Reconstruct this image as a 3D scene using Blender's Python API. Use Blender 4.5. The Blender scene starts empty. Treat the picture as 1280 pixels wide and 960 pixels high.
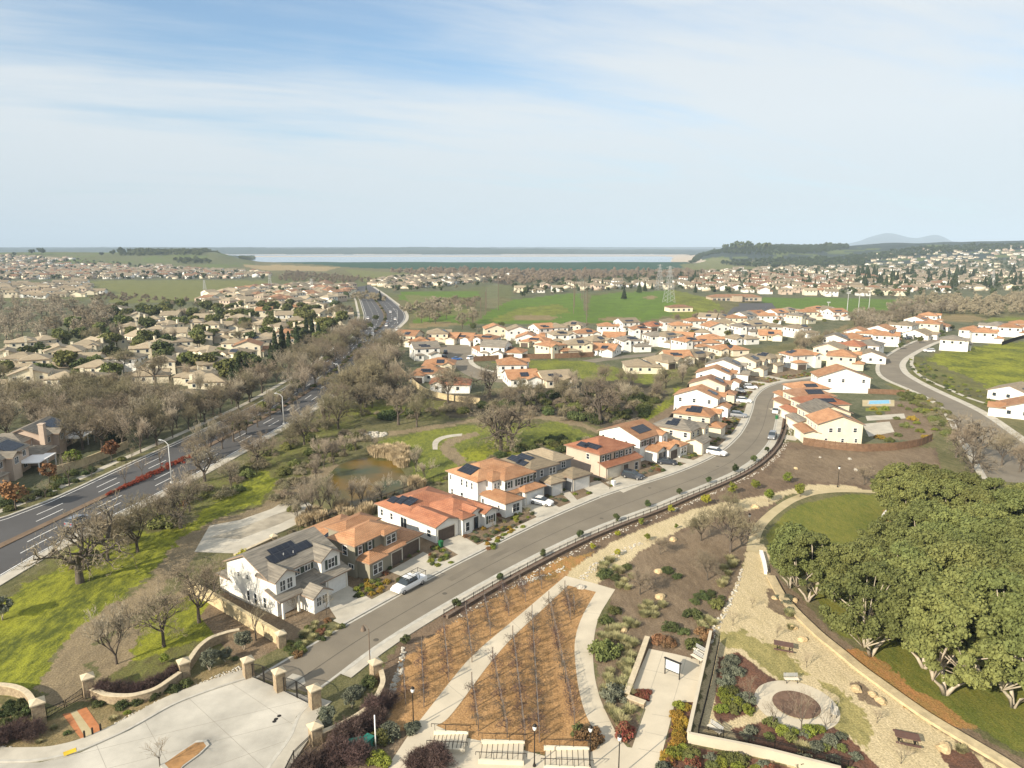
import bpy, math, random
import numpy as np
from math import radians as R, sin, cos, pi
random.seed(7); RNG = np.random.default_rng(11)
SC = bpy.context.scene
COL = SC.collection

# ------------------------------------------------------------------ camera, world, sun, exposure
F, HY, CAMZ, CX, CY = 880.0, 309.0, 48.0, 640.0, 480.0
PT = math.atan((CY-HY)/F)
cam = bpy.data.cameras.new('camera'); camo = bpy.data.objects.new('camera', cam); COL.objects.link(camo)
camo.location = (0, 0, CAMZ); camo.rotation_euler = (R(90)-PT, 0, 0)
cam.sensor_width = 36; cam.lens = 36*F/1280; cam.clip_start = 0.5; cam.clip_end = 90000
SC.camera = camo
SC.view_settings.view_transform = 'Standard'; SC.view_settings.look = 'None'
SC.view_settings.gamma = 1; SC.view_settings.use_curve_mapping = False
SC.view_settings.exposure = 0.79
SUN_AZ, SUN_EL = 226.0, 27.0        # azimuth clockwise from +Y (the way the camera looks)
w = bpy.data.worlds.new('World'); SC.world = w; w.use_nodes = True
NT = w.node_tree; NT.nodes.clear()
def nd(t, **k):
    n = NT.nodes.new(t)
    for a, b in k.items():
        if hasattr(n, a): setattr(n, a, b)
    return n
def lk(a, b): NT.links.new(a, b)
def mth(op, a, b=None, c=None, clamp=False):
    n = NT.nodes.new('ShaderNodeMath'); n.operation = op; n.use_clamp = clamp
    for i, v in enumerate((a, b, c)):
        if v is None: continue
        if isinstance(v, (int, float)): n.inputs[i].default_value = v
        else: NT.links.new(v, n.inputs[i])
    return n.outputs[0]
def world():
    out = nd('ShaderNodeOutputWorld'); bg = nd('ShaderNodeBackground')
    sky = nd('ShaderNodeTexSky'); sky.sky_type = 'NISHITA'; sky.sun_disc = False
    sky.sun_elevation = R(SUN_EL); sky.sun_rotation = R(SUN_AZ); sky.altitude = 100
    sky.air_density = 1.0; sky.dust_density = 1.2; sky.ozone_density = 1.4
    tc = nd('ShaderNodeTexCoord'); sep = nd('ShaderNodeSeparateXYZ'); lk(tc.outputs['Generated'], sep.inputs[0])
    x, y, z = sep.outputs
    zc = mth('MAXIMUM', z, 0.012); zz = mth('ADD', zc, 0.10)
    px = mth('DIVIDE', x, zz); py = mth('DIVIDE', y, zz)
    # cirrus laid on a flat sheet overhead, streaks drawn out along one direction
    a = R(22); ca, sa = cos(a), sin(a)
    su = mth('ADD', mth('MULTIPLY', px, ca), mth('MULTIPLY', py, sa))
    sv = mth('SUBTRACT', mth('MULTIPLY', py, ca), mth('MULTIPLY', px, sa))
    def noise(us, vs, det, rough, dist, off):
        cmb = nd('ShaderNodeCombineXYZ'); lk(mth('MULTIPLY', su, us), cmb.inputs[0]); lk(mth('MULTIPLY', sv, vs), cmb.inputs[1]); cmb.inputs[2].default_value = off
        n = nd('ShaderNodeTexNoise'); n.inputs['Scale'].default_value = 1; n.inputs['Detail'].default_value = det
        n.inputs['Roughness'].default_value = rough; n.inputs['Distortion'].default_value = dist
        lk(cmb.outputs[0], n.inputs['Vector']); return n.outputs['Fac']
    n1 = noise(0.28, 0.9, 7, 0.55, 0.5, 3.1); n2 = noise(1.2, 4.5, 6, 0.6, 0.3, 7.7); n3 = noise(0.16, 0.35, 3, 0.5, 0.2, 1.7)
    az = mth('ARCTAN2', x, y)
    # a clearer patch high on the left
    dx = mth('DIVIDE', mth('SUBTRACT', az, -0.33), 0.40); dz = mth('DIVIDE', mth('SUBTRACT', z, 0.33), 0.15)
    d2 = mth('ADD', mth('MULTIPLY', dx, dx), mth('MULTIPLY', dz, dz))
    clear = mth('POWER', 2.718, mth('MULTIPLY', d2, -1.0))
    base = mth('ADD', mth('MULTIPLY', n1, 1.25), mth('ADD', mth('MULTIPLY', n2, 0.80), mth('MULTIPLY', n3, 0.55)))
    m = mth('SUBTRACT', mth('ADD', base, -0.56), mth('MULTIPLY', clear, 0.70), clamp=True)
    m = mth('MULTIPLY', m, 1.0)
    ramp = nd('ShaderNodeMapRange'); ramp.interpolation_type = 'SMOOTHSTEP'
    lk(m, ramp.inputs['Value']); ramp.inputs['From Min'].default_value = -0.05; ramp.inputs['From Max'].default_value = 0.80
    ramp.inputs['To Min'].default_value = 0.10; ramp.inputs['To Max'].default_value = 0.93
    sk = nd('ShaderNodeMix'); sk.data_type = 'RGBA'; sk.blend_type = 'MULTIPLY'; sk.inputs[0].default_value = 1
    lk(sky.outputs[0], sk.inputs[6]); sk.inputs[7].default_value = (0.74, 1.02, 1.16, 1)
    mx = nd('ShaderNodeMix'); mx.data_type = 'RGBA'
    lk(ramp.outputs[0], mx.inputs[0]); lk(sk.outputs[2], mx.inputs[6])
    cc = nd('ShaderNodeMix'); cc.data_type = 'RGBA'     # cloud veil: greyer and bluer low down, whiter high up
    mr = nd('ShaderNodeMapRange'); lk(z, mr.inputs['Value']); mr.inputs['From Min'].default_value = 0.0; mr.inputs['From Max'].default_value = 0.16
    lk(mr.outputs[0], cc.inputs[0]); cc.inputs[6].default_value = (4.4, 4.82, 5.12, 1); cc.inputs[7].default_value = (5.45, 5.7, 5.8, 1)
    lk(cc.outputs[2], mx.inputs[7])
    lk(mx.outputs[2], bg.inputs[0]); bg.inputs[1].default_value = 0.088
    lk(bg.outputs[0], out.inputs[0])
world()
sl = bpy.data.lights.new('sun', 'SUN'); slo = bpy.data.objects.new('sun', sl); COL.objects.link(slo)
sl.energy = 5.0; sl.angle = R(0.6); sl.color = (1.0, 0.885, 0.71)
slo.rotation_euler = (R(90-SUN_EL), 0, R(180-SUN_AZ)); slo.location = (-200, -200, 200)

# ------------------------------------------------------------------ terrain
def sstep(a, b, x):
    t = np.clip((x-a)/(b-a), 0, 1); return t*t*(3-2*t)
_ph = np.random.default_rng(5).uniform(0, 6.28, (40, 2)); _an = np.random.default_rng(6).uniform(0, 6.28, 40)
def wob(x, y, s, k=0, n=6):
    """smooth pseudo noise about -1..1 at wavelength s"""
    o = np.zeros_like(np.asarray(x, float)); a = 1.0; t = 0
    for i in range(n):
        j = (i*3+k*7) % 40; q = 6.283/s*(1.0+0.61*i)
        o = o + a*np.sin((x*cos(_an[j])+y*sin(_an[j]))*q+_ph[j, 0]+1.3*np.sin((x*sin(_an[j])-y*cos(_an[j]))*q*0.7+_ph[j, 1])); t += a*0.75; a *= 0.72
    return o/t
HU = [.20, .25, .30, .36, .45, .60, .75, 1.2]
def hgt(x, y):
    if np.ndim(x) == 0 and y < 150: return 0.0
    x = np.asarray(x, float); y = np.asarray(y, float); D = np.maximum(y, 1.0); u = x/D
    A = np.interp(u, HU, [0, 6, 34, 44, 50, 66, 80, 90]); D0 = np.interp(u, HU, [1900, 1900, 1850, 1800, 1650, 1350, 1150, 1000]); D1 = np.interp(u, HU, [2500, 2500, 2450, 2500, 2800, 3000, 3100, 3200])
    z = A*sstep(D0, D1, D)*(1-0.95*sstep(3600, 5200, D))*(1+0.13*wob(x, y, 900, 1))
    L = sstep(-0.345, -0.42, u)
    z = z+30*L*sstep(1500, 2150, D)*(1-sstep(2350, 3000, D))*(1+0.14*wob(x, y, 700, 2))
    dam = sstep(-0.40, -0.36, u)*sstep(0.26, 0.24, u)
    z = z+dam*6*sstep(1650, 2050, D)*(1-sstep(2075, 2110, D))
    lake = sstep(2100, 2200, D)*(1-sstep(4700, 4950, D))
    z = z-lake*(1-L*(1-sstep(2500, 3000, D)))*4.0*sstep(0.30, 0.24, u)
    z = z+(6.5*np.exp(-((D-4000-500*u)/170)**2)*sstep(-.1, .05, wob(x, y*3, 2600, 4)+.3)+0)*sstep(0.3, 0.25, u)*sstep(1000, 2000, D)
    z = z+(34+16*wob(x, y*2, 2500, 5)+5*wob(x, y, 330, 6))*sstep(4900, 6600, D)*(1-sstep(9500, 12000, D))*(1-0.45*sstep(-.1, .2, u))
    z = z+46*sstep(10000, 12000, D)*(1-sstep(24000, 30000, D))*(1+.1*wob(x, y, 5000, 3))
    m = 165*np.exp(-((u-.520)/.036)**2)+150*np.exp(-((u-.590)/.022)**2)+105*np.exp(-((u-.545)/.085)**2)+9*wob(x, y, 900, 7)
    z = z+m*np.exp(-((D-14000)/1700)**2)
    # knoll with the golf range rising towards its right, and the bright meadow on the right
    z = z+5*np.exp(-(((x-145)/60)**2+((y-620)/90)**2))+3.0*np.exp(-(((x-250)/32)**2+((y-278)/32)**2))
    return np.where(y < 150, 0.0, z)
_T1 = np.geomspace(60, 3600, 900); _AT = {}
def at(px, py):
    """photo pixel -> point on the terrain"""
    k = (px, py)
    if k in _AT: return _AT[k]
    u = (px-CX)/F; v = (py-CY)/F; dy = cos(PT)-v*sin(PT); dz = -sin(PT)-v*cos(PT)
    if dz < -1e-4 and -CAMZ/dz*dy < 148: t = -CAMZ/dz; r = (u*t, dy*t, 0.0)
    else:
        h = hgt(u*_T1, dy*_T1); w_ = np.nonzero(CAMZ+dz*_T1 <= h)[0]; i = int(w_[0]) if len(w_) else len(_T1)-1
        if i: 
            a, b = _T1[i-1], _T1[i]; T = np.linspace(a, b, 40); h = hgt(u*T, dy*T); g_ = np.nonzero(CAMZ+dz*T <= h)[0]; t = float(T[g_[0]] if len(g_) else b)
        else: t = float(_T1[0])
        z = float(hgt(u*t, dy*t)); r = (u*t, dy*t, 0.0 if abs(z) < .02 else z)
    _AT[k] = r; return r
def W(pts): return [at(a, b)[:2] for a, b in pts]
def pix(X, Y, Z=0.0):
    dz = Z-CAMZ; d = Y*cos(PT)-dz*sin(PT); v = -(Y*sin(PT)+dz*cos(PT)); return (CX+F*X/d, CY+F*v/d)
def inpoly(x, y, poly):
    x = np.asarray(x); y = np.asarray(y)
    if x.size == 1:
        X, Y = float(x.ravel()[0]), float(y.ravel()[0]); c = False; j = len(poly)-1
        for i in range(len(poly)):
            xi, yi = poly[i]; xj, yj = poly[j]
            if (yi > Y) != (yj > Y) and X < (xj-xi)*(Y-yi)/(yj-yi)+xi: c = not c
            j = i
        return np.array([c])
    r = np.zeros(x.shape, bool); n = len(poly); j = n-1
    for i in range(n):
        xi, yi = poly[i]; xj, yj = poly[j]
        if yi != yj:
            r ^= ((yi > y) != (yj > y)) & (x < (xj-xi)*(y-yi)/(yj-yi)+xi)
        j = i
    return r

# ------------------------------------------------------------------ materials
MT = {}
def newmat(name):
    m = bpy.data.materials.new(name); m.use_nodes = True; MT[name] = m
    b = m.node_tree.nodes['Principled BSDF']; return m, m.node_tree, b
def tnode(nt, t, **k):
    n = nt.nodes.new(t)
    for a, b in k.items(): setattr(n, a, b)
    return n
def mat(name, col, rough=0.8, var=0.25, scale=1.5, bump=0.0, bscale=12, metal=0.0, col2=None, obr=0.0, spec=0.3, coord='Object'):
    m, nt, b = newmat(name); b.inputs['Roughness'].default_value = rough; b.inputs['Metallic'].default_value = metal
    b.inputs['Specular IOR Level'].default_value = spec
    tc = tnode(nt, 'ShaderNodeTexCoord'); n = tnode(nt, 'ShaderNodeTexNoise'); n.inputs['Scale'].default_value = scale; n.inputs['Detail'].default_value = 5
    n.inputs['Roughness'].default_value = .6
    nt.links.new(tc.outputs[coord], n.inputs['Vector'])
    mx = tnode(nt, 'ShaderNodeMix', data_type='RGBA')
    c2 = col2 or tuple(c*(1-var) for c in col); c1 = col if col2 else tuple(min(1, c*(1+var*.5)) for c in col)
    mx.inputs[6].default_value = (*c1, 1); mx.inputs[7].default_value = (*c2, 1)
    mr = tnode(nt, 'ShaderNodeMapRange'); mr.inputs['From Min'].default_value = .32; mr.inputs['From Max'].default_value = .68
    nt.links.new(n.outputs['Fac'], mr.inputs['Value']); nt.links.new(mr.outputs[0], mx.inputs[0])
    last = mx.outputs[2]
    if obr:
        oi = tnode(nt, 'ShaderNodeObjectInfo'); h = tnode(nt, 'ShaderNodeHueSaturation')
        a = tnode(nt, 'ShaderNodeMapRange'); a.inputs['To Min'].default_value = 1-obr; a.inputs['To Max'].default_value = 1+obr
        nt.links.new(oi.outputs['Random'], a.inputs['Value']); nt.links.new(a.outputs[0], h.inputs['Value']); nt.links.new(last, h.inputs['Color'])
        a2 = tnode(nt, 'ShaderNodeMapRange'); a2.inputs['To Min'].default_value = .5-obr*.07; a2.inputs['To Max'].default_value = .5+obr*.05
        fr = tnode(nt, 'ShaderNodeMath', operation='FRACT'); mu = tnode(nt, 'ShaderNodeMath', operation='MULTIPLY'); mu.inputs[1].default_value = 7.3
        nt.links.new(oi.outputs['Random'], mu.inputs[0]); nt.links.new(mu.outputs[0], fr.inputs[0]); nt.links.new(fr.outputs[0], a2.inputs['Value']); nt.links.new(a2.outputs[0], h.inputs['Hue'])
        last = h.outputs[0]
    nt.links.new(last, b.inputs['Base Color'])
    if bump:
        n2 = tnode(nt, 'ShaderNodeTexNoise'); n2.inputs['Scale'].default_value = bscale; n2.inputs['Detail'].default_value = 4
        nt.links.new(tc.outputs[coord], n2.inputs['Vector'])
        bp = tnode(nt, 'ShaderNodeBump'); bp.inputs['Strength'].default_value = bump; bp.inputs['Distance'].default_value = 0.08
        nt.links.new(n2.outputs['Fac'], bp.inputs['Height']); nt.links.new(bp.outputs[0], b.inputs['Normal'])
    return m
def rooftile(name, c1, c2, c3, tw=.30, th=.38, flat=False):
    m, nt, b = newmat(name); b.inputs['Roughness'].default_value = .75; b.inputs['Specular IOR Level'].default_value = .25
    tc = tnode(nt, 'ShaderNodeTexCoord'); br = tnode(nt, 'ShaderNodeTexBrick'); nt.links.new(tc.outputs['UV'], br.inputs['Vector'])
    br.inputs['Scale'].default_value = 1; br.inputs['Brick Width'].default_value = tw*1.6; br.inputs['Row Height'].default_value = th
    br.inputs['Mortar Size'].default_value = .045; br.inputs['Mortar Smooth'].default_value = .6
    br.inputs['Color1'].default_value = (*c1, 1); br.inputs['Color2'].default_value = (*c2, 1); br.inputs['Mortar'].default_value = (*[c*.45 for c in c3], 1)
    n = tnode(nt, 'ShaderNodeTexNoise'); n.inputs['Scale'].default_value = .45; n.inputs['Detail'].default_value = 6; mp = tnode(nt, 'ShaderNodeMapping'); mp.inputs['Scale'].default_value = (.7, 7 if flat else 1.6, 1); nt.links.new(tc.outputs['UV'], mp.inputs[0]); nt.links.new(mp.outputs[0], n.inputs['Vector'])
    mx = tnode(nt, 'ShaderNodeMix', data_type='RGBA'); mr = tnode(nt, 'ShaderNodeMapRange'); mr.inputs['From Min'].default_value = .38; mr.inputs['From Max'].default_value = .72; mr.inputs['To Max'].default_value = .75
    nt.links.new(n.outputs['Fac'], mr.inputs['Value']); nt.links.new(mr.outputs[0], mx.inputs[0]); nt.links.new(br.outputs['Color'], mx.inputs[6]); mx.inputs[7].default_value = (*c3, 1)
    oi = tnode(nt, 'ShaderNodeObjectInfo'); h = tnode(nt, 'ShaderNodeHueSaturation'); a = tnode(nt, 'ShaderNodeMapRange'); a.inputs['To Min'].default_value = .8; a.inputs['To Max'].default_value = 1.2
    nt.links.new(oi.outputs['Random'], a.inputs['Value']); nt.links.new(a.outputs[0], h.inputs['Value']); nt.links.new(mx.outputs[2], h.inputs['Color'])
    nt.links.new(h.outputs[0], b.inputs['Base Color'])
    sp = tnode(nt, 'ShaderNodeSeparateXYZ'); nt.links.new(tc.outputs['UV'], sp.inputs[0])
    mu = tnode(nt, 'ShaderNodeMath', operation='MULTIPLY'); mu.inputs[1].default_value = 6.283/tw; nt.links.new(sp.outputs[0], mu.inputs[0])
    sn = tnode(nt, 'ShaderNodeMath', operation='SINE'); nt.links.new(mu.outputs[0], sn.inputs[0])
    fr = tnode(nt, 'ShaderNodeMath', operation='MULTIPLY'); fr.inputs[1].default_value = 1/th; nt.links.new(sp.outputs[1], fr.inputs[0])
    f2 = tnode(nt, 'ShaderNodeMath', operation='FRACT'); nt.links.new(fr.outputs[0], f2.inputs[0])
    ad = tnode(nt, 'ShaderNodeMath', operation='MULTIPLY_ADD'); ad.inputs[1].default_value = .03 if flat else .5; nt.links.new(sn.outputs[0], ad.inputs[0]); nt.links.new(f2.outputs[0], ad.inputs[2])
    bp = tnode(nt, 'ShaderNodeBump'); bp.inputs['Strength'].default_value = .75; bp.inputs['Distance'].default_value = .06; nt.links.new(ad.outputs[0], bp.inputs['Height']); nt.links.new(bp.outputs[0], b.inputs['Normal'])
    return m
rooftile('roof_orange', (.40, .20, .098), (.30, .145, .072), (.46, .265, .15))
rooftile('roof_rust', (.36, .145, .075), (.27, .105, .06), (.40, .19, .11))
rooftile('roof_brown', (.29, .155, .085), (.22, .12, .07), (.34, .20, .125))
rooftile('roof_tan', (.27, .215, .145), (.20, .165, .115), (.32, .26, .18), .6, .36, True)
rooftile('roof_beige', (.33, .27, .185), (.26, .21, .145), (.37, .31, .22), .6, .36, True)
rooftile('roof_grey', (.17, .155, .13), (.115, .105, .09), (.30, .265, .215), .6, .36, True)
mat('wall_white', (.73, .72, .68), .85, .10, .6, .1, 30, obr=.05)
mat('wall_cream', (.66, .60, .46), .85, .10, .6, .1, 30, obr=.10)
mat('wall_tan', (.46, .39, .29), .85, .10, .6, .1, 30, obr=.10)
mat('wall_pink', (.50, .40, .32), .85, .10, .6, .1, 30, obr=.08)
mat('wall_grey', (.26, .265, .27), .85, .10, .6, .1, 30, obr=.08)
mat('wall_olive', (.27, .25, .19), .85, .10, .6, .1, 30, obr=.05)
mat('trim', (.62, .57, .48), .7, .1, 2)
mat('fascia', (.27, .20, .15), .7, .2, 2)
mat('frame_white', (.75, .75, .73), .5, .05, 3)
mat('shutter', (.05, .065, .05), .6, .2, 4)
mat('door_brown', (.10, .075, .06), .55, .2, 2)
mat('door_white', (.68, .67, .64), .5, .08, 2)
mat('glass', (.03, .04, .05), .08, .3, .5, spec=.7)
mat('concrete', (.45, .415, .345), .85, .22, .35, .15, 9, coord='Object')
mat('concrete_path', (.52, .46, .355), .85, .14, .25, .12, 9)
mat('concrete_plaza', (.44, .415, .36), .8, .34, .14, .12, 6)
mat('kerb', (.44, .42, .37), .85, .2, 1)
mat('dg', (.47, .39, .24), .95, .3, .3, .3, 5, col2=(.36, .30, .17))
mat('asphalt', (.205, .178, .136), .9, .2, .16, .1, 30, col2=(.158, .137, .106))
mat('asphalt_patch', (.17, .148, .115), .9, .15, .3, .1, 30)
mat('asphalt_dark', (.085, .083, .084), .9, .2, .05, .1, 30, col2=(.066, .065, .066))
mat('paint_white', (.7, .7, .68), .7, .2, 1)
mat('paint_yellow', (.62, .42, .03), .7, .2, 2)
mat('seam', (.10, .088, .07), .8, .2, 1)
mat('dirt_film', (.36, .32, .25), .9, .4, .25, .1, 5)
mat('joint', (.26, .24, .20), .8, .2, 1)
mat('terracotta', (.42, .17, .07), .8, .2, 1.5)
mat('stone', (.40, .32, .21), .9, .3, 3.2, .9, 5, col2=(.22, .165, .11))
mat('stone_cap', (.52, .44, .31), .85, .2, 2, .2, 8)
mat('wall_sand', (.50, .41, .25), .9, .25, 1.2, .3, 6)
mat('rock_white', (.45, .42, .36), .85, .35, 3, .5, 6)
mat('rock_tan', (.55, .42, .24), .85, .35, 1.2, .5, 4)
mat('iron', (.025, .022, .02), .5, .2, 4, metal=.3)
mat('steel', (.45, .46, .46), .4, .1, 3, metal=.6)
mat('galv', (.42, .43, .43), .55, .1, 3, metal=.2)
mat('wood_fence', (.19, .115, .07), .85, .3, 1.5, .3, 10)
mat('wood_post', (.16, .12, .09), .9, .3, 3, .3, 10)
mat('rust_steel', (.14, .06, .035), .8, .4, 3)
mat('table_top', (.13, .075, .06), .6, .2, 2)
mat('globe', (.82, .82, .80), .3, .05, 3)
mat('green_box', (.02, .16, .12), .5, .15, 2)
mat('bin_green', (.02, .13, .05), .5, .15, 2)
mat('bin_blue', (.03, .09, .28), .5, .15, 2)
mat('car_white', (.78, .78, .78), .18, .02, 1, spec=.6)
mat('car_dark', (.03, .035, .045), .18, .1, 1, spec=.6)
mat('car_grey', (.20, .21, .23), .2, .1, 1, spec=.6)
mat('car_blue', (.05, .12, .32), .2, .1, 1, spec=.6)
mat('car_red', (.35, .03, .03), .2, .1, 1, spec=.6)
mat('tyre', (.02, .02, .02), .85, .1, 4)
mat('rim', (.4, .4, .4), .35, .1, 4, metal=.7)
mat('lamp_red', (.4, .02, .02), .3, .1, 4)
mat('plastic_white', (.75, .75, .75), .5, .05, 3)
mat('pool_blue', (.12, .42, .62), .1, .15, 1, spec=.6)
mat('turf_blue', (.05, .25, .5), .6, .2, 1)
mat('patio_white', (.72, .72, .72), .5, .05, 1)
mat('sign_face', (.70, .70, .68), .5, .5, 6, col2=(.25, .33, .40))
mat('net', (.16, .18, .16), .9, .2, .2)
mat('yellow_paint', (.7, .55, .03), .6, .1, 2)
mat('bark_soil', (.17, .12, .08), .95, .3, .4, .3, 4)
mat('orange_soil', (.34, .19, .08), .95, .3, 1.2, .3, 6)
mat('bed_soil', (.16, .10, .07), .95, .4, 1.2, .4, 8)
# vegetation
def vmat(name, c1, c2, var=.3, rough=.8, tr=0.0, scale=.5, dead=None):
    m = mat(name, c1, rough, 0, scale, col2=c2, obr=var, spec=.2)
    return m
vmat('leaf_oak', (.165, .178, .056), (.090, .108, .035), .22, scale=.3)
vmat('leaf_dark', (.085, .105, .036), (.045, .062, .024), .35, scale=.5)
vmat('leaf_mid', (.14, .15, .045), (.08, .095, .032), .35, scale=.5)
vmat('leaf_conifer', (.05, .068, .026), (.026, .04, .018), .3, scale=.8)
vmat('leaf_yellow', (.34, .32, .03), (.20, .22, .03), .25, scale=1)
vmat('leaf_lime', (.19, .21, .03), (.12, .15, .03), .25, scale=1)
vmat('leaf_grey', (.15, .16, .11), (.09, .10, .07), .25, scale=1)
vmat('leaf_gold', (.34, .21, .03), (.20, .16, .03), .25, scale=1)
vmat('leaf_rustred', (.20, .10, .05), (.11, .075, .04), .3, scale=1)
vmat('leaf_orange', (.26, .13, .05), (.17, .10, .05), .25, scale=.6)
vmat('flower_red', (.24, .05, .04), (.09, .085, .035), .2, scale=3.5)
vmat('tuft', (.34, .31, .16), (.22, .22, .10), .2, scale=1.5)
vmat('reed', (.52, .42, .27), (.40, .31, .19), .15, scale=.8)
vmat('reed_pale', (.33, .28, .22), (.24, .20, .15), .15, scale=.8)
vmat('twig', (.265, .222, .152), (.18, .15, .105), .22, scale=.4)
vmat('twig_pale', (.40, .345, .255), (.28, .24, .18), .18, scale=.4)
vmat('twig_olive', (.25, .22, .135), (.165, .148, .09), .2, scale=.4)
vmat('twig_purple', (.115, .075, .065), (.07, .048, .043), .2, scale=.6)
vmat('bark', (.12, .10, .08), (.07, .058, .046), .2, scale=2)
vmat('bark_pale', (.48, .42, .33), (.32, .28, .21), .15, scale=2)
vmat('poppy', (.28, .03, .02), (.12, .03, .02), .2, scale=2)

def solar_mat():
    m, nt, b = newmat('solar'); b.inputs['Roughness'].default_value = .25; b.inputs['Specular IOR Level'].default_value = .3
    tc = tnode(nt, 'ShaderNodeTexCoord'); br = tnode(nt, 'ShaderNodeTexBrick'); nt.links.new(tc.outputs['UV'], br.inputs['Vector']); br.offset = 0
    br.inputs['Scale'].default_value = 1; br.inputs['Brick Width'].default_value = 1.0; br.inputs['Row Height'].default_value = 1.65; br.inputs['Mortar Size'].default_value = .02
    br.inputs['Color1'].default_value = (.010, .013, .022, 1); br.inputs['Color2'].default_value = (.014, .018, .03, 1); br.inputs['Mortar'].default_value = (.05, .055, .06, 1)
    nt.links.new(br.outputs['Color'], b.inputs['Base Color'])
solar_mat()
def water_mat():
    m, nt, b = newmat('pond_water'); b.inputs['Base Color'].default_value = (.115, .075, .014, 1); b.inputs['Roughness'].default_value = .22; b.inputs['Specular IOR Level'].default_value = .12
    tc = tnode(nt, 'ShaderNodeTexCoord'); n = tnode(nt, 'ShaderNodeTexNoise'); n.inputs['Scale'].default_value = 1.2; nt.links.new(tc.outputs['Object'], n.inputs['Vector'])
    bp = tnode(nt, 'ShaderNodeBump'); bp.inputs['Strength'].default_value = .15; bp.inputs['Distance'].default_value = .05; nt.links.new(n.outputs['Fac'], bp.inputs['Height']); nt.links.new(bp.outputs[0], b.inputs['Normal'])
    n3 = tnode(nt, 'ShaderNodeTexNoise'); n3.inputs['Scale'].default_value = .12; nt.links.new(tc.outputs['Object'], n3.inputs['Vector'])
    mx = tnode(nt, 'ShaderNodeMix', data_type='RGBA'); mx.inputs[6].default_value = (.14, .085, .012, 1); mx.inputs[7].default_value = (.06, .065, .02, 1)
    mr = tnode(nt, 'ShaderNodeMapRange'); mr.inputs['From Min'].default_value = .4; mr.inputs['From Max'].default_value = .65
    nt.links.new(n3.outputs['Fac'], mr.inputs['Value']); nt.links.new(mr.outputs[0], mx.inputs[0]); nt.links.new(mx.outputs[2], b.inputs['Base Color'])
    m, nt, b = newmat('lake_water'); b.inputs['Base Color'].default_value = (.22, .27, .33, 1); b.inputs['Roughness'].default_value = .14; b.inputs['Specular IOR Level'].default_value = .5
water_mat()

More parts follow.
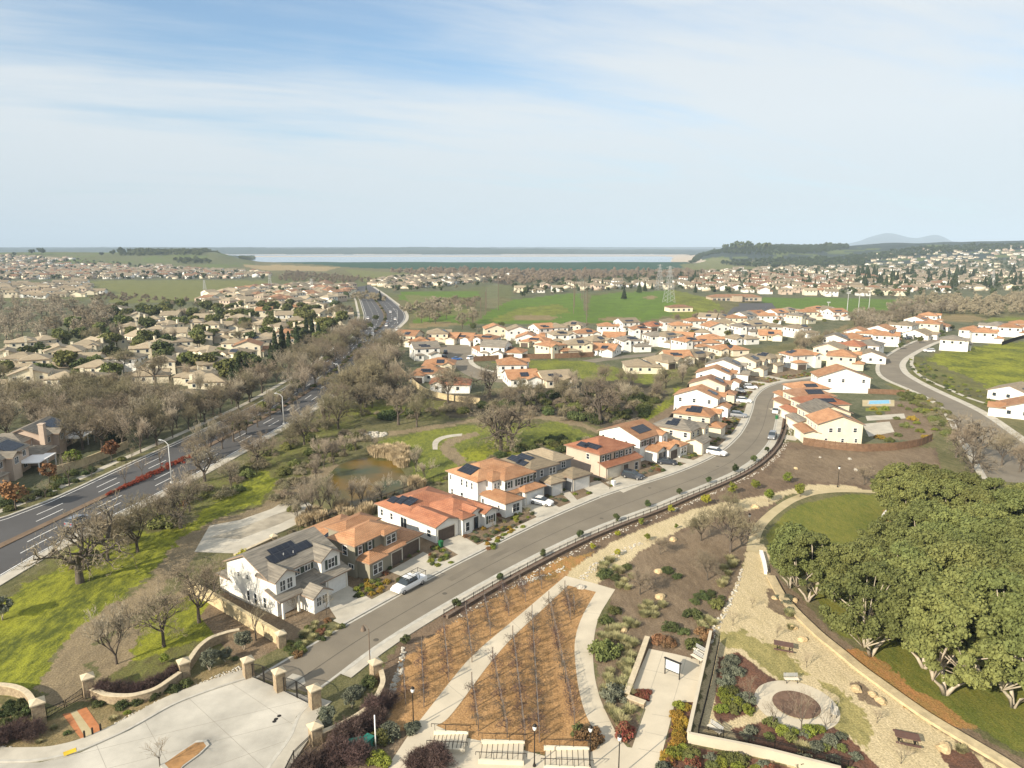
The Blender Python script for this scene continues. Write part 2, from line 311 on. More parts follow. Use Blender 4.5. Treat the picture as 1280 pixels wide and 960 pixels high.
# ------------------------------------------------------------------ object helpers
def tag(o, label=None, cat=None, group=None, kind=None):
    if label: o['label'] = label
    if cat: o['category'] = cat
    if group: o['group'] = group
    if kind: o['kind'] = kind
    return o
def empty(name, loc, rz=0.0, label=None, cat=None, group=None):
    o = bpy.data.objects.new(name, None); COL.objects.link(o); o.location = loc; o.rotation_euler = (0, 0, rz); o.empty_display_size = .5
    return tag(o, label, cat, group)
def linkmesh(name, me, parent=None, loc=(0, 0, 0), rz=0.0, sc=(1, 1, 1)):
    o = bpy.data.objects.new(name, me); COL.objects.link(o); o.location = loc; o.rotation_euler = (0, 0, rz); o.scale = sc
    if parent: o.parent = parent
    return o
class MB:
    def __init__(s): s.v = []; s.f = []; s.m = []
    def face(s, pts, m=0):
        n = len(s.v); s.v += [tuple(p) for p in pts]; s.f.append(tuple(range(n, n+len(pts)))); s.m.append(m); return s
    def box(s, x0, x1, y0, y1, z0, z1, m=0):
        n = len(s.v); s.v += [(x, y, z) for z in (z0, z1) for x, y in ((x0, y0), (x1, y0), (x1, y1), (x0, y1))]
        for q in ((3, 2, 1, 0), (4, 5, 6, 7), (0, 1, 5, 4), (1, 2, 6, 5), (2, 3, 7, 6), (3, 0, 4, 7)): s.f.append(tuple(n+i for i in q)); s.m.append(m)
        return s
    def prism(s, poly, z0, z1, m=0, bottom=True):
        n = len(s.v); k = len(poly); s.v += [(p[0], p[1], z0) for p in poly]+[(p[0], p[1], z1) for p in poly]
        s.f.append(tuple(range(n+k, n+2*k))); s.m.append(m)
        if bottom: s.f.append(tuple(range(n+k-1, n-1, -1))); s.m.append(m)
        for i in range(k): j = (i+1) % k; s.f.append((n+i, n+j, n+k+j, n+k+i)); s.m.append(m)
        return s
    def bar(s, a, b, w, h=None, m=0):
        a = np.array(a, float); b = np.array(b, float); d = b-a; L = np.linalg.norm(d)
        if L < 1e-6: return s
        d /= L; up = np.array((0, 0, 1.)) if abs(d[2]) < .95 else np.array((1., 0, 0)); r = np.cross(d, up); r /= np.linalg.norm(r); q = np.cross(r, d); h = h or w
        n = len(s.v)
        for p in (a, b):
            for sx, sy in ((-1, -1), (1, -1), (1, 1), (-1, 1)): s.v.append(tuple(p+r*sx*w/2+q*sy*h/2))
        for f in ((0, 1, 2, 3), (7, 6, 5, 4), (0, 4, 5, 1), (1, 5, 6, 2), (2, 6, 7, 3), (3, 7, 4, 0)): s.f.append(tuple(n+i for i in f)); s.m.append(m)
        return s
    def tube(s, pts, rad, k=6, m=0, cap=True):
        pts = [np.array(p, float) for p in pts]; n0 = len(s.v)
        for i, p in enumerate(pts):
            d = pts[min(i+1, len(pts)-1)]-pts[max(i-1, 0)]; d /= (np.linalg.norm(d)+1e-9)
            up = np.array((0, 0, 1.)) if abs(d[2]) < .9 else np.array((1., 0, 0)); r = np.cross(d, up); r /= np.linalg.norm(r); q = np.cross(r, d)
            rr = rad[i] if hasattr(rad, '__len__') else rad
            for j in range(k): a = 2*pi*j/k; s.v.append(tuple(p+rr*(r*cos(a)+q*sin(a))))
        for i in range(len(pts)-1):
            for j in range(k): a = n0+i*k+j; b = n0+i*k+(j+1) % k; s.f.append((a, b, b+k, a+k)); s.m.append(m)
        if cap:
            s.f.append(tuple(n0+j for j in range(k-1, -1, -1))); s.m.append(m); e = n0+(len(pts)-1)*k; s.f.append(tuple(e+j for j in range(k))); s.m.append(m)
        return s
    def lathe(s, prof, k=12, c=(0, 0), m=0):
        n0 = len(s.v)
        for r, z in prof:
            for j in range(k): a = 2*pi*j/k; s.v.append((c[0]+r*cos(a), c[1]+r*sin(a), z))
        for i in range(len(prof)-1):
            for j in range(k): a = n0+i*k+j; b = n0+i*k+(j+1) % k; s.f.append((a, b, b+k, a+k)); s.m.append(m)
        return s
    def mesh(s, name, mats, smooth=False):
        me = bpy.data.meshes.new(name); me.from_pydata(s.v, [], s.f); me.validate(verbose=False)
        for q in mats: me.materials.append(MT[q] if isinstance(q, str) else q)
        if len(me.polygons) == len(s.m): me.polygons.foreach_set('material_index', s.m)
        if smooth: me.polygons.foreach_set('use_smooth', [True]*len(me.polygons))
        uvl = me.uv_layers.new(name='UVMap'); me.update()
        V = np.array([v.co for v in me.vertices]); uv = np.zeros((len(me.loops), 2))
        for p in me.polygons:
            n = p.normal; nx, ny, nz = n
            h = math.hypot(nx, ny)
            if h < .02: u = (1, 0, 0); v = (0, 1, 0)
            else:
                u = (-ny/h, nx/h, 0); v = (ny*u[2]-nz*u[1], nz*u[0]-nx*u[2], nx*u[1]-ny*u[0])
            for li in p.loop_indices:
                c = V[me.loops[li].vertex_index]; uv[li] = (c[0]*u[0]+c[1]*u[1]+c[2]*u[2], c[0]*v[0]+c[1]*v[1]+c[2]*v[2])
        uvl.data.foreach_set('uv', uv.ravel().astype(np.float32)); return me
    def build(s, name, mats, parent=None, smooth=False, loc=(0, 0, 0), rz=0.0):
        if isinstance(mats, str): mats = [mats]
        return linkmesh(name, s.mesh(name, mats, smooth), parent, loc, rz)
def npmesh(name, V, Fc, mats, mi=None, smooth=False):
    me = bpy.data.meshes.new(name); V = np.asarray(V, np.float32); Fc = np.asarray(Fc, np.int32); k = Fc.shape[1]
    me.vertices.add(len(V)); me.vertices.foreach_set('co', V.ravel()); me.loops.add(Fc.size); me.loops.foreach_set('vertex_index', Fc.ravel())
    me.polygons.add(len(Fc)); me.polygons.foreach_set('loop_start', np.arange(0, Fc.size, k, dtype=np.int32)); me.polygons.foreach_set('loop_total', np.full(len(Fc), k, np.int32))
    for q in mats: me.materials.append(MT[q])
    if mi is not None: me.polygons.foreach_set('material_index', np.asarray(mi, np.int32))
    if smooth: me.polygons.foreach_set('use_smooth', np.ones(len(Fc), bool))
    me.update(calc_edges=True); return me
def ordn(n):
    a = ['zeroth', 'first', 'second', 'third', 'fourth', 'fifth', 'sixth', 'seventh', 'eighth', 'ninth', 'tenth', 'eleventh', 'twelfth', 'thirteenth', 'fourteenth', 'fifteenth', 'sixteenth', 'seventeenth', 'eighteenth', 'nineteenth']
    t = ['', '', 'twenty', 'thirty', 'forty', 'fifty', 'sixty', 'seventy', 'eighty', 'ninety']
    if n < 20: return a[n]
    if n >= 100: return str(n)+'th'
    return (t[n//10][:-1]+'ieth') if n % 10 == 0 else t[n//10]+'-'+a[n % 10]
def order_labels(objs, fmt, cat, group):
    """objs sorted left to right as the photograph shows them; fmt has {n}"""
    objs = sorted(objs, key=lambda o: pix(*o.location)[0])
    for i, o in enumerate(objs):
        n = ordn(i+1) if i+1 > 1 else 'first'
        tag(o, fmt.format(n=n), cat, group)

# ------------------------------------------------------------------ ground sheet
Z = {   # zone: (colour a, colour b)
 'scrub': ((.165, .15, .075), (.095, .095, .042)), 'suburb': ((.14, .14, .085), (.075, .085, .045)),
 'grass': ((.245, .255, .032), (.075, .090, .020)), 'lawn': ((.175, .170, .038), (.110, .130, .028)), 'meadow': ((.19, .205, .040), (.10, .115, .032)),
 'field': ((.17, .175, .065), (.12, .125, .048)), 'olive': ((.13, .14, .06), (.095, .10, .045)), 'golf': ((.11, .175, .028), (.085, .13, .028)),
 'dam': ((.035, .08, .045), (.028, .062, .038)), 'straw': ((.33, .25, .13), (.24, .19, .10)), 'dry': ((.25, .19, .10), (.17, .14, .07)),
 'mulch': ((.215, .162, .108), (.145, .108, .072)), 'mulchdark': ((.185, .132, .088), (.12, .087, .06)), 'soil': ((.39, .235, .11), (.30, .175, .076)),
 'dg': ((.52, .43, .27), (.45, .37, .22)), 'dirt': ((.26, .205, .125), (.19, .15, .095)), 'rust': ((.38, .19, .075), (.25, .17, .06)),
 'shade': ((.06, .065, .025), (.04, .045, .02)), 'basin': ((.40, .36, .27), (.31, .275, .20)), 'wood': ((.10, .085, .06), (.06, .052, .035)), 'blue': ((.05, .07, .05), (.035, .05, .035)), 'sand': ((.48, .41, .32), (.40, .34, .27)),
 'bed': ((.17, .085, .055), (.10, .06, .045)), 'dgolive': ((.34, .29, .12), (.22, .20, .08)), 'hill': ((.045, .06, .05), (.032, .045, .04)), 'hillg': ((.13, .16, .045), (.08, .10, .035)), 'bank': ((.15, .155, .048), (.095, .085, .04)),
}
PAINT = [   # (zone, edge wobble m, pixel polygon), later ones on top
 ('suburb', 6, [(-200, 620), (0, 640), (230, 545), (330, 495), (430, 440), (450, 400), (440, 372), (330, 360), (0, 375), (-300, 380)]),
 ('olive', 8, [(-300, 382), (-300, 345), (100, 348), (330, 345), (460, 350), (650, 340), (860, 345), (900, 362), (640, 372), (300, 372)]),
 ('field', 5, [(100, 352), (170, 350), (330, 351), (350, 356), (300, 368), (245, 376), (180, 379), (135, 378), (150, 366)]),
 ('suburb', 5, [(-200, 316), (-200, 350), (60, 352), (200, 350), (330, 350), (340, 342), (190, 335), (60, 327), (0, 322)]),
 ('suburb', 5, [(470, 348), (560, 345), (650, 345), (640, 352), (540, 368), (470, 366)]),
 ('wood', 5, [(560, 336), (880, 339), (880, 350), (640, 358), (600, 350), (520, 345), (480, 343)]),
 ('straw', 5, [(300, 331), (345, 331), (425, 334), (405, 339), (335, 338)]),
 ('field', 8, [(430, 336), (480, 340), (560, 343), (520, 348), (455, 352), (440, 345)]),
 ('dam', 2, [(318, 325.5), (330, 325), (860, 327.6), (866, 331), (840, 337.5), (700, 338.2), (560, 338), (450, 335), (400, 331), (345, 328)]),
 ('field', 4, [(850, 331), (890, 322), (915, 325), (935, 331), (960, 336), (935, 337), (862, 337)]),
 ('suburb', 6, [(640, 352), (860, 342), (1000, 336), (1400, 318), (1400, 372), (1100, 378), (900, 376), (800, 362), (640, 374)]),
 ('golf', 3, [(585, 412), (600, 398), (612, 388), (640, 375), (700, 368), (726, 366), (735, 404), (650, 408)]),
 ('golf', 3, [(733, 404), (738, 370), (770, 366), (820, 364), (836, 362), (850, 368), (845, 392), (800, 402)]),
 ('dry', 3, [(745, 400), (760, 396), (800, 399), (780, 403)]),
 ('meadow', 4, [(605, 402), (650, 385), (700, 380), (712, 390), (660, 400)]),
 ('dry', 1.5, [(803, 372), (815, 369), (822, 372), (812, 375)]),
 ('straw', .8, [(1000, 380), (1010, 379), (1012, 381), (1002, 382)]),
 ('meadow', 3, [(836, 362), (860, 366), (905, 385), (880, 398), (838, 403), (845, 385)]),
 ('golf', 3, [(950, 372), (1010, 372), (1120, 374), (1190, 378), (1185, 384), (1060, 390), (985, 388), (955, 381)]),
 ('golf', 3, [(500, 365), (600, 364), (600, 371), (520, 377), (500, 375)]),
 ('golf', 3, [(515, 400), (560, 386), (590, 396), (585, 412), (520, 410)]),
 ('field', 3, [(505, 368), (600, 374), (590, 392), (520, 398)]),
 ('dry', 2, [(512, 404), (560, 402), (582, 406), (560, 412), (512, 412)]),
 ('dry', 3, [(640, 395), (660, 393), (700, 396), (690, 400), (645, 400)]),
 ('scrub', 5, [(1040, 392), (1280, 375), (1500, 375), (1500, 418), (1280, 416), (1170, 420), (1060, 408)]),
 ('dry', 3, [(1170, 396), (1205, 392), (1230, 398), (1225, 406), (1180, 405)]),
 ('dry', 3, [(1025, 407), (1055, 404), (1060, 412), (1030, 414)]),
 ('meadow', 3, [(1230, 398), (1280, 396), (1500, 398), (1500, 420), (1280, 406), (1235, 404)]),
 ('suburb', 2, [(485, 412), (600, 405), (760, 405), (960, 392), (1050, 392), (1062, 405), (1010, 425), (940, 436), (870, 448), (835, 462), (790, 468), (700, 470), (600, 490), (560, 500), (500, 492)]),
 ('suburb', 2, [(1000, 432), (1160, 402), (1300, 402), (1300, 425), (1165, 440), (1130, 470), (1110, 480), (1165, 552), (1000, 556), (975, 500)]),
 ('meadow', 2, [(612, 452), (700, 450), (735, 452), (800, 466), (850, 462), (850, 470), (800, 482), (735, 475), (700, 468), (640, 462)]),
 ('wood', 4, [(430, 470), (500, 480), (600, 495), (700, 480), (790, 475), (840, 490), (780, 540), (720, 525), (600, 520), (480, 535), (420, 540), (390, 520)]),
 ('bank', 3, [(400, 500), (560, 500), (560, 530), (480, 540), (400, 545), (390, 520)]),
 ('meadow', 2, [(440, 510), (500, 506), (540, 512), (470, 522), (430, 518)]),
 ('scrub', 3, [(300, 600), (420, 520), (600, 528), (745, 540), (800, 545), (760, 570), (560, 640), (400, 690), (300, 720)]),
 ('meadow', 2, [(470, 552), (545, 536), (600, 530), (700, 528), (752, 548), (740, 560), (640, 575), (560, 605), (520, 600), (508, 570), (480, 560)]),
 ('grass', 1.5, [(780, 548), (805, 518), (838, 497), (846, 480), (852, 486), (838, 512), (806, 545)]),
 ('grass', 2, [(585, 560), (620, 548), (640, 560), (625, 580), (590, 588), (572, 575)]),
 ('dirt', 1, [(485, 540), (545, 531), (590, 523), (638, 520), (677, 517), (700, 521), (724, 527), (752, 538), (746, 541), (722, 533), (700, 528), (677, 524), (638, 525), (590, 528), (548, 536), (487, 545)]),
 ('dirt', .8, [(548, 560), (560, 572), (572, 582), (585, 578), (572, 566), (566, 556), (600, 543), (596, 539), (560, 548)]),
 ('straw', 1, [(862, 472), (900, 455), (935, 450), (985, 440), (1000, 432), (1010, 436), (960, 452), (905, 466), (880, 474)]),
 ('bank', 3, [(0, 745), (60, 705), (150, 660), (230, 620), (330, 570), (420, 510), (450, 520), (400, 580), (340, 640), (250, 640), (150, 690), (60, 740)]),
 ('grass', 1.5, [(-150, 860), (-150, 790), (0, 762), (20, 735), (75, 708), (110, 672), (150, 655), (185, 668), (240, 650), (290, 610), (330, 588), (345, 600), (330, 625), (262, 652), (205, 700), (150, 755), (95, 792), (62, 830), (58, 868), (0, 866)]),
 ('dirt', 1.2, [(57, 880), (60, 830), (92, 790), (148, 750), (182, 733), (200, 700), (222, 676), (255, 655), (330, 632), (350, 610), (420, 580), (425, 584), (365, 622), (345, 645), (262, 668), (243, 700), (216, 722), (190, 752), (160, 778), (122, 800), (108, 832), (106, 880)]),
 ('dirt', 3, [(106, 872), (112, 820), (150, 790), (190, 755), (232, 735), (250, 745), (225, 790), (180, 820), (150, 850), (170, 872)]),
 ('bank', 2, [(120, 866), (140, 835), (190, 790), (240, 760), (300, 785), (320, 800), (290, 812), (250, 820), (225, 848), (160, 872)]),
 ('grass', 1.5, [(160, 815), (185, 775), (230, 745), (262, 748), (300, 772), (290, 785), (235, 800), (190, 820), (170, 830)]),
 ('scrub', 1.5, [(235, 735), (300, 700), (400, 660), (560, 600), (575, 606), (420, 668), (320, 715), (262, 745)]),
 ('mulch', 0, [(300, 835), (352, 808), (470, 745), (640, 668), (770, 612), (880, 572), (925, 540), (940, 490), (1000, 472), (1010, 440), (900, 450), (850, 500), (780, 545), (640, 585), (560, 620), (470, 650), (380, 690), (270, 745), (250, 770)]),
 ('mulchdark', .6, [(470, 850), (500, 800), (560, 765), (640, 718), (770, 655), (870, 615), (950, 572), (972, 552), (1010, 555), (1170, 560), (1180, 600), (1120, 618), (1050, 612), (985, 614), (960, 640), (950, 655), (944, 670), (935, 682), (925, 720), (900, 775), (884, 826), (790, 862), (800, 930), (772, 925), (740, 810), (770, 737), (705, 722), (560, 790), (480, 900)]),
 ('mulch', 1.2, [(770, 737), (742, 808), (752, 875), (772, 920), (800, 935), (790, 862), (806, 800), (884, 826), (892, 785), (925, 720), (935, 682), (944, 670), (920, 650), (850, 665), (800, 690), (760, 720)]),
 ('mulch', 1.0, [(985, 562), (1165, 560), (1180, 600), (1110, 608), (1000, 600), (960, 598)]),
 ('soil', .7, [(478, 912), (490, 865), (503, 822), (545, 790), (600, 757), (660, 722), (705, 695), (735, 700), (722, 722), (752, 738), (738, 760), (722, 800), (728, 860), (747, 905), (752, 938), (700, 945), (640, 935), (560, 918), (545, 930), (480, 962)]),
 ('rust', 1, [(650, 728), (700, 698), (745, 690), (715, 712), (690, 722)]),
 ('dg', .4, [(705, 722), (722, 706), (765, 678), (815, 656), (865, 637), (910, 627), (962, 618), (1010, 606), (1060, 606), (1080, 612), (1050, 614), (985, 618), (960, 632), (890, 648), (850, 662), (800, 690), (770, 716), (745, 730)]),
 ('lawn', .3, [(958, 668), (982, 640), (1005, 629), (1060, 618), (1112, 618), (1140, 628), (1150, 650), (1135, 680), (1080, 688), (1000, 705), (962, 700)]),
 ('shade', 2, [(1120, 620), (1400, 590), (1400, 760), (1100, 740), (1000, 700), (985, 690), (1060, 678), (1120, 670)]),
 ('rust', .5, [(1102, 640), (1115, 633), (1132, 636), (1140, 660), (1125, 672), (1103, 660)]),
 ('dg', .5, [(935, 680), (956, 680), (964, 700), (962, 720), (985, 750), (1010, 780), (1048, 813), (1100, 855), (1160, 898), (1255, 955), (1262, 975), (1050, 975), (960, 950), (866, 925), (880, 850), (895, 800), (892, 785), (910, 750), (925, 720)]),
 ('dgolive', 1.2, [(900, 792), (930, 788), (985, 812), (1010, 842), (970, 855), (930, 815), (905, 812)]),
 ('dgolive', 1.2, [(1020, 845), (1050, 860), (1085, 900), (1090, 935), (1060, 925), (1045, 900), (1030, 880), (1045, 870)]),
 ('mulch', .5, [(962, 700), (975, 722), (1000, 745), (1035, 785), (1070, 812), (1100, 838), (1160, 880), (1200, 905), (1290, 955), (1290, 990), (1255, 965), (1160, 905), (1100, 858), (1048, 818), (1010, 785), (985, 757), (960, 725)]),
 ('rust', 1.2, [(1052, 808), (1090, 815), (1140, 850), (1190, 880), (1215, 905), (1180, 905), (1120, 870), (1070, 835)]),
 ('lawn', 1.0, [(1012, 735), (1035, 725), (1090, 760), (1200, 740), (1400, 720), (1400, 1000), (1290, 950), (1210, 900), (1160, 870), (1110, 835), (1070, 805), (1040, 785)]),
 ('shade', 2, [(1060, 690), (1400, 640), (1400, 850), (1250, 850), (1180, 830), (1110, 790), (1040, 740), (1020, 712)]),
 ('bed', .15, [(898, 822), (922, 815), (958, 842), (972, 851), (950, 868), (945, 889), (902, 905), (892, 895), (896, 850)]),
 ('bed', .15, [(914, 912), (960, 900), (1003, 916), (1034, 903), (1062, 922), (1105, 965), (1040, 975), (985, 948), (926, 929)]),
 ('bed', .2, [(846, 876), (866, 878), (858, 925), (860, 932), (960, 952), (1010, 965), (1000, 1000), (820, 1000), (826, 952)]),
 ('mulch', .3, [(960, 735), (985, 745), (1000, 760), (1002, 772), (985, 775), (960, 760)]),
 ('mulch', .3, [(1062, 855), (1075, 852), (1110, 880), (1100, 885), (1075, 875)]),
 ('bed', .3, [(1175, 940), (1185, 935), (1215, 940), (1235, 965), (1190, 965)]),
 ('mulch', .4, [(340, 975), (372, 930), (394, 925), (430, 905), (470, 870), (480, 855), (495, 862), (484, 905), (520, 920), (480, 975)]),
 ('dry', .3, [(0, 880), (50, 905), (118, 880), (165, 885), (230, 850), (300, 820), (312, 842), (235, 868), (130, 915), (60, 935), (-60, 940), (-60, 880)]),

 ('grass', 2, [(1140, 458), (1150, 450), (1180, 440), (1230, 432), (1300, 424), (1500, 424), (1500, 500), (1250, 496), (1225, 478), (1190, 463), (1165, 452)]),
 ('bank', 1.5, [(1140, 446), (1152, 446), (1180, 462), (1225, 482), (1250, 500), (1240, 512), (1200, 500), (1165, 488), (1140, 470)]),
 ('bank', 1.0, [(1110, 480), (1128, 480), (1170, 500), (1188, 516), (1195, 535), (1180, 548), (1165, 530), (1140, 500)]),
 ('mulch', 1.0, [(1120, 500), (1145, 505), (1168, 535), (1165, 552), (1125, 550), (1080, 545)]),
]
GRID = {}
def ground():
    # one sheet to the horizon, sampled more finely where it lies nearer
    th = np.concatenate([np.linspace(-180, -46, 60, endpoint=False), np.linspace(-46, 46, 900, endpoint=False), np.linspace(46, 180, 60)])
    r = [4.0]
    while r[-1] < 45000:
        q = r[-1]; s = q*q/CAMZ/900.0*1.6 if q > 30 else 1.0
        r.append(q+min(max(s, .25), q*.025))
    r = np.array(r); T, Rr = np.meshgrid(np.radians(th), r)
    X = Rr*np.sin(T); Y = Rr*np.cos(T); H = hgt(X, Y)
    H = np.where(np.abs(H) < 1e-3, 0, H)
    nr, nt_ = X.shape
    ca = np.empty((nr, nt_, 3)); cb = np.empty((nr, nt_, 3)); ca[:] = Z['scrub'][0]; cb[:] = Z['scrub'][1]
    def put(mask, z): ca[mask] = Z[z][0]; cb[mask] = Z[z][1]
    D = np.maximum(Y, 1); U = X/D
    put((Y > 2100) & (Y < 5000) & (U < .3), 'sand'); put(Y > 4950+150*wob(X, Y, 900, 2), 'blue')
    hill = (Y > 1300) & (U > .24) & (H > 7+4*wob(X, Y, 260, 8)); put(hill, 'hill')
    put(hill & (wob(X, Y, 300, 12) > .28) & (Y < 2600), 'hillg')
    hl = (Y > 1480) & (U < -.36) & (Y < 3000) & (H > 3); put(hl, 'olive'); put(hl & (wob(X, Y, 380, 14) > .2), 'hillg')
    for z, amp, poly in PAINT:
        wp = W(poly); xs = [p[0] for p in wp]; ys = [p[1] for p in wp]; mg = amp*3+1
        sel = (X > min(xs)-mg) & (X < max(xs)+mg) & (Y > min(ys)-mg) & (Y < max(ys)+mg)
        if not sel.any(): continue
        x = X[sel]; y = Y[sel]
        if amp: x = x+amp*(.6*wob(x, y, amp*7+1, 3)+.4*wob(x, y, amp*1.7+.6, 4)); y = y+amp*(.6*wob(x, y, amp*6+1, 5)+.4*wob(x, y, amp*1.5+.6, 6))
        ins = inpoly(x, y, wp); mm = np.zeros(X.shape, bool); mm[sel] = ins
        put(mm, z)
    V = np.stack([X, Y, H], -1).reshape(-1, 3); i = np.arange(nr-1)[:, None]*nt_+np.arange(nt_-1)[None, :]
    Fc = np.stack([i, i+1, i+nt_+1, i+nt_], -1).reshape(-1, 4)[:, ::-1]
    # centre disc
    c = len(V); V = np.vstack([V, [[0, 0, 0]]]); k = np.arange(0, nt_-1); C = np.stack([np.full(k.shape, c), k+1, k, k], -1)
    me = bpy.data.meshes.new('ground')
    tri = np.stack([np.full(k.shape, c), k+1, k], -1)
    nl = Fc.size+tri.size; me.vertices.add(len(V)); me.vertices.foreach_set('co', V.astype(np.float32).ravel()); me.loops.add(nl)
    me.loops.foreach_set('vertex_index', np.concatenate([Fc.ravel(), tri.ravel()]).astype(np.int32))
    me.polygons.add(len(Fc)+len(tri)); ls = np.concatenate([np.arange(0, Fc.size, 4), Fc.size+np.arange(0, tri.size, 3)]).astype(np.int32)
    me.polygons.foreach_set('loop_start', ls); me.polygons.foreach_set('loop_total', np.concatenate([np.full(len(Fc), 4), np.full(len(tri), 3)]).astype(np.int32))
    me.polygons.foreach_set('use_smooth', np.ones(len(Fc)+len(tri), bool)); me.update(calc_edges=True)
    for nm, c_ in (('zone_a', ca), ('zone_b', cb)):
        a = me.attributes.new(nm, 'FLOAT_COLOR', 'POINT'); q = np.ones((len(V), 4), np.float32); q[:-1, :3] = c_.reshape(-1, 3); q[-1, :3] = Z['scrub'][0]; a.data.foreach_set('color', q.ravel())
    m, nt, b = newmat('ground'); b.inputs['Roughness'].default_value = .95; b.inputs['Specular IOR Level'].default_value = .1
    A = tnode(nt, 'ShaderNodeAttribute', attribute_name='zone_a'); B = tnode(nt, 'ShaderNodeAttribute', attribute_name='zone_b')
    ge = tnode(nt, 'ShaderNodeNewGeometry')
    def nz(s, d, sx=1, sy=1, rz=0):
        mp = tnode(nt, 'ShaderNodeMapping'); mp.inputs['Scale'].default_value = (sx, sy, 1); mp.inputs['Rotation'].default_value = (0, 0, rz); nt.links.new(ge.outputs['Position'], mp.inputs[0])
        n = tnode(nt, 'ShaderNodeTexNoise'); n.inputs['Scale'].default_value = s; n.inputs['Detail'].default_value = d; n.inputs['Roughness'].default_value = .65; nt.links.new(mp.outputs[0], n.inputs['Vector']); return n.outputs['Fac']
    a1 = nz(.11, 8, 1, .6, .5); a2 = nz(1.1, 6, 1, .45, .9); a3 = nz(5.0, 3)
    def mm(op, x, y, cl=False):
        n = tnode(nt, 'ShaderNodeMath', operation=op); n.use_clamp = cl
        for i, v in enumerate((x, y)):
            if isinstance(v, (int, float)): n.inputs[i].default_value = v
            else: nt.links.new(v, n.inputs[i])
        return n.outputs[0]
    s = mm('ADD', mm('MULTIPLY', a1, .5), mm('MULTIPLY', a2, .5))
    mr = tnode(nt, 'ShaderNodeMapRange'); mr.inputs['From Min'].default_value = .42; mr.inputs['From Max'].default_value = .585; nt.links.new(s, mr.inputs['Value'])
    mx = tnode(nt, 'ShaderNodeMix', data_type='RGBA'); nt.links.new(mr.outputs[0], mx.inputs[0]); nt.links.new(A.outputs['Color'], mx.inputs[6]); nt.links.new(B.outputs['Color'], mx.inputs[7])
    hs = tnode(nt, 'ShaderNodeHueSaturation'); v = tnode(nt, 'ShaderNodeMapRange'); v.inputs['From Min'].default_value = .3; v.inputs['From Max'].default_value = .7; v.inputs['To Min'].default_value = .6; v.inputs['To Max'].default_value = 1.35
    nt.links.new(a3, v.inputs['Value']); nt.links.new(v.outputs[0], hs.inputs['Value']); nt.links.new(mx.outputs[2], hs.inputs['Color']); nt.links.new(hs.outputs[0], b.inputs['Base Color'])
    bp = tnode(nt, 'ShaderNodeBump'); bp.inputs['Strength'].default_value = .4; bp.inputs['Distance'].default_value = .35; nt.links.new(a2, bp.inputs['Height'])
    b2 = tnode(nt, 'ShaderNodeBump'); b2.inputs['Strength'].default_value = .5; b2.inputs['Distance'].default_value = .12; nt.links.new(a3, b2.inputs['Height']); nt.links.new(bp.outputs[0], b2.inputs['Normal'])
    nt.links.new(b2.outputs[0], b.inputs['Normal'])
    me.materials.append(m); tag(linkmesh('ground', me), kind='structure')
ground()

# ------------------------------------------------------------------ flat sheets, roads, paths
def resample(P, n):
    P = np.array(P, float); d = np.r_[0, np.cumsum(np.linalg.norm(np.diff(P, axis=0), axis=1))]; t = np.linspace(0, d[-1], n)
    return np.stack([np.interp(t, d, P[:, 0]), np.interp(t, d, P[:, 1])], 1)
def smoothline(P, n):
    P = resample(P, n)
    for _ in range(3): P[1:-1] = (P[:-2]+2*P[1:-1]+P[2:])/4
    return P
def sheet(name, pxpoly, material, z, world=False, thick=0.0):
    wp = pxpoly if world else W(pxpoly); mb = MB()
    if thick: mb.prism([(p[0], p[1]) for p in wp], z-thick, z)
    else: mb.face([(p[0], p[1], z+float(hgt(p[0], p[1]))) for p in wp])
    o = mb.build(name, material)
    if o.data.polygons[0].normal.z < 0: o.data.flip_normals()
    return tag(o, kind='structure')
def g_(p, z):
    h = float(hgt(p[0], p[1])); return 0.0 if abs(h) < .004 else h+.03
def strip(A, B, z, h=0.0, mb=None, m=0):
    mb = mb or MB(); za = [z+g_(p, z) for p in A]; zb = [z+g_(p, z) for p in B]
    for i in range(len(A)-1):
        mb.face([(*A[i], za[i]), (*B[i], zb[i]), (*B[i+1], zb[i+1]), (*A[i+1], za[i+1])], m)
        if h:
            mb.face([(*A[i], za[i]), (*A[i+1], za[i+1]), (*A[i+1], za[i+1]-h), (*A[i], za[i]-h)], m); mb.face([(*B[i+1], zb[i+1]), (*B[i], zb[i]), (*B[i], zb[i]-h), (*B[i+1], zb[i+1]-h)], m)
    return mb
def offset(P, d):
    P = np.array(P); t = np.gradient(P, axis=0); t /= np.linalg.norm(t, axis=1)[:, None]; return P+np.stack([-t[:, 1], t[:, 0]], 1)*d
def upn(o):
    me = o.data
    for p in me.polygons:
        if p.normal.z < -.5: p.flip()
    return o
# residential street
far_k = [(318, 846), (352, 826), (400, 798), (450, 770), (495, 745), (560, 710), (640, 670), (690, 646), (730, 629), (762, 616), (815, 601), (845, 591), (870, 581), (893, 570), (910, 558), (925, 543), (934, 528), (940, 512), (943, 498), (950, 489), (960, 483), (975, 478), (1005, 474), (1030, 470), (1060, 464)]
near_k = [(392, 868), (420, 849), (457, 818), (507, 785), (570, 748), (620, 720), (682, 688), (725, 668), (770, 650), (815, 634), (852, 618), (885, 605), (915, 592), (935, 580), (950, 568), (961, 555), (968, 540), (971, 525), (974, 508), (979, 498), (988, 491), (1010, 484), (1035, 478), (1065, 471)]
FK = smoothline(W(far_k), 120); NK = smoothline(W(near_k), 120)
o = strip(FK, NK, .012).build('street', 'asphalt'); upn(o); tag(o, kind='structure')
mid = FK*.42+NK*.58; o = strip(offset(mid, .07), offset(mid, -.07), .020).build('street_seam', 'seam'); upn(o); tag(o, kind='structure')
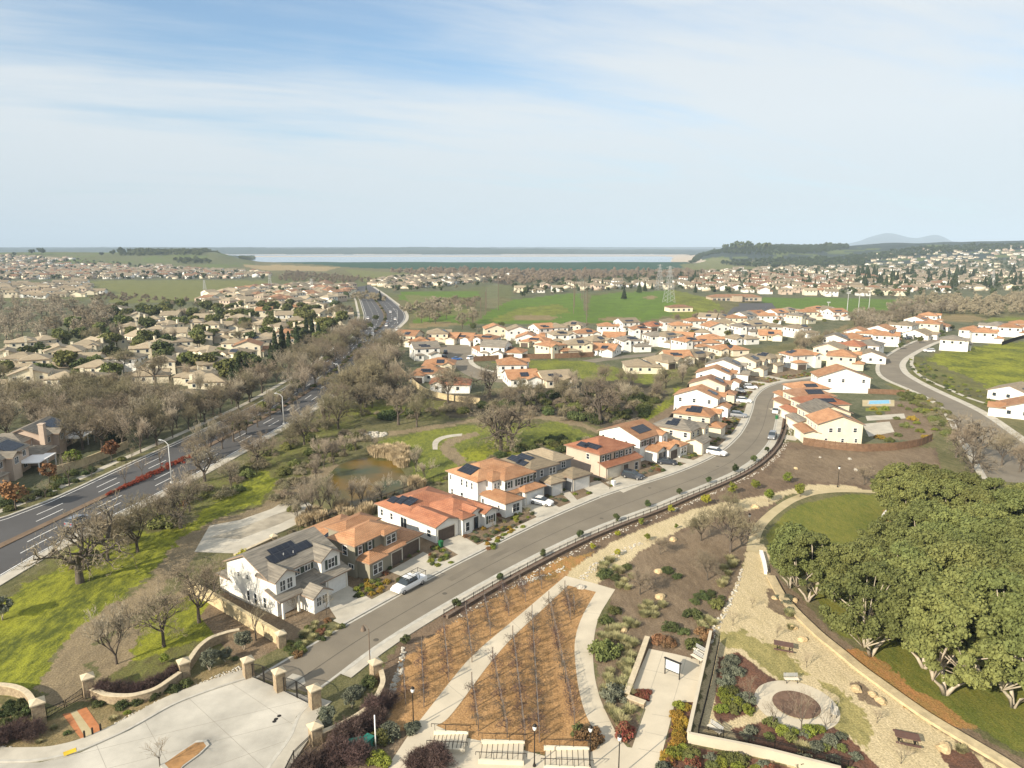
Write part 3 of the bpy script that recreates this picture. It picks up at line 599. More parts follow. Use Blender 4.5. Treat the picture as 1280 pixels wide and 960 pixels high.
def kerbwalk(K, sgn, name, w1=.35, w2=1.55, wm='concrete'):
    a = offset(K, sgn*.0); b = offset(K, sgn*w1); c = offset(K, sgn*(w1+w2))
    o = strip(a, b, .14, .14).build('kerb', 'kerb'); upn(o); tag(o, kind='structure')
    o = strip(b, c, .125, .12).build(name, wm); upn(o); tag(o, kind='structure'); return c
FS = kerbwalk(FK[6:], 1, 'sidewalk'); NS = kerbwalk(NK[2:], -1, 'sidewalk', .3, 1.25)
def ladder(K1, K2, n=26): pass
def disc(px, py, r, z, name, m):
    x, y, _ = at(px, py); tag(MB().face([(x+r*cos(a), y+r*sin(a), z) for a in np.arange(14)*2*pi/14]).build(name, m), kind='structure')
for x, y in ((470, 800), (556, 742), (752, 648), (812, 610), (897, 583), (934, 540)): disc(x, y, .36, .024, 'manhole_cover', 'seam')
for x, y in ((345, 899), (349, 895), (343, 902)): disc(x, y, .22, .022, 'utility_cover', 'iron')
for t, z in ((.035, .018), (.965, .018)): p = FK*(1-t)+NK*t; upn(tag(strip(offset(p, .16), offset(p, -.16), z).build('gutter', 'kerb'), kind='structure'))
for a, b, w_ in ((14, 22, .30), (46, 52, .62), (70, 78, .25)):
    q1 = FK*(1-w_)+NK*w_; q2 = FK*(.84-w_)+NK*(w_+.16); upn(tag(strip(q1[a:b], q2[a:b], .016).build('asphalt_patch', 'asphalt_patch'), kind='structure'))
# right-hand street beyond the houses
l2 = [(1104, 449), (1099, 458), (1100, 468), (1110, 476), (1127, 482), (1150, 492), (1167, 500), (1185, 514), (1197, 535), (1215, 565), (1235, 600)]
r2 = [(1128, 449), (1123, 457), (1128, 467), (1146, 478), (1170, 490), (1210, 508), (1232, 520), (1255, 537), (1282, 556), (1310, 580), (1340, 610)]
l2 = [(1168, 421), (1150, 425), (1125, 436)]+l2; r2 = [(1180, 424), (1163, 430), (1143, 440)]+r2
L2 = smoothline(W(l2), 60); R2 = smoothline(W(r2), 60)
upn(tag(strip(L2, R2, .012).build('street', 'asphalt'), kind='structure')); kerbwalk(R2, 1, 'sidewalk', .3, 2.0); kerbwalk(L2, -1, 'sidewalk', .3, 1.2)
g2 = smoothline(W([(1141, 442), (1139, 455), (1145, 466), (1160, 476), (1185, 486), (1210, 498), (1238, 506)]), 30)
upn(tag(strip(offset(g2, .7), offset(g2, -.7), .02).build('garden_path', 'concrete'), kind='structure'))
# cul-de-sac street in the middle distance
l3 = W([(548, 437), (556, 443), (566, 455), (575, 465), (590, 473), (620, 480), (650, 478)]); r3 = W([(590, 437), (588, 446), (584, 452), (592, 459), (606, 464), (625, 467), (645, 466)])
upn(tag(strip(smoothline(l3, 20), smoothline(r3, 20), .012).build('street', 'asphalt'), kind='structure')); kerbwalk(smoothline(r3, 20), 1, 'sidewalk', .3, 1.8)
sheet('street', [(545, 432), (600, 430), (596, 438), (548, 440)], 'asphalt', .008)
l4 = smoothline(W([(735, 452), (770, 446), (800, 445), (850, 440), (900, 430), (950, 415)]), 20); upn(tag(strip(offset(l4, 3.5), offset(l4, -3.5), .012).build('street', 'asphalt'), kind='structure'))
# arterial road
FA = W([(-220, 700), (0, 658), (160, 580), (225, 552), (270, 530), (320, 507), (368, 478), (400, 458), (433, 430), (452, 410), (456, 395), (450, 375), (440, 360)])
NA = W([(-250, 900), (0, 712), (112, 660), (212, 612), (320, 552), (360, 530), (395, 507), (433, 480), (461, 447), (481, 421), (496, 410), (507, 400), (507, 392), (498, 382), (480, 368), (462, 356)])
FA = smoothline(FA, 90); NA = smoothline(NA, 90)
upn(tag(strip(FA, NA, .010).build('arterial_road', 'asphalt_dark'), kind='structure'))
fs = kerbwalk(FA[:80], 1, 'verge_kerb', .3, .3, 'kerb'); upn(tag(strip(offset(FA[:80], 3.2), offset(FA[:80], 4.9), .02).build('sidewalk', 'concrete'), kind='structure'))
kerbwalk(NA[:85], -1, 'sidewalk', .3, 1.9)
def along(t, i0=0, i1=90): return FA*(1-t)+NA*t
for t in (.035, .97): p = along(t); upn(tag(strip(offset(p, .1), offset(p, -.1), .018).build('edge_line', 'paint_white'), kind='structure'))
for t in (.20, .34, .66, .80):
    p = resample(along(t), 260); mb = MB()
    for i in range(0, 200, 5): strip(offset(p[i:i+3], .09), offset(p[i:i+3], -.09), .018, mb=mb)
    upn(tag(mb.build('lane_dashes', 'paint_white'), kind='structure'))
md = along(.46)[:74]; md2 = along(.54)[:74]
upn(tag(strip(md, md2, .14, .13).build('median', 'bark_soil'), kind='structure'))
MT['wood_bark'] = MT['bark']
# gate forecourt
sheet('forecourt', [(-80, 952), (50, 953), (100, 941), (162, 913), (217, 881), (265, 863), (318, 846), (350, 862), (394, 872), (383, 882), (370, 896), (362, 921), (333, 960), (315, 1000), (-80, 1000)], 'concrete_plaza', .012)
k1 = smoothline(W([(-80, 954), (50, 953), (100, 941), (162, 913), (217, 881), (265, 863), (318, 846)]), 40); kerbwalk(k1, 1, 'sidewalk', .25, 1.7)
k2 = smoothline(W([(394, 872), (383, 882), (370, 896), (362, 921), (333, 960), (312, 1000)]), 24); kerbwalk(k2, 1, 'sidewalk', .35, 1.8)
mb = MB()   # saw cuts of the forecourt
for a, b in (((120, 930), (150, 1000)), ((180, 900), (230, 990)), ((235, 872), (330, 960)), ((290, 855), (365, 905)), ((60, 952), (394, 872)), ((40, 985), (372, 900)), ((150, 1000), (360, 925))):
    A, B = at(*a), at(*b); mb.bar((A[0], A[1], .016), (B[0], B[1], .016), .03, .004)
tag(mb.build('forecourt_joints', 'joint'), kind='structure')
isl = [(200, 958), (224, 941), (246, 927), (258, 926), (262, 932), (250, 944), (228, 960), (215, 975)]
o = sheet('planting_island', isl, 'kerb', .13, thick=.12)
c = np.mean(W(isl), axis=0); sheet('island_soil', [tuple(c+(np.array(p)-c)*.84) for p in W(isl)], 'orange_soil', .136, world=True)
sheet('gate_pad', [(352, 852), (366, 842), (380, 846), (382, 854), (370, 862), (356, 862)], 'concrete', .02)
sheet('tactile_pad', [(79, 942), (95, 936), (96, 941), (80, 947)], 'paint_yellow', .15)
# twin paver tracks at the pedestrian gate
for q in ([(78, 893), (88, 891), (107, 923), (104, 927), (98, 920)], [(96, 888), (108, 884), (128, 913), (118, 918)]): sheet('brick_track', q, 'terracotta', .03)
sheet('track_gravel', [(88, 891), (96, 888), (118, 918), (107, 923)], 'dg', .025)
# concrete park paths and plaza
P1 = [(482, 962), (512, 917), (545, 875), (568, 845), (592, 817), (640, 777), (675, 747), (707, 720), (738, 728), (769, 737), (762, 748), (747, 772), (741, 806), (742, 840), (748, 868), (757, 890), (772, 920), (784, 934), (790, 935), (798, 912), (807, 887), (790, 862), (800, 836), (811, 811), (845, 818), (881, 827), (875, 852), (869, 878), (844, 877), (836, 910), (824, 955), (810, 1000), (470, 1000)]
P1in = [(745, 740), (710, 732), (675, 765), (640, 797), (613, 828), (595, 852), (575, 880), (557, 902), (545, 907), (575, 921), (610, 928), (640, 934), (680, 945), (722, 945), (750, 937), (745, 917), (732, 895), (724, 866), (720, 840), (717, 802), (727, 770)]
def chk(P, i0, i1, n=2):
    Q = P[i0:i1]
    for _ in range(n):
        R_ = [Q[0]]
        for a, b in zip(Q[:-1], Q[1:]): R_ += [(a[0]*.75+b[0]*.25, a[1]*.75+b[1]*.25), (a[0]*.25+b[0]*.75, a[1]*.25+b[1]*.75)]
        Q = R_+[Q[-1]]
    return P[:i0]+Q+P[i1:]
P1 = chk(P1, 9, 17); P1 = chk(P1, 1, 8); P1in0 = P1in; P1in = chk([P1in[1]]+P1in[2:]+[P1in[0]], 12, len(P1in)); P1in = chk(P1in, 0, 8)
def holed(name, outer, inner, material, z):
    import mathutils
    o_, i_ = W(outer), W(inner); vv = [mathutils.Vector((p[0], p[1], 0)) for p in o_]; hh = [mathutils.Vector((p[0], p[1], 0)) for p in i_]
    t = mathutils.geometry.tessellate_polygon([vv, hh]); al = o_+i_; mb = MB()
    for a in t: mb.face([(*al[k], z) for k in a])
    o = mb.build(name, material); upn(o); return tag(o, kind='structure')
holed('park_path', P1, P1in, 'concrete_path', .03)
mb = MB()
for i in range(11):      # expansion joints across the curved path and the plaza
    a = smoothline(W(P1in0[14:21]+[P1in0[0]]), 12)[i]; b = smoothline(W([(784, 934), (757, 890), (742, 840), (741, 806), (747, 772), (762, 748), (769, 737)]), 12)[i]
for a, b in (((829, 815), (797, 912)), ((858, 822), (842, 876)), ((803, 836), (875, 852)), ((815, 893), (840, 897)), ((806, 915), (833, 921)), ((798, 936), (828, 942)), ((600, 812), (615, 825)), ((640, 777), (652, 788)), ((560, 856), (580, 872)), ((718, 815), (741, 816)), ((722, 860), (746, 862)), ((738, 905), (762, 902)), ((729, 765), (750, 768))):
    A, B = at(*a), at(*b); mb.bar((A[0], A[1], .034), (B[0], B[1], .034), .035, .004)
tag(mb.build('path_joints', 'joint'), kind='structure')
pa = smoothline(W([(940, 690), (944, 668), (951, 655), (967, 640), (989, 625), (1015, 616), (1045, 613), (1080, 614), (1120, 616)]), 40)
upn(tag(strip(offset(pa, .9), offset(pa, -.9), .03).build('lawn_path', 'dg'), kind='structure'))
pb = smoothline(W([(963, 722), (975, 745), (995, 768), (1025, 797), (1048, 815), (1075, 838), (1100, 856), (1130, 878), (1160, 899), (1205, 926), (1258, 957), (1290, 980)]), 60)
# ring path round the little tree bed
def ring(cx, cy, ro, ri, z, name, material):
    A = np.array(at(cx, cy)[:2]); t = np.linspace(0, 2*pi, 49); return upn(tag(strip([tuple(A+ro*np.array((cos(a), sin(a)))) for a in t], [tuple(A+ri*np.array((cos(a), sin(a)))) for a in t], z).build(name, material), kind='structure'))
RC = np.array(at(995.5, 880)[:2]); ro_ = abs(at(1046, 882)[0]-at(946, 882)[0])/2; ring(995.5, 881, ro_, ro_*.57, .03, 'ring_path', 'concrete_path'); sheet('ring_bed', [tuple(RC+ro_*.57*np.array((cos(a), sin(a)))) for a in np.linspace(0, 6.1, 24)], 'bed_soil', .02, world=True)
# catch basin apron
sheet('basin_apron', [(243, 690), (262, 657), (300, 650), (340, 636), (365, 621), (385, 628), (398, 637), (372, 655), (345, 668), (320, 682), (298, 692)], 'concrete', .02)
sheet('basin_stain', [(262, 672), (300, 660), (345, 643), (372, 634), (388, 637), (350, 655), (300, 674)], 'dirt_film', .026)
upn(tag(strip(smoothline(W([(541, 562), (540, 552), (548, 546), (562, 543), (578, 542)]), 14), smoothline(W([(547, 562), (547, 554), (553, 549), (564, 546), (577, 545)]), 14), .02).build('concrete_path', 'concrete'), kind='structure'))
# pond
o = sheet('pond_water', [tuple(p) for p in smoothline(W([(412, 594), (420, 583), (436, 576), (455, 572), (475, 571), (492, 577), (505, 590), (512, 604), (506, 616), (492, 628), (470, 637), (445, 638), (425, 628), (413, 612), (410, 602), (412, 594)]), 60)][:-1], 'pond_water', .03, world=True); o.name = 'pond_water'
o = sheet('lake_water', [(-2400, 2140), (900, 2140), (2600, 2400), (5200, 7600), (-7000, 7600)], 'lake_water', -1.2, world=True)
for v in o.data.vertices: v.co.z = -1.2

# ------------------------------------------------------------------ haze
hz = MB().box(-26000, 26000, -600, 46000, -6, 520).build('haze', []); tag(hz, 'thin pale blue haze lying over the whole valley', 'haze', kind='stuff')
hm = bpy.data.materials.new('haze'); hm.use_nodes = True; hn = hm.node_tree; hn.nodes.clear()
ho = hn.nodes.new('ShaderNodeOutputMaterial'); hv = hn.nodes.new('ShaderNodeVolumePrincipled'); hn.links.new(hv.outputs[0], ho.inputs['Volume'])
hv.inputs['Color'].default_value = (.62, .78, .97, 1); hv.inputs['Density'].default_value = 1.0e-4; hv.inputs['Anisotropy'].default_value = -.1
hz.data.materials.append(hm)
# ------------------------------------------------------------------ vegetation builders (numpy)
def quads_from(cent, n, size, rng, up=.0, aspect=1.0, outward=None):
    """leaf-sized quads: random orientation leaning to `outward`"""
    N = len(cent); a = rng.normal(size=(N, 3))
    if outward is not None: a = a*.75+outward
    a[:, 2] += up; a /= np.linalg.norm(a, axis=1)[:, None]+1e-9
    b = rng.normal(size=(N, 3)); b -= a*(a*b).sum(1)[:, None]; b /= np.linalg.norm(b, axis=1)[:, None]+1e-9; c = np.cross(a, b)
    s = (size*rng.uniform(.6, 1.3, N))[:, None]*.5
    V = np.stack([cent-b*s-c*s*aspect, cent+b*s-c*s*aspect*.6, cent+b*s*1.1+c*s*aspect, cent-b*s*.7+c*s*aspect], 1).reshape(-1, 3)
    return V, np.arange(4*N).reshape(-1, 4)
def cloud(clumps, n, size, rng, shell=.55, up=.35, flat=.8):
    C = []; O = []
    for x, y, z, r in clumps:
        d = rng.normal(size=(n, 3)); d /= np.linalg.norm(d, axis=1)[:, None]; rad = r*(shell+(1-shell)*rng.random(n))
        rad *= 1+.22*np.sin(d[:, 0]*5+x*3)*np.cos(d[:, 1]*4+y*3)
        p = d*rad[:, None]; p[:, 2] *= flat; C.append(p+np.array((x, y, z))); O.append(d)
    return quads_from(np.concatenate(C), 0, size, rng, up, 1.0, np.concatenate(O))
def crownclumps(rng, R_, H0, H1, n, r0, r1, gap=.0):
    out = []; zc = (H0+H1)/2; hz_ = (H1-H0)/2
    for i in range(n):
        d = rng.normal(size=3); d /= np.linalg.norm(d); q = rng.uniform(.45, 1.0)**.6
        out.append((d[0]*R_*q*.85, d[1]*R_*q*.85, zc+d[2]*hz_*q*.85, rng.uniform(r0, r1)))
    return out
def branches(rng, trunk_h, levels, spread, len0, r0, droop=0.0, kids=(4, 4, 4, 4), ratio=.68, upw=.35, trunks=1, wig=.25, twr=.018):
    """returns (limb V,F) and (twig V,F)"""
    LV, LF, TV, TF = [], [], [], []; cl = [0]; ct = [0]
    def prism(p, q, ra, rb, k=5):
        d = q-p; L = np.linalg.norm(d); d = d/(L+1e-9); up = np.array((0, 0, 1.)) if abs(d[2]) < .9 else np.array((1., 0, 0)); r = np.cross(d, up); r /= np.linalg.norm(r); s = np.cross(r, d)
        a = np.arange(k)*2*pi/k; c = np.outer(np.cos(a), r)+np.outer(np.sin(a), s); LV.append(p+c*ra); LV.append(q+c*rb); n = cl[0]; i = np.arange(k); j = (i+1) % k
        LF.append(np.stack([n+i, n+j, n+k+j, n+k+i], 1)); cl[0] += 2*k
    def twig(p, q, w_):
        d = q-p; r = np.cross(d, rng.normal(size=3)); r = r/(np.linalg.norm(r)+1e-9)*w_; TV.append(np.stack([p-r, p+r, q+r*.5, q-r*.5])); n = ct[0]; TF.append(np.array([[n, n+1, n+2, n+3]])); ct[0] += 4
    def grow(p, d, L, r, lev):
        seg = 3 if lev < 2 else 2; pts = [p]; dd = d.copy()
        for s in range(seg):
            dd = dd+rng.normal(size=3)*wig*.6; dd[2] += upw*.25-droop*(.3 if lev > 1 else 0); dd /= np.linalg.norm(dd); pts.append(pts[-1]+dd*L/seg)
        for s in range(seg):
            ra = r*(1-.5*s/seg); rb = r*(1-.5*(s+1)/seg)
            if lev < levels-2: prism(pts[s], pts[s+1], ra, rb, 6 if lev == 0 else 4)
            else: twig(pts[s], pts[s+1], max(ra, twr))
        if lev >= levels: return
        for k in range(kids[min(lev, len(kids)-1)]):
            t = rng.uniform(.35, 1.0) if k else 1.0; i = min(int(t*seg), seg-1); q = pts[i]+(pts[i+1]-pts[i])*(t*seg-i)
            a = rng.normal(size=3); a -= dd*(a@dd); a /= np.linalg.norm(a)+1e-9; nd_ = dd*(1-spread*.45)+a*spread*rng.uniform(.6, 1.2); nd_ /= np.linalg.norm(nd_)
            grow(q, nd_, L*ratio*rng.uniform(.75, 1.15), r*.58, lev+1)
    for t in range(trunks):
        d0 = np.array((0, 0, 1.)) if trunks == 1 else np.array((rng.normal()*.35, rng.normal()*.35, 1.)); d0 /= np.linalg.norm(d0)
        b = np.array((rng.normal()*.1*(trunks > 1), rng.normal()*.1*(trunks > 1), -.15)); top = b+d0*trunk_h
        prism(b, (b+top)/2, r0*1.25, r0*.95, 8); prism((b+top)/2, top, r0*.95, r0*.8, 8)
        for k in range(kids[0]+1):
            a = 2*pi*(k+rng.random()*.6)/(kids[0]+1); dd = np.array((cos(a)*spread, sin(a)*spread, .75+.3*rng.random())); dd /= np.linalg.norm(dd)
            grow(top-d0*rng.uniform(0, trunk_h*.25), dd, len0*rng.uniform(.8, 1.15), r0*.62, 1)
    cat_ = lambda A: np.concatenate(A) if A else np.zeros((0, 3))
    return (cat_(LV), np.concatenate(LF)), (cat_(TV), np.concatenate(TF))
TP = {}     # tree prototypes: name -> list of (part, mesh)
def bare_proto(key, seed, mats, **k):
    (a, b), (c, d) = branches(np.random.default_rng(seed), **k)
    TP[key] = [('trunk', npmesh(key+'_trunk', a, b, [mats[0]], smooth=True)), ('twigs', npmesh(key+'_twigs', c, d, [mats[1]]))]
    return max(a[:, 2].max(), c[:, 2].max())
HT = {}
for i in range(4):
    HT['bare%d' % i] = bare_proto('bare%d' % i, 30+i, ('bark', 'twig'), trunk_h=2.6, levels=6, spread=.72, len0=2.7, r0=.22, kids=(4, 4, 4, 4, 4), ratio=.70, twr=.016)
    HT['pale%d' % i] = bare_proto('pale%d' % i, 50+i, ('bark', 'twig_pale'), trunk_h=1.6, levels=6, spread=.45, len0=3.0, r0=.15, kids=(4, 4, 4, 4, 3), ratio=.66, upw=.8, trunks=1, twr=.02)
    HT['olive%d' % i] = bare_proto('olive%d' % i, 70+i, ('bark', 'twig_olive'), trunk_h=2.0, levels=6, spread=.62, len0=2.7, r0=.20, kids=(4, 4, 4, 4, 4), ratio=.70, twr=.018)
for i in range(3):
    HT['gnarl%d' % i] = bare_proto('gnarl%d' % i, 90+i, ('bark', 'twig'), trunk_h=3.0, levels=6, spread=.95, len0=4.2, r0=.42, kids=(4, 4, 4, 3, 3), ratio=.66, wig=.65, upw=.15, twr=.018)
    HT['young%d' % i] = bare_proto('young%d' % i, 110+i, ('bark', 'twig'), trunk_h=1.4, levels=4, spread=.5, len0=1.3, r0=.06, kids=(4, 4, 4, 3), ratio=.7, twr=.009, upw=.5)
    HT['purple%d' % i] = bare_proto('purple%d' % i, 130+i, ('twig_purple', 'twig_purple'), trunk_h=.25, levels=4, spread=.8, len0=.75, r0=.05, kids=(7, 6, 6, 5), ratio=.72, trunks=3, twr=.014)
def leafy_proto(key, seed, leafm, barkm, Rc, h0, h1, nc, r0, r1, n, size, trunk_r=.2, multi=1, flat=.8, shell=.55, lean=.25, up=.35):
    rng = np.random.default_rng(seed); cl = crownclumps(rng, Rc, h0, h1, nc, r0, r1); V, Fc = cloud(cl, n, size, rng, shell, up, flat)
    mb = MB(); zc = (h0+h1)/2
    for t in range(multi):
        a = 2*pi*t/multi+rng.random(); fx = lean*Rc*cos(a)*(multi > 1); fy = lean*Rc*sin(a)*(multi > 1)
        mb.tube([(0, 0, -.2), (fx*.35, fy*.35, h0*.5), (fx, fy, h0*1.05), (fx*1.4, fy*1.4, zc)], [trunk_r*1.3/(multi**.4), trunk_r/(multi**.4), trunk_r*.8/(multi**.4), trunk_r*.4/(multi**.4)], 7)
        for c in cl[t::multi][:7]: mb.tube([(fx, fy, h0*.95), ((fx+c[0])/2, (fy+c[1])/2, (h0+c[2])/2), (c[0], c[1], c[2])], [trunk_r*.45/(multi**.3), trunk_r*.3/(multi**.3), trunk_r*.12], 5)
    TP[key] = [('trunk', mb.mesh(key+'_trunk', [barkm], True)), ('crown', npmesh(key+'_crown', V, Fc, [leafm]))]; HT[key] = h1+r1*flat
def oakclumps(rng, R_, H0, H1, n, r0, r1):
    out = []; zc = H0+(H1-H0)*.42
    for i in range(n):
        a = rng.uniform(0, 2*pi); t = rng.uniform(-.35, 1.0); q = math.sqrt(max(0, 1-max(t, 0)**2))*rng.uniform(.72, 1.0)*(1 if t > 0 else .92); ex = 1+.22*math.sin(2*a+n)+.12*math.sin(5*a)
        out.append((R_*q*ex*cos(a), R_*q*ex*sin(a), zc+t*((H1-zc) if t > 0 else (zc-H0)), rng.uniform(r0, r1)))
    return out
_cc = crownclumps
for i in range(6):
    crownclumps = oakclumps; leafy_proto('oak%d' % i, 200+i, 'leaf_oak', 'bark_pale', 3.9+.25*i, 2.1, 10.4, 84, .6, 1.12, 330, .22, .28, multi=3, lean=.42, shell=.45)
crownclumps = _cc
for i in range(3):
    leafy_proto('mid%d' % i, 220+i, 'leaf_mid', 'bark', 3.6, 2.4, 7.5, 26, .9, 1.6, 110, .55, .2, shell=.6)
    leafy_proto('dark%d' % i, 230+i, 'leaf_dark', 'bark', 3.8, 2.2, 8, 26, 1.0, 1.8, 110, .6, .22, shell=.6)
    leafy_proto('brownleaf%d' % i, 240+i, 'leaf_orange', 'bark', 2.2, 2.0, 5.6, 22, .5, .9, 60, .32, .12, shell=.3)
    leafy_proto('smallround%d' % i, 250+i, 'leaf_dark', 'bark', .85, .55, 2.0, 18, .32, .5, 90, .14, .05, shell=.5)
    leafy_proto('yellowtree%d' % i, 260+i, 'leaf_yellow', 'bark', .9, .5, 2.1, 18, .3, .5, 110, .12, .05, shell=.3)
    leafy_proto('limetree%d' % i, 270+i, 'leaf_lime', 'bark', 1.0, .6, 2.5, 20, .3, .6, 110, .14, .06, shell=.35)
    leafy_proto('greytree%d' % i, 280+i, 'leaf_grey', 'bark_pale', 1.3, .8, 3.0, 26, .3, .6, 150, .12, .07, multi=2, shell=.4)
def conifer_proto(key, seed, h, Rb, n, size, leafm='leaf_conifer', power=.9):
    rng = np.random.default_rng(seed); t = rng.random(n)**1.35; ang = rng.uniform(0, 2*pi, n); rr = Rb*(1-t)**power*(.55+.45*rng.random(n))*(1+.18*np.sin(ang*5+t*30))
    cz = .8+t*(h-.8); P = np.stack([rr*np.cos(ang), rr*np.sin(ang), cz], 1); O = np.stack([np.cos(ang), np.sin(ang), np.full(n, -.1)], 1)
    V, Fc = quads_from(P, 0, size, rng, .1, 1.2, O); mb = MB().tube([(0, 0, -.2), (0, 0, h*.95)], [Rb*.09, .03], 6)
    TP[key] = [('trunk', mb.mesh(key+'_trunk', ['bark'])), ('crown', npmesh(key+'_crown', V, Fc, [leafm]))]; HT[key] = h
for i in range(3): conifer_proto('conifer%d' % i, 300+i, 12, 2.5+.3*i, 2600, .5); conifer_proto('cypress%d' % i, 310+i, 10, 1.3, 1800, .38, 'leaf_conifer', .55)
def lod_proto(key, seed, leafm, Rc, h0, h1, nc, n, size, r=1.3, shell=.5):
    rng = np.random.default_rng(seed); V, Fc = cloud(crownclumps(rng, Rc, h0, h1, nc, r*.7, r*1.2), n, size, rng, shell); HT[key] = h1+r*.8
    t = MB().tube([(0, 0, -.3), (0, 0, (h0+h1)/2)], [.25, .12], 5); nv = len(V)
    TP[key] = [('trunk', t.mesh(key+'_trunk', ['bark'])), ('crown', npmesh(key+'_crown', V, Fc, [leafm]))]
for i in range(3):
    lod_proto('farbare%d' % i, 330+i, 'twig', 3.8, 2.2, 8.5, 30, 60, .26, 1.4, .1); lod_proto('farpale%d' % i, 336+i, 'twig_pale', 3.2, 2, 8.5, 26, 60, .22, 1.2, .1)
    lod_proto('faroak%d' % i, 340+i, 'leaf_dark', 4, 2.4, 8, 14, 60, 1.0, 1.7)
# low plants: one mesh each
PP = {}
def shrub_proto(key, seed, leafm, R_, h, nc, n, size, r=.4, shell=.6):
    rng = np.random.default_rng(seed); cl = []
    for i in range(nc): a = rng.uniform(0, 2*pi); q = R_*math.sqrt(rng.random())*.8; cl.append((q*cos(a), q*sin(a), max(.1, (h-r*.8)*(1-(q/R_)**2)*rng.uniform(.5, 1)), r*rng.uniform(.7, 1.2)))
    V, Fc = cloud(cl, n, size, rng, shell, .5, .8); V[:, 2] = np.maximum(V[:, 2], 0); PP[key] = npmesh(key, V, Fc, [leafm])
for i in range(3):
    for k, m_ in (('sdark', 'leaf_dark'), ('smid', 'leaf_mid'), ('sgrey', 'leaf_grey'), ('slime', 'leaf_lime'), ('sgold', 'leaf_gold'), ('srust', 'leaf_rustred'), ('sred', 'flower_red'), ('syellow', 'leaf_yellow')):
        shrub_proto(k+str(i), 400+i+len(PP), m_, .8, .8, 20, 95, .085, .27)
    shrub_proto('bigbush%d' % i, 500+i, 'leaf_mid', 2.2, 2.2, 34, 120, .2, .62); shrub_proto('bigdark%d' % i, 505+i, 'leaf_dark', 2.4, 2.4, 34, 120, .22, .68)
    shrub_proto('brownbush%d' % i, 510+i, 'twig', 2.2, 2.4, 26, 90, .13, .8, .1); shrub_proto('olivebush%d' % i, 515+i, 'twig_olive', 2.2, 2.4, 26, 90, .13, .8, .1)
def blades_proto(key, seed, mats, n, R_, h, w_, lean):
    rng = np.random.default_rng(seed); a = rng.uniform(0, 2*pi, n); q = R_*.8*np.sqrt(rng.random(n)); b = np.stack([q*np.cos(a), q*np.sin(a), np.zeros(n)], 1)
    hh = h*rng.uniform(.6, 1.1, n); a2 = a+rng.normal(size=n)*.5; tip = b+np.stack([np.cos(a2)*lean*hh*rng.random(n), np.sin(a2)*lean*hh*rng.random(n), hh], 1)
    s = np.stack([-np.sin(a2), np.cos(a2), np.zeros(n)], 1)*w_; mid_ = (b+tip)/2+np.array((0, 0, .15))*h
    V = np.stack([b-s, b+s, mid_+s*1.2, mid_-s*1.2, mid_-s*1.2, mid_+s*1.2, tip+s*.3, tip-s*.3], 1).reshape(-1, 3); PP[key] = npmesh(key, V, np.arange(8*n).reshape(-1, 4), mats)
for i in range(3):
    blades_proto('tuft%d' % i, 520+i, ['tuft'], 520, .62, .62, .018, 1.0); blades_proto('reeds%d' % i, 530+i, ['reed'], 620, 1.7, 1.9, .045, .4); blades_proto('agave%d' % i, 536+i, ['leaf_grey'], 40, .4, .6, .06, 1.1)
def tree(key, name, loc, h=None, rz=None, label=None, cat='tree', group=None, parts=True):
    s = (h/HT[key]) if h else 1.0; rz = random.uniform(0, 6.28) if rz is None else rz
    root = empty(name, loc, rz, label, cat, group); root.scale = (s*random.uniform(.9, 1.1), s*random.uniform(.9, 1.1), s)
    for pn, me in TP[key]: linkmesh(pn, me, root)
    return root
def plant(key, name, loc, s=1.0, label=None, cat='shrub', group=None, sz=1.0):
    o = linkmesh(name, PP[key], None, loc, random.uniform(0, 6.28), (s, s*random.uniform(.85, 1.15), s*sz)); return tag(o, label, cat, group)
def hpx(px, py, n):      # metres seen as n photo pixels at a ground point
    x, y, z = at(px, py); return n*(y*cos(PT)-(z-CAMZ)*sin(PT))/F/cos(PT)*.96
def merge_instances(name, items, label, cat=None, mats=None):
    """one mesh made of many placed copies (only for what nobody could count)"""
    VS, FS_, MI = [], [], []; n = 0
    cache = {}
    for me, loc, rz, sc in items:
        if me.name not in cache:
            v = np.empty(len(me.vertices)*3, np.float32); me.vertices.foreach_get('co', v); l = np.empty(len(me.loops), np.int32); me.loops.foreach_get('vertex_index', l)
            mi = np.empty(len(me.polygons), np.int32); me.polygons.foreach_get('material_index', mi); cache[me.name] = (v.reshape(-1, 3), l.reshape(-1, 4), mi)
        v, f, mi = cache[me.name]; c, s = cos(rz), sin(rz); q = v*np.array(sc, np.float32); q = np.stack([q[:, 0]*c-q[:, 1]*s+loc[0], q[:, 0]*s+q[:, 1]*c+loc[1], q[:, 2]+loc[2]], 1)
        VS.append(q); FS_.append(f+n); MI.append(mi); n += len(v)
    o = linkmesh(name, npmesh(name, np.concatenate(VS), np.concatenate(FS_), mats, np.concatenate(MI))); return tag(o, label, cat, kind='stuff')
def scatter(poly, spacing, rng, jit=.45, world=False, rot=0.0):
    wp = poly if world else W(poly); P = np.array(wp); c, s = cos(rot), sin(rot); Q = np.stack([P[:, 0]*c+P[:, 1]*s, -P[:, 0]*s+P[:, 1]*c], 1)
    sx, sy = (spacing if hasattr(spacing, '__len__') else (spacing, spacing)); xs = np.arange(Q[:, 0].min(), Q[:, 0].max()+sx, sx); ys = np.arange(Q[:, 1].min(), Q[:, 1].max()+sy, sy)
    X, Y = np.meshgrid(xs, ys); X = X.ravel()+rng.uniform(-jit, jit, X.size)*sx; Y = Y.ravel()+rng.uniform(-jit, jit, Y.size)*sy
    x = X*c-Y*s; y = X*s+Y*c; m = inpoly(x, y, wp); x, y = x[m], y[m]; z = hgt(x, y) if len(x) else []; return [(float(a), float(b), float(c)) for a, b, c in zip(x, y, z)]

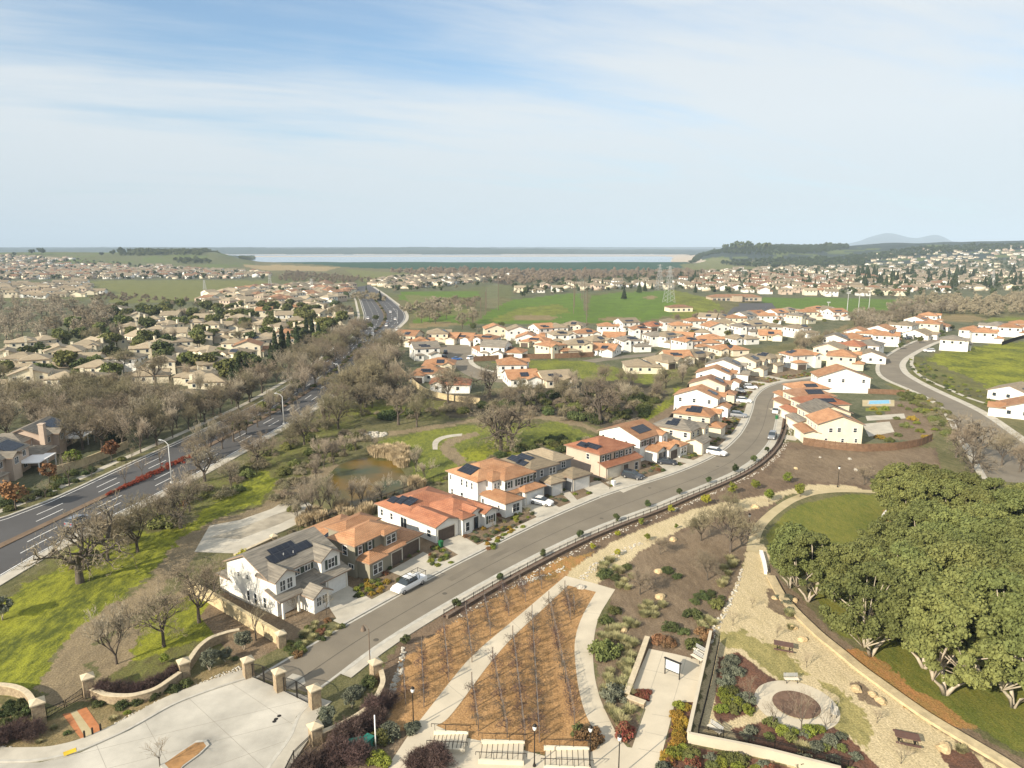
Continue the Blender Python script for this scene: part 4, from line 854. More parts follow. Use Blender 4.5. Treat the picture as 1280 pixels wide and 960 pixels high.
# ------------------------------------------------------------------ houses
def roof_mb(b, ov=.45, th=.18):
    """b: dict x0,x1,y0,y1,e(ave height),r(oof kind),p(itch). Returns MB and the ridge height"""
    x0, x1, y0, y1, e, k, p = b['x0']-ov, b['x1']+ov, b['y0']-ov, b['y1']+ov, b['e'], b['r'], b['p']; mb = MB(); z0 = e-ov*p+.02; z = z0+th
    if k in ('gx', 'gy'):
        sw = (lambda q: (q[1], q[0], q[2])) if k == 'gy' else (lambda q: q)
        if k == 'gy': x0, x1, y0, y1 = y0, y1, x0, x1
        ym = (y0+y1)/2; zr = z+(y1-y0)/2*p
        for ya in (y0, y1):
            q = [(x0, ya, z), (x1, ya, z), (x1, ym, zr), (x0, ym, zr)]; l = [(a, b_, c-th) for a, b_, c in q]; fl = (ya == y1) != (k == 'gy')
            def ad(f, m=0, flip=False): f = [sw(t) for t in f]; mb.face(f[::-1] if (fl != flip) else f, m)
            ad(q); ad(l[::-1], 1); ad([q[0], l[0], l[1], q[1]][::1], 1); ad([q[1], l[1], l[2], q[2]], 1); ad([q[3], l[3], l[0], q[0]], 1)
        return mb, zr
    if k == 'hip':
        L, Wd = x1-x0, y1-y0; h = min(L, Wd)/2
        if L >= Wd: a, c = (x0+h, (y0+y1)/2), (x1-h, (y0+y1)/2)
        else: a, c = ((x0+x1)/2, y0+h), ((x0+x1)/2, y1-h)
        zr = z+h*p; A, C = (*a, zr), (*c, zr); P = [(x0, y0, z), (x1, y0, z), (x1, y1, z), (x0, y1, z)]; l = [(q[0], q[1], z0) for q in P]
        if L >= Wd:
            mb.face([P[0], P[1], C, A]); mb.face([P[2], P[3], A, C]); mb.face([P[1], P[2], C]); mb.face([P[3], P[0], A])
        else:
            mb.face([P[0], P[1], A]); mb.face([P[1], P[2], C, A]); mb.face([P[2], P[3], C]); mb.face([P[3], P[0], A, C])
        for i in range(4): j = (i+1) % 4; mb.face([l[i], l[j], P[j], P[i]], 1)
        mb.face(l[::-1], 1); return mb, zr
    # lean-to, falling to -y ('sf') or -x ('sl')
    if k == 'sf': q = [(x0, y0, z), (x1, y0, z), (x1, b['y1'], z+(b['y1']-y0)*p), (x0, b['y1'], z+(b['y1']-y0)*p)]
    else: q = [(x0, y1, z), (x0, y0, z), (b['x1'], y0, z+(b['x1']-x0)*p), (b['x1'], y1, z+(b['x1']-x0)*p)]
    l = [(a, c, d-th) for a, c, d in q]; mb.face(q); mb.face(l[::-1], 1)
    for i in range(4): j = (i+1) % 4; mb.face([l[i], l[j], q[j], q[i]], 1)
    return mb, q[2][2]
def wall_mb(b, mb):
    x0, x1, y0, y1, e, k, p = b['x0'], b['x1'], b['y0'], b['y1'], b['e'], b['r'], b['p']; t = .04
    z0 = b.get('z0', -.1); mb.box(x0, x1, y0, y1, z0, e-.0)
    if k == 'gx':
        h = (y1-y0)/2*p; ym = (y0+y1)/2
        for x, s in ((x0, 1), (x1, -1)): f = [(x, y0, e), (x, ym, e+h), (x, y1, e)]; mb.face(f if s > 0 else f[::-1])
    if k == 'gy':
        h = (x1-x0)/2*p; xm = (x0+x1)/2
        for y, s in ((y0, 1), (y1, -1)): f = [(x0, y, e), (x1, y, e), (xm, y, e+h)]; mb.face(f if s > 0 else f[::-1])
    if k == 'sf':
        h = (y1-y0)*p
        for x, s in ((x0, 1), (x1, -1)): f = [(x, y0, e), (x, y1, e+h), (x, y1, e)]; mb.face(f if s > 0 else f[::-1])
    if k == 'sl':
        h = (x1-x0)*p
        for y, s in ((y0, 1), (y1, -1)): f = [(x0, y, e), (x1, y, e), (x1, y, e+h)]; mb.face(f if s > 0 else f[::-1])
SIDE = {'F': (0, -1), 'B': (0, 1), 'L': (-1, 0), 'R': (1, 0)}
def side_pt(b, side, u):
    """point on a wall u metres from that wall's left end (seen from outside), and its heading"""
    if side == 'F': return b['x0']+u, b['y0'], 0.0
    if side == 'B': return b['x1']-u, b['y1'], pi
    if side == 'L': return b['x0'], b['y1']-u, -pi/2
    return b['x1'], b['y0']+u, pi/2
_win = {}
def win_meshes(w_, h_, nx, ny, sh, fm='frame_white'):
    k = (w_, h_, nx, ny, sh, fm)
    if k not in _win:
        mb = MB(); f = .09; d = .07
        mb.box(-w_/2-f, w_/2+f, -d, .0, -f, 0); mb.box(-w_/2-f, w_/2+f, -d, .0, h_, h_+f); mb.box(-w_/2-f, -w_/2, -d, .0, 0, h_); mb.box(w_/2, w_/2+f, -d, .0, 0, h_)
        for i in range(1, nx): x = -w_/2+w_*i/nx; mb.box(x-.035, x+.035, -d+.01, .0, .001, h_-.001)
        for j in range(1, ny): z = h_*j/ny; mb.box(-w_/2+.001, w_/2-.001, -d+.02, .0, z-.03, z+.03)
        pane = MB().face([(-w_/2, -.025, 0), (w_/2, -.025, 0), (w_/2, -.025, h_), (-w_/2, -.025, h_)])
        shm = None
        if sh:
            q = MB()
            q.box(-.2, .2, -.06, 0, -.05, h_+.05); shm = q.mesh('shutter', ['shutter'])
        _win[k] = (mb.mesh('window', [fm]), pane.mesh('pane', ['glass']), shm)
    return _win[k]
def add_window(root, b, side, u, z, w_=1.0, h_=1.3, nx=2, ny=2, sh=0, fm='frame_white'):
    x, y, rz = side_pt(b, side, u); f, p, s = win_meshes(w_, h_, nx, ny, sh, fm); o = linkmesh('window', f, root, (x, y, z), rz); linkmesh('pane', p, o)
    if s:
        for q in (-1, 1): linkmesh('shutter', s, o, (q*(w_/2+.33), 0, 0))
def add_garage(root, b, side, u, w_, h_=2.2, m='door_white'):
    x, y, rz = side_pt(b, side, u); a0 = root.rotation_euler.z; DRV.append((root.location.x+x*cos(a0)-y*sin(a0), root.location.y+x*sin(a0)+y*cos(a0), a0+rz, w_)); mb = MB().box(-w_/2, w_/2, -.03, .0, 0, h_)
    for i in range(4):
        for j in range(int(w_/.6)):
            xx = -w_/2+(j+.5)*w_/int(w_/.6); mb.box(xx-.22, xx+.22, -.045, -.03, .1+i*h_/4, h_/4*(i+1)-.1)
    o = mb.build('garage_door', m, root, loc=(x, y, .02), rz=rz)
    fr = MB().box(-w_/2-.15, w_/2+.15, -.07, 0, h_, h_+.15).box(-w_/2-.15, -w_/2, -.07, 0, 0, h_).box(w_/2, w_/2+.15, -.07, 0, 0, h_); fr.build('door_frame', 'trim', o)
def slope(b, side, ov=.45, th=.18):
    """frame on a roof slope: origin at the eave's left end (seen from outside), u along the eave, v up the slope"""
    p = b['p']; x0, x1, y0, y1 = b['x0']-ov, b['x1']+ov, b['y0']-ov, b['y1']+ov; z = b['e']-ov*p+.02+th; c = math.hypot(1, p)
    o, u, v = {'F': ((x0, y0), (1, 0), (0, 1)), 'B': ((x1, y1), (-1, 0), (0, -1)), 'L': ((x0, y1), (0, -1), (1, 0)), 'R': ((x1, y0), (0, 1), (-1, 0))}[side]
    return np.array((*o, z)), np.array((*u, 0.)), np.array((v[0]/c, v[1]/c, p/c)), np.cross(np.array((*u, 0.)), np.array((v[0]/c, v[1]/c, p/c)))
def add_solar(root, b, side, cells):
    """cells: list of (u, v, cols, rows) blocks of 1 x 1.65 m panels; one array = one part"""
    o, u, v, n = slope(b, side); mb = MB()
    for cu, cv, c, r in cells:
        q = [o+u*(cu+a)+v*(cv+d)+n*.12 for a, d in ((0, 0), (c*1.0, 0), (c*1.0, r*1.65), (0, r*1.65))]; lo = [p_-n*.05 for p_ in q]; mb.face(q)
        for i in range(4): j = (i+1) % 4; mb.face([lo[i], lo[j], q[j], q[i]])
        mb.face(lo[::-1])
    mb.build('solar_panel', 'solar', root)
FOOT = []; LAST = []; DRV = []
def foot(loc, ang, b):
    c, s = cos(ang), sin(ang); FOOT.append([(loc[0]+x*c-y*s, loc[1]+x*s+y*c) for x, y in ((b['x0'], b['y0']), (b['x1'], b['y0']), (b['x1'], b['y1']), (b['x0'], b['y1']))])
def house(loc, ang, wallm, roofm, blocks, label, group=None, name='house', fascia='fascia', cat='house'):
    root = empty(name, loc, R(ang), label, cat, group); B = []; LAST.clear()
    wm = MB(); seen = {}
    for i, t in enumerate(blocks):
        b = dict(zip(('x0', 'x1', 'y0', 'y1', 'e', 'r', 'p'), t[:7])); b['p'] = b['p'] or .38; e = i*.004
        b['x0'] += e; b['x1'] -= e; b['y0'] += e; b['y1'] -= e
        if len(t) > 7 and t[7]: b['z0'] = t[7]
        B.append(b); wall_mb(b, wm) if not (len(t) > 8 and t[8] == 'open') else None
    wm.build('wall', wallm, root)
    for b in B: mb, zr = roof_mb(b); b['zr'] = zr; mb.build('roof', [roofm, fascia], root); foot(loc, R(ang), b)
    return root, B
FOOTX = 0
def g2(X, Y, ox, oy, s): return at(ox+X/s, oy+Y/s)
STREET = 'houses along the curving residential street'
# --- the near row, one by one
a = g2(690, 905, 240, 630, 6.4)
h, B = house(a, 55.4, 'wall_white', 'roof_grey', [(0, 11.2, 1.6, 10.8, 5.1, 'gx', .44), (0.05, 3.2, .1, 3.5, 5.1, 'gy', .62), (7.6, 11.0, .1, 3.5, 5.1, 'gy', .62), (-.1, 7.4, -.9, 1.8, 2.6, 'sf', .30, 0, 'open'), (7.3, 11.3, -1.0, 1.8, 2.6, 'sf', .30), (3.2, 5.8, -3.4, -.3, 2.5, 'gy', .6), (.2, 5, 10.7, 13.2, 2.5, 'hip', .3)],
    'white two-storey house with grey tile roof and solar array nearest the entrance gates', STREET)
for u, z, w_, hh in ((1.2, 3.6, .45, .6), (3.2, 3.7, .45, .6)): add_window(h, B[0], 'L', u+1.5, z, w_, hh, 1, 2)
for u in (4.6, 6.2, 8.2): add_window(h, B[0], 'L', u, .5, .55, 1.5, 1, 2)
add_window(h, B[1], 'F', 1.0, 3.3, .8, 1.4, 2, 2); add_window(h, B[1], 'F', 2.15, 3.3, .8, 1.4, 2, 2); add_window(h, B[2], 'F', 1.75, 3.4, 1.1, 1.3, 2, 2, 1)
add_window(h, B[0], 'F', 4.6, 3.7, .9, .8, 2, 1, 1); add_window(h, B[0], 'F', 6.4, 3.7, .9, .8, 2, 1, 1); add_window(h, B[0], 'F', 2, .6, 1.2, 1.4, 2, 2); add_window(h, B[0], 'F', 5.5, .1, 1.0, 2.1, 1, 1, fm='door_brown')
add_garage(h, B[4], 'F', 2.0, 3.2); add_window(h, B[5], 'F', .8, .9, .7, 1.2, 2, 2); add_window(h, B[5], 'F', 1.8, .9, .7, 1.2, 2, 2)
for x in (.15, 2.6): MB().box(x-.14, x+.14, -1.1, -.82, -.1, 2.45).build('porch_post', 'wall_white', h)
add_solar(h, B[0], 'F', [(2.2, 2.0, 4, 1), (3.2, 2.0+1.68, 4, .6), (6.2, 2.2, 3, .9)])
MB().tube([(4.1, 3.6, 6.1), (4.1, 3.6, 6.6)], .07).build('vent_pipe', 'galv', h); MB().tube([(5.5, 3.3, 6.0), (5.5, 3.3, 6.5)], .07).build('vent_pipe', 'galv', h)
a = g2(600, 960, 380, 600, 8)
h, B = house(a, 56, 'wall_olive', 'roof_orange', [(-1.2, 7.0, .4, 5.6, 5.2, 'hip', .4), (1.4, 8.2, 5.0, 9.0, 5.2, 'hip', .34), (-.6, 10, 5.2, 15.5, 2.8, 'hip', .26), (7.0, 11.6, -.9, 6.5, 2.8, 'hip', .34), (2.5, 7.1, -1.3, .6, 2.7, 'sf', .30), (-.7, 2.5, -2.0, 1.2, 2.9, 'hip', .42), (4.2, 7.0, -.3, .8, 5.2, 'hip', .4, 2.9)],
    'olive-walled two-storey house with orange tile roof and brown double garage door', STREET)
add_window(h, B[0], 'F', 1.0, 3.5, .7, 1.2, 1, 2, 1); add_window(h, B[0], 'F', 3.0, 3.5, .7, 1.2, 1, 2, 1); add_window(h, B[6], 'F', .9, 3.3, .9, 1.3, 1, 2); add_window(h, B[6], 'F', 1.95, 3.3, .9, 1.3, 1, 2)
add_window(h, B[0], 'L', 3.1, 3.2, .9, 1.4, 1, 2); add_window(h, B[5], 'F', 1.1, .7, .8, 1.5, 1, 2); add_window(h, B[5], 'F', 2.1, .7, .8, 1.5, 1, 2); add_window(h, B[0], 'L', 4.3, 1.4, 1.0, .6, 2, 1)
add_garage(h, B[3], 'F', 2.3, 3.9, 2.2, 'door_brown'); add_garage(h, B[4], 'F', 3.2, 2.2, 2.1, 'door_brown'); add_solar(h, B[2], 'L', [(4.2, .9, 1.5, 1), (6.0, .9, 2, 1.6)])
a = g2(910, 790, 320, 480, 4)
h, B = house(a, 47, 'wall_white', 'roof_rust', [(-.6, 4.4, -.2, 7.0, 2.9, 'gy', .34), (-.6, 11.2, 6.6, 15.6, 2.9, 'hip', .32), (3.8, 11.6, .6, 9, 2.9, 'hip', .34), (4.5, 6.8, -1.2, 2.2, 3.1, 'hip', .38), (9.2, 12, -1.8, 3.5, 2.9, 'gy', .42), (7.1, 9.3, -.6, 2.2, 3.3, 'gy', .4)],
    'long single-storey white house with orange roof and stepped solar array', STREET)
add_garage(h, B[0], 'F', 2.3, 3.6, 2.1, 'door_brown'); add_window(h, B[4], 'F', 1.4, .8, 1.1, 1.3, 2, 2, 1); add_window(h, B[3], 'F', 1.1, .6, .8, 1.5, 1, 2); add_window(h, B[5], 'F', 1.1, .1, .8, 2.0, 1, 1, fm='door_brown')
for u in (1.2, 4.0): add_window(h, B[1], 'L', u, 1.0, .6, 1.1, 1, 2)
add_window(h, B[1], 'L', 7.4, .1, 1.6, 2.1, 2, 1); add_window(h, B[0], 'L', 5.5, .7, .9, 1.2, 1, 2); add_solar(h, B[1], 'L', [(1.8, 1.5, 2, 1), (3.4, 1.9, 2, 1.3), (5.0, 2.3, 2.4, 1.3)])
a = g2(735, 780, 540, 550, 8)
h, B = house(a, 43, 'wall_white', 'roof_orange', [(-.8, 11.2, 6.8, 15.6, 5.4, 'hip', .36), (3.4, 11.0, 3.9, 9.2, 5.4, 'hip', .38), (1.4, 5.6, 5.2, 9.5, 5.4, 'hip', .38), (0, 4.2, 0, 7.2, 2.8, 'hip', .38), (6.8, 12.0, 2.0, 4.6, 2.8, 'hip', .38), (4.1, 7.0, 3.1, 4.6, 2.6, 'sf', .3)],
    'white two-storey house with broad orange hipped roof and one dark solar panel', STREET)
for u in (4.2, 5.7, 7.2, ): add_window(h, B[0], 'L', u, 3.5, .45, 1.2, 1, 2)
add_window(h, B[0], 'L', .8, 3.9, .45, .8, 1, 2); add_window(h, B[0], 'L', 1.2, .8, .5, 1.2, 1, 2); add_window(h, B[0], 'L', 4.2, .8, .7, 1.2, 1, 2)
for u in (1.0, 3.6, 5.2, 6.9): add_window(h, B[1], 'F', u, 3.6, .75, 1.2, 1, 2, 1)
for u in (.7, 1.6): add_window(h, B[2], 'F', u, 3.6, .4, 1.1, 1, 2)
add_window(h, B[3], 'F', 2.6, .6, 1.6, 1.5, 2, 2, 0); add_window(h, B[3], 'L', 1.0, 1.2, .5, .8, 1, 1); add_window(h, B[3], 'L', 5.4, .9, .4, 1.0, 1, 2); add_garage(h, B[4], 'F', 2.6, 4.4); add_solar(h, B[0], 'L', [(2.6, 1.0, 4, 1.6)])
a = at(688.5, 621.5)
h, B = house(a, 39, 'wall_grey', 'roof_tan', [(-2.8, 4.4, 3.0, 12.2, 5.3, 'hip', .36), (4.2, 9.4, 4.2, 13.0, 5.3, 'hip', .38), (0, 3.2, 0, 3.6, 2.8, 'hip', .4), (5.4, 10.4, -.4, 4.6, 2.9, 'hip', .40), (3.1, 5.6, 1.6, 3.6, 2.6, 'sf', .3)],
    'grey two-storey house with tan hipped roofs and a projecting white garage', STREET)
for u in (1.2, 3.0): add_window(h, B[0], 'F', u, 3.5, .7, 1.2, 1, 2)
for u in (5.4, 6.3): add_window(h, B[0], 'F', u, 3.5, .7, 1.2, 1, 2)
add_window(h, B[1], 'F', 3, 3.6, 1.1, 1.2, 2, 2); add_window(h, B[0], 'L', 1, 3.7, .7, .9, 1, 2); add_garage(h, B[3], 'F', 2.5, 4.2); add_garage(h, B[2], 'F', 1.6, 2.5); add_solar(h, B[0], 'L', [(1.8, .9, 4, 1), (3.2, 2.6, 4, .8), (5.0, 0.6, 2.6, .9)])
a = at(754, 599)
h, B = house(a, 41, 'wall_pink', 'roof_rust', [(-.4, 10.6, .8, 10.6, 5.3, 'hip', .37), (-.2, 11.2, -.9, 1.2, 2.8, 'sf', .32)],
    'beige two-storey house with dull red roof, front porch roof and notched solar array', STREET)
for u in (1.1, 2.7, 5.5, 7.0, 8.7, 9.9): add_window(h, B[0], 'F', u, 3.6, .75, 1.15, 1, 2, 1 if u < 8 else 0)
add_garage(h, B[1], 'F', 2.6, 4.2, 2.2, 'trim'); add_garage(h, B[1], 'F', 6.4, 1.6, 2.2, 'door_brown'); add_window(h, B[1], 'F', 9.9, .4, 1.0, 1.6, 1, 2); add_window(h, B[0], 'L', 6.5, 3.6, .8, 1.1, 1, 2); add_solar(h, B[0], 'L', [(3.0, .9, 3, 1), (4.8, 1.3, 4, 1)])
a = at(813.5, 577)
h, B = house(a, 45, 'wall_white', 'roof_orange', [(-2.2, 7.0, 1.6, 13.2, 5.3, 'gx', .35), (.0, 3.8, -1.6, 2.0, 2.7, 'gy', .36), (4.8, 7.2, .4, 2.4, 5.3, 'gy', .4)],
    'tall white gable-sided house with orange roof and a dark blue garage door', STREET)
for u, z in ((1.2, 3.7), (4.4, 3.6), (7.9, 3.4), (9.8, 3.2)): add_window(h, B[0], 'L', u, z-.3, .6, 1.1, 1, 2)
for u in (1.0, 3.0, 5.0): add_window(h, B[0], 'F', u, 3.5, .8, 1.2, 1, 2, 1)
add_garage(h, B[1], 'F', 2.0, 3.0, 2.1, 'car_dark'); add_window(h, B[2], 'F', 1.2, 3.5, .6, 1.2, 1, 2); add_solar(h, B[0], 'F', [(2.2, 2.0, 5, 1.7)])
h, B = house(at(843, 573), 47, 'wall_white', 'roof_orange', [(-2.6, 1.6, 0, 5.5, 2.8, 'gy', .36), (1.4, 4.6, -.6, 4.5, 2.8, 'hip', .36)], 'low white cottage wing with orange roof beside the dark blue garage', STREET)
add_window(h, B[1], 'F', .9, .8, .9, 1.3, 1, 2); add_window(h, B[1], 'F', 2.2, .8, .9, 1.3, 1, 2); add_garage(h, B[0], 'F', 2.2, 2.9, 2.1, 'door_brown')
# --- generic two-block houses for the rest of the street
def quick(loc, ang, wallm, roofm, L, Dp, st, kind, label, group=STREET, gar=True, sol=True, gw='L', rnd=None, wins=True, front=None):
    r = rnd or random.Random(int(loc[0]*13+loc[1]*7)); e = 5.3 if st == 2 else 2.9; bl = [(0, L, 0, Dp, e, kind, .36)]
    g_ = 4.6; gd = 3.0
    if gar:
        x = 0 if gw == 'L' else L-g_; bl.append((x, x+g_, -gd, .6, 2.8, r.choice(['gy', 'hip', 'gx']), .4)); x2 = L-3.2 if gw == 'L' else .2; bl.append((x2, x2+2.9, -1.2, .8, e, 'gy', .5) if st == 2 else (x2, x2+3, -1.4, 1, 2.9, 'hip', .4))
    h, B = house(loc, ang, wallm, roofm, bl, label, group)
    if wins:
        if gar: add_garage(h, B[1], 'F', g_/2, 3.8, 2.1, r.choice(['door_white', 'door_brown', 'trim'])); add_window(h, B[2], 'F', 1.45, e-1.8, .9, 1.2, 2, 2)
        for s, n, W_ in (('L', 3, Dp), ('R', 2, Dp), ('F', 3, L), ('B', 3, L)):
            for i in range(n):
                u = W_*(i+.5+r.uniform(-.15, .15))/n
                if st == 2: add_window(h, B[0], s, u, 3.6, .8, 1.1, 1, 2)
                if s != 'F' and r.random() < .6: add_window(h, B[0], s, u, .8, .9, 1.2, 1, 2)
    if sol:
        s = 'L' if kind != 'gx' else 'F'; n = r.choice([2, 3, 3]); add_solar(h, B[0], s if kind != 'gx' else 'F', [((Dp if s == 'L' else L)*.35, 1.3, n+1, 1), ((Dp if s == 'L' else L)*.35+.8, 1.3+1.68, n, .8)])
    return h, B
for (x, y, ang, wm_, rm, L, Dp, st, k, gar, lab) in [
    (862, 566, 52, 'wall_cream', 'roof_grey', 8.4, 10.0, 2, 'hip', True, 'cream house with weathered grey-brown hipped roof and two solar arrays behind the cottage wing'),
    (886, 546, 60, 'wall_cream', 'roof_orange', 8.4, 9.5, 2, 'hip', True, 'cream house with bright orange hipped roof and wide black solar array facing the camera'),
    (896, 521, 64, 'wall_white', 'roof_orange', 7.5, 12.5, 2, 'gx', True, 'big white gable-walled house with orange roof at the head of the green slope'),
    (905, 503, 66, 'wall_cream', 'roof_brown', 7.0, 11.0, 2, 'gx', True, 'brown-roofed house squeezed between two orange-roofed white ones'),
    (912, 488, 66, 'wall_white', 'roof_orange', 7.5, 11.5, 2, 'gx', True, 'white gabled house with orange roof, uphill of the brown-roofed one'),
    (924, 477, 62, 'wall_white', 'roof_grey', 7.5, 12.5, 2, 'gx', True, 'white house with grey roof and white patio cover on its uphill side'),
    (944, 470, 50, 'wall_cream', 'roof_tan', 8, 10.5, 2, 'gx', True, 'cream gabled house with tan roof at the outside of the street bend'),
    (962, 465, 40, 'wall_cream', 'roof_tan', 8, 9.5, 2, 'hip', True, 'cream house with tan hipped roofs just before the street bends away'),
    (990, 461, 15, 'wall_white', 'roof_orange', 13, 9, 2, 'hip', True, 'wide white house with orange hipped roof closing the end of the street bend')]:
    h, B = quick(at(x, y), ang, wm_, rm, L, Dp, st, k, lab, gar=gar, gw='L')
# --- right-hand cluster, fronts to the street on their left
RC_G = 'houses inside the street bend'
def right(loc, ang, wm_, rm, L, Dp, kind, lab, e=5.3, sol='B', gl=True):
    bl = [(-L, 0, 0, Dp, e, kind, .36), (-L+.5, -.4, -3.1, .5, 2.8, 'gx', .3)]; h, B = house(loc, ang, wm_, rm, bl, lab, RC_G)
    for u, z in ((3.0, 3.2), (5.0, 3.3), (8.8, 3.3)): add_window(h, B[0], 'R', u, z, .8 if u < 9 else .6, 1.0, 1, 2)
    for u in (2.0, 6.0, 9.2): add_window(h, B[0], 'R', u, .7, .6, .9, 1, 2)
    for u in (1.5, 4, 6.5): add_window(h, B[0], 'B', u, 3.4, .9, 1.1, 2, 2); add_window(h, B[0], 'F', u, 3.4, .9, 1.1, 2, 2)
    add_garage(h, B[1], 'F', 3, 4.2, 2.1)
    if sol: add_solar(h, B[0], sol, [(2.6, 2.2, 4.6, 1)])
    return h, B
right((75.6, 168.4, 0), -94, 'wall_cream', 'roof_orange', 8.6, 10.6, 'gx', 'cream gable-sided house with orange roof right behind the brown board fence')
right((78.6, 179.6, 0), -88, 'wall_cream', 'roof_grey', 8.6, 10.4, 'gx', 'pale house with grey roof behind the fence-side orange-roofed house')
h, B = right((81.2, 189.6, 0), -86, 'wall_cream', 'roof_rust', 9, 12.4, 'hip', 'wide rust-roofed house with three black solar arrays', sol=None); add_solar(h, B[0], 'R', [(3.5, 1.2, 6, 1.2)]); add_solar(h, B[0], 'B', [(2, 1.0, 5, 1.4)])
h, B = right((83.2, 200.6, 0), -85, 'wall_cream', 'roof_brown', 9, 11.5, 'hip', 'brown-roofed house with one stepped black solar array', sol=None); add_solar(h, B[0], 'R', [(4.0, 1.2, 5, 1.6)])
h, B = right((87, 211.5, 0), -84, 'wall_white', 'roof_orange', 8, 11, 'hip', 'orange-roofed white house at the top of the bend row', sol=None); add_solar(h, B[0], 'R', [(4, 1.0, 4, 1.2)])
h, B = quick((103, 232.5, 0), -8, 'wall_white', 'roof_orange', 16.5, 9, 2, 'gy', 'big blank white gable-end house with orange roof above the back-yard pool', RC_G, gar=False, sol=False); add_solar(h, B[0], 'R', [(2, 2.5, 5, 1)])
# --- middle distance neighbourhoods
ROOFC = {'o': ('roof_orange', 'orange'), 't': ('roof_tan', 'tan'), 'g': ('roof_grey', 'grey'), 'r': ('roof_rust', 'rust-red'), 'b': ('roof_beige', 'beige')}
WALLC = {'w': ('wall_white', 'white'), 'c': ('wall_cream', 'cream'), 'g': ('wall_tan', 'tan'), 'p': ('wall_pink', 'pinkish')}
HP = {}
def house_proto(roof, wall, st, var):
    k = (roof, wall, st, var)
    if k in HP: return HP[k]
    e = 5.3 if st == 2 else 2.9
    lay = {0: [(-6, 6, -5, 5.5, e, 'hip', .36), (-6.2, -1.4, -8, -4.2, 2.8, 'hip', .38), (1.5, 5.2, -6.6, -4, e, 'gy', .45)],
           1: [(-5.5, 5.5, -5.5, 6, e, 'gx', .36), (.8, 5.6, -8.4, -4.8, 2.8, 'gy', .4), (-5, -1.8, -6.6, -4.8, 2.7, 'hip', .35)],
           2: [(-6.5, 3.5, -4, 6, e, 'hip', .34), (-1, 7, -6.5, 3.5, 2.9, 'hip', .34), (-6, -2.4, -5.4, -3, e, 'gy', .45)]}[var]
    B = [dict(zip(('x0', 'x1', 'y0', 'y1', 'e', 'r', 'p'), t)) for t in lay]; wm_ = MB(); rm = MB()
    for i, b in enumerate(B):
        b['x0'] += i*.01; wall_mb(b, wm_); q, zr = roof_mb(b); n = len(rm.v); rm.v += q.v; rm.f += [tuple(n+j for j in f) for f in q.f]; rm.m += q.m
    parts = [('wall', wm_.mesh('wall', [WALLC[wall][0]])), ('roof', rm.mesh('roof', [ROOFC[roof][0], 'fascia']))]; wins = []
    for bi, s, n in ((0, 'L', 3), (0, 'R', 3), (0, 'F', 3), (0, 'B', 3), (1, 'F', 1), (2, 'F', 1)):
        b = B[bi]; W_ = (b['x1']-b['x0']) if s in 'FB' else (b['y1']-b['y0'])
        for i in range(n): x, y, rz = side_pt(b, s, W_*(i+.5)/n); wins.append((x, y, (b['e']-1.8), rz, 'g' if bi == 1 and var != 2 else 'w'))
    HP[k] = (parts, wins, B); return HP[k]
_wf, _wp, _ = win_meshes(1.1, 1.2, 2, 1, 0); _simple = MB().box(-.6, .6, -.05, 0, 0, 1.25, 0).box(-.5, .5, -.07, -.049, .08, 1.17, 1).mesh('window', ['frame_white', 'glass'])
_gar = MB().box(-1.9, 1.9, -.05, 0, 0, 2.1).mesh('garage_door', ['door_white']); _gar2 = MB().box(-1.9, 1.9, -.05, 0, 0, 2.1).mesh('garage_door', ['door_brown'])
_chim = MB().box(-.5, .5, -.45, .45, 0, 7.6).box(-.58, .58, -.53, .53, 7.6, 7.8).mesh('chimney', ['wall_cream'])
def _solm():
    out = []
    for sd in range(3):
        b = dict(x0=-6, x1=6, y0=-5, y1=5.5, e=0, r='hip', p=.36); mb = MB(); o, u, v, n = slope(b, 'F')
        for cu, cv, c, r in ([(3.5, 1.2, 5, 1.2)], [(4, 1.1, 4, 1), (3.2, 2.2, 3.6, .9)], [(5.5, 1.0, 3, 1.8)])[sd]:
            q = [o+u*(cu+a)+v*(cv+d)+n*.12 for a, d in ((0, 0), (c*1.0, 0), (c*1.0, r*1.65), (0, r*1.65))]; lo = [p_-n*.06 for p_ in q]; mb.face(q)
            for i in range(4): j = (i+1) % 4; mb.face([lo[i], lo[j], q[j], q[i]])
        out.append(mb.mesh('solar_panel', ['solar']))
    return out
_sol = _solm()
def midhouse(loc, roof, wall, st, var, ang, solar, chim=False, detail=2, sc=1.0):
    parts, wins, B = house_proto(roof, wall, st, var); root = empty('house', loc, R(ang)); root.scale = (sc, sc, sc if sc < 1 else 1)
    for n_, me in parts: linkmesh(n_, me, root)
    if detail > 1:
        for i, (x, y, z, rz, k) in enumerate(wins):
            if k == 'g': linkmesh('garage_door', _gar if (i+var) % 2 else _gar2, root, (x, y, .02), rz)
            else: linkmesh('window', _simple, root, (x, y, z), rz)
    if solar is not None:
        b = B[0]; s = linkmesh('solar_panel', _sol[solar], root, (0, b['y0']+5, b['e']-.0)); s.rotation_euler = (0, 0, 0)
    if chim: linkmesh('chimney', _chim, root, (5.9 if var != 2 else -6.9, 1.5, 0), 0, (1, 1, .62 if st == 1 else 1))
    return root
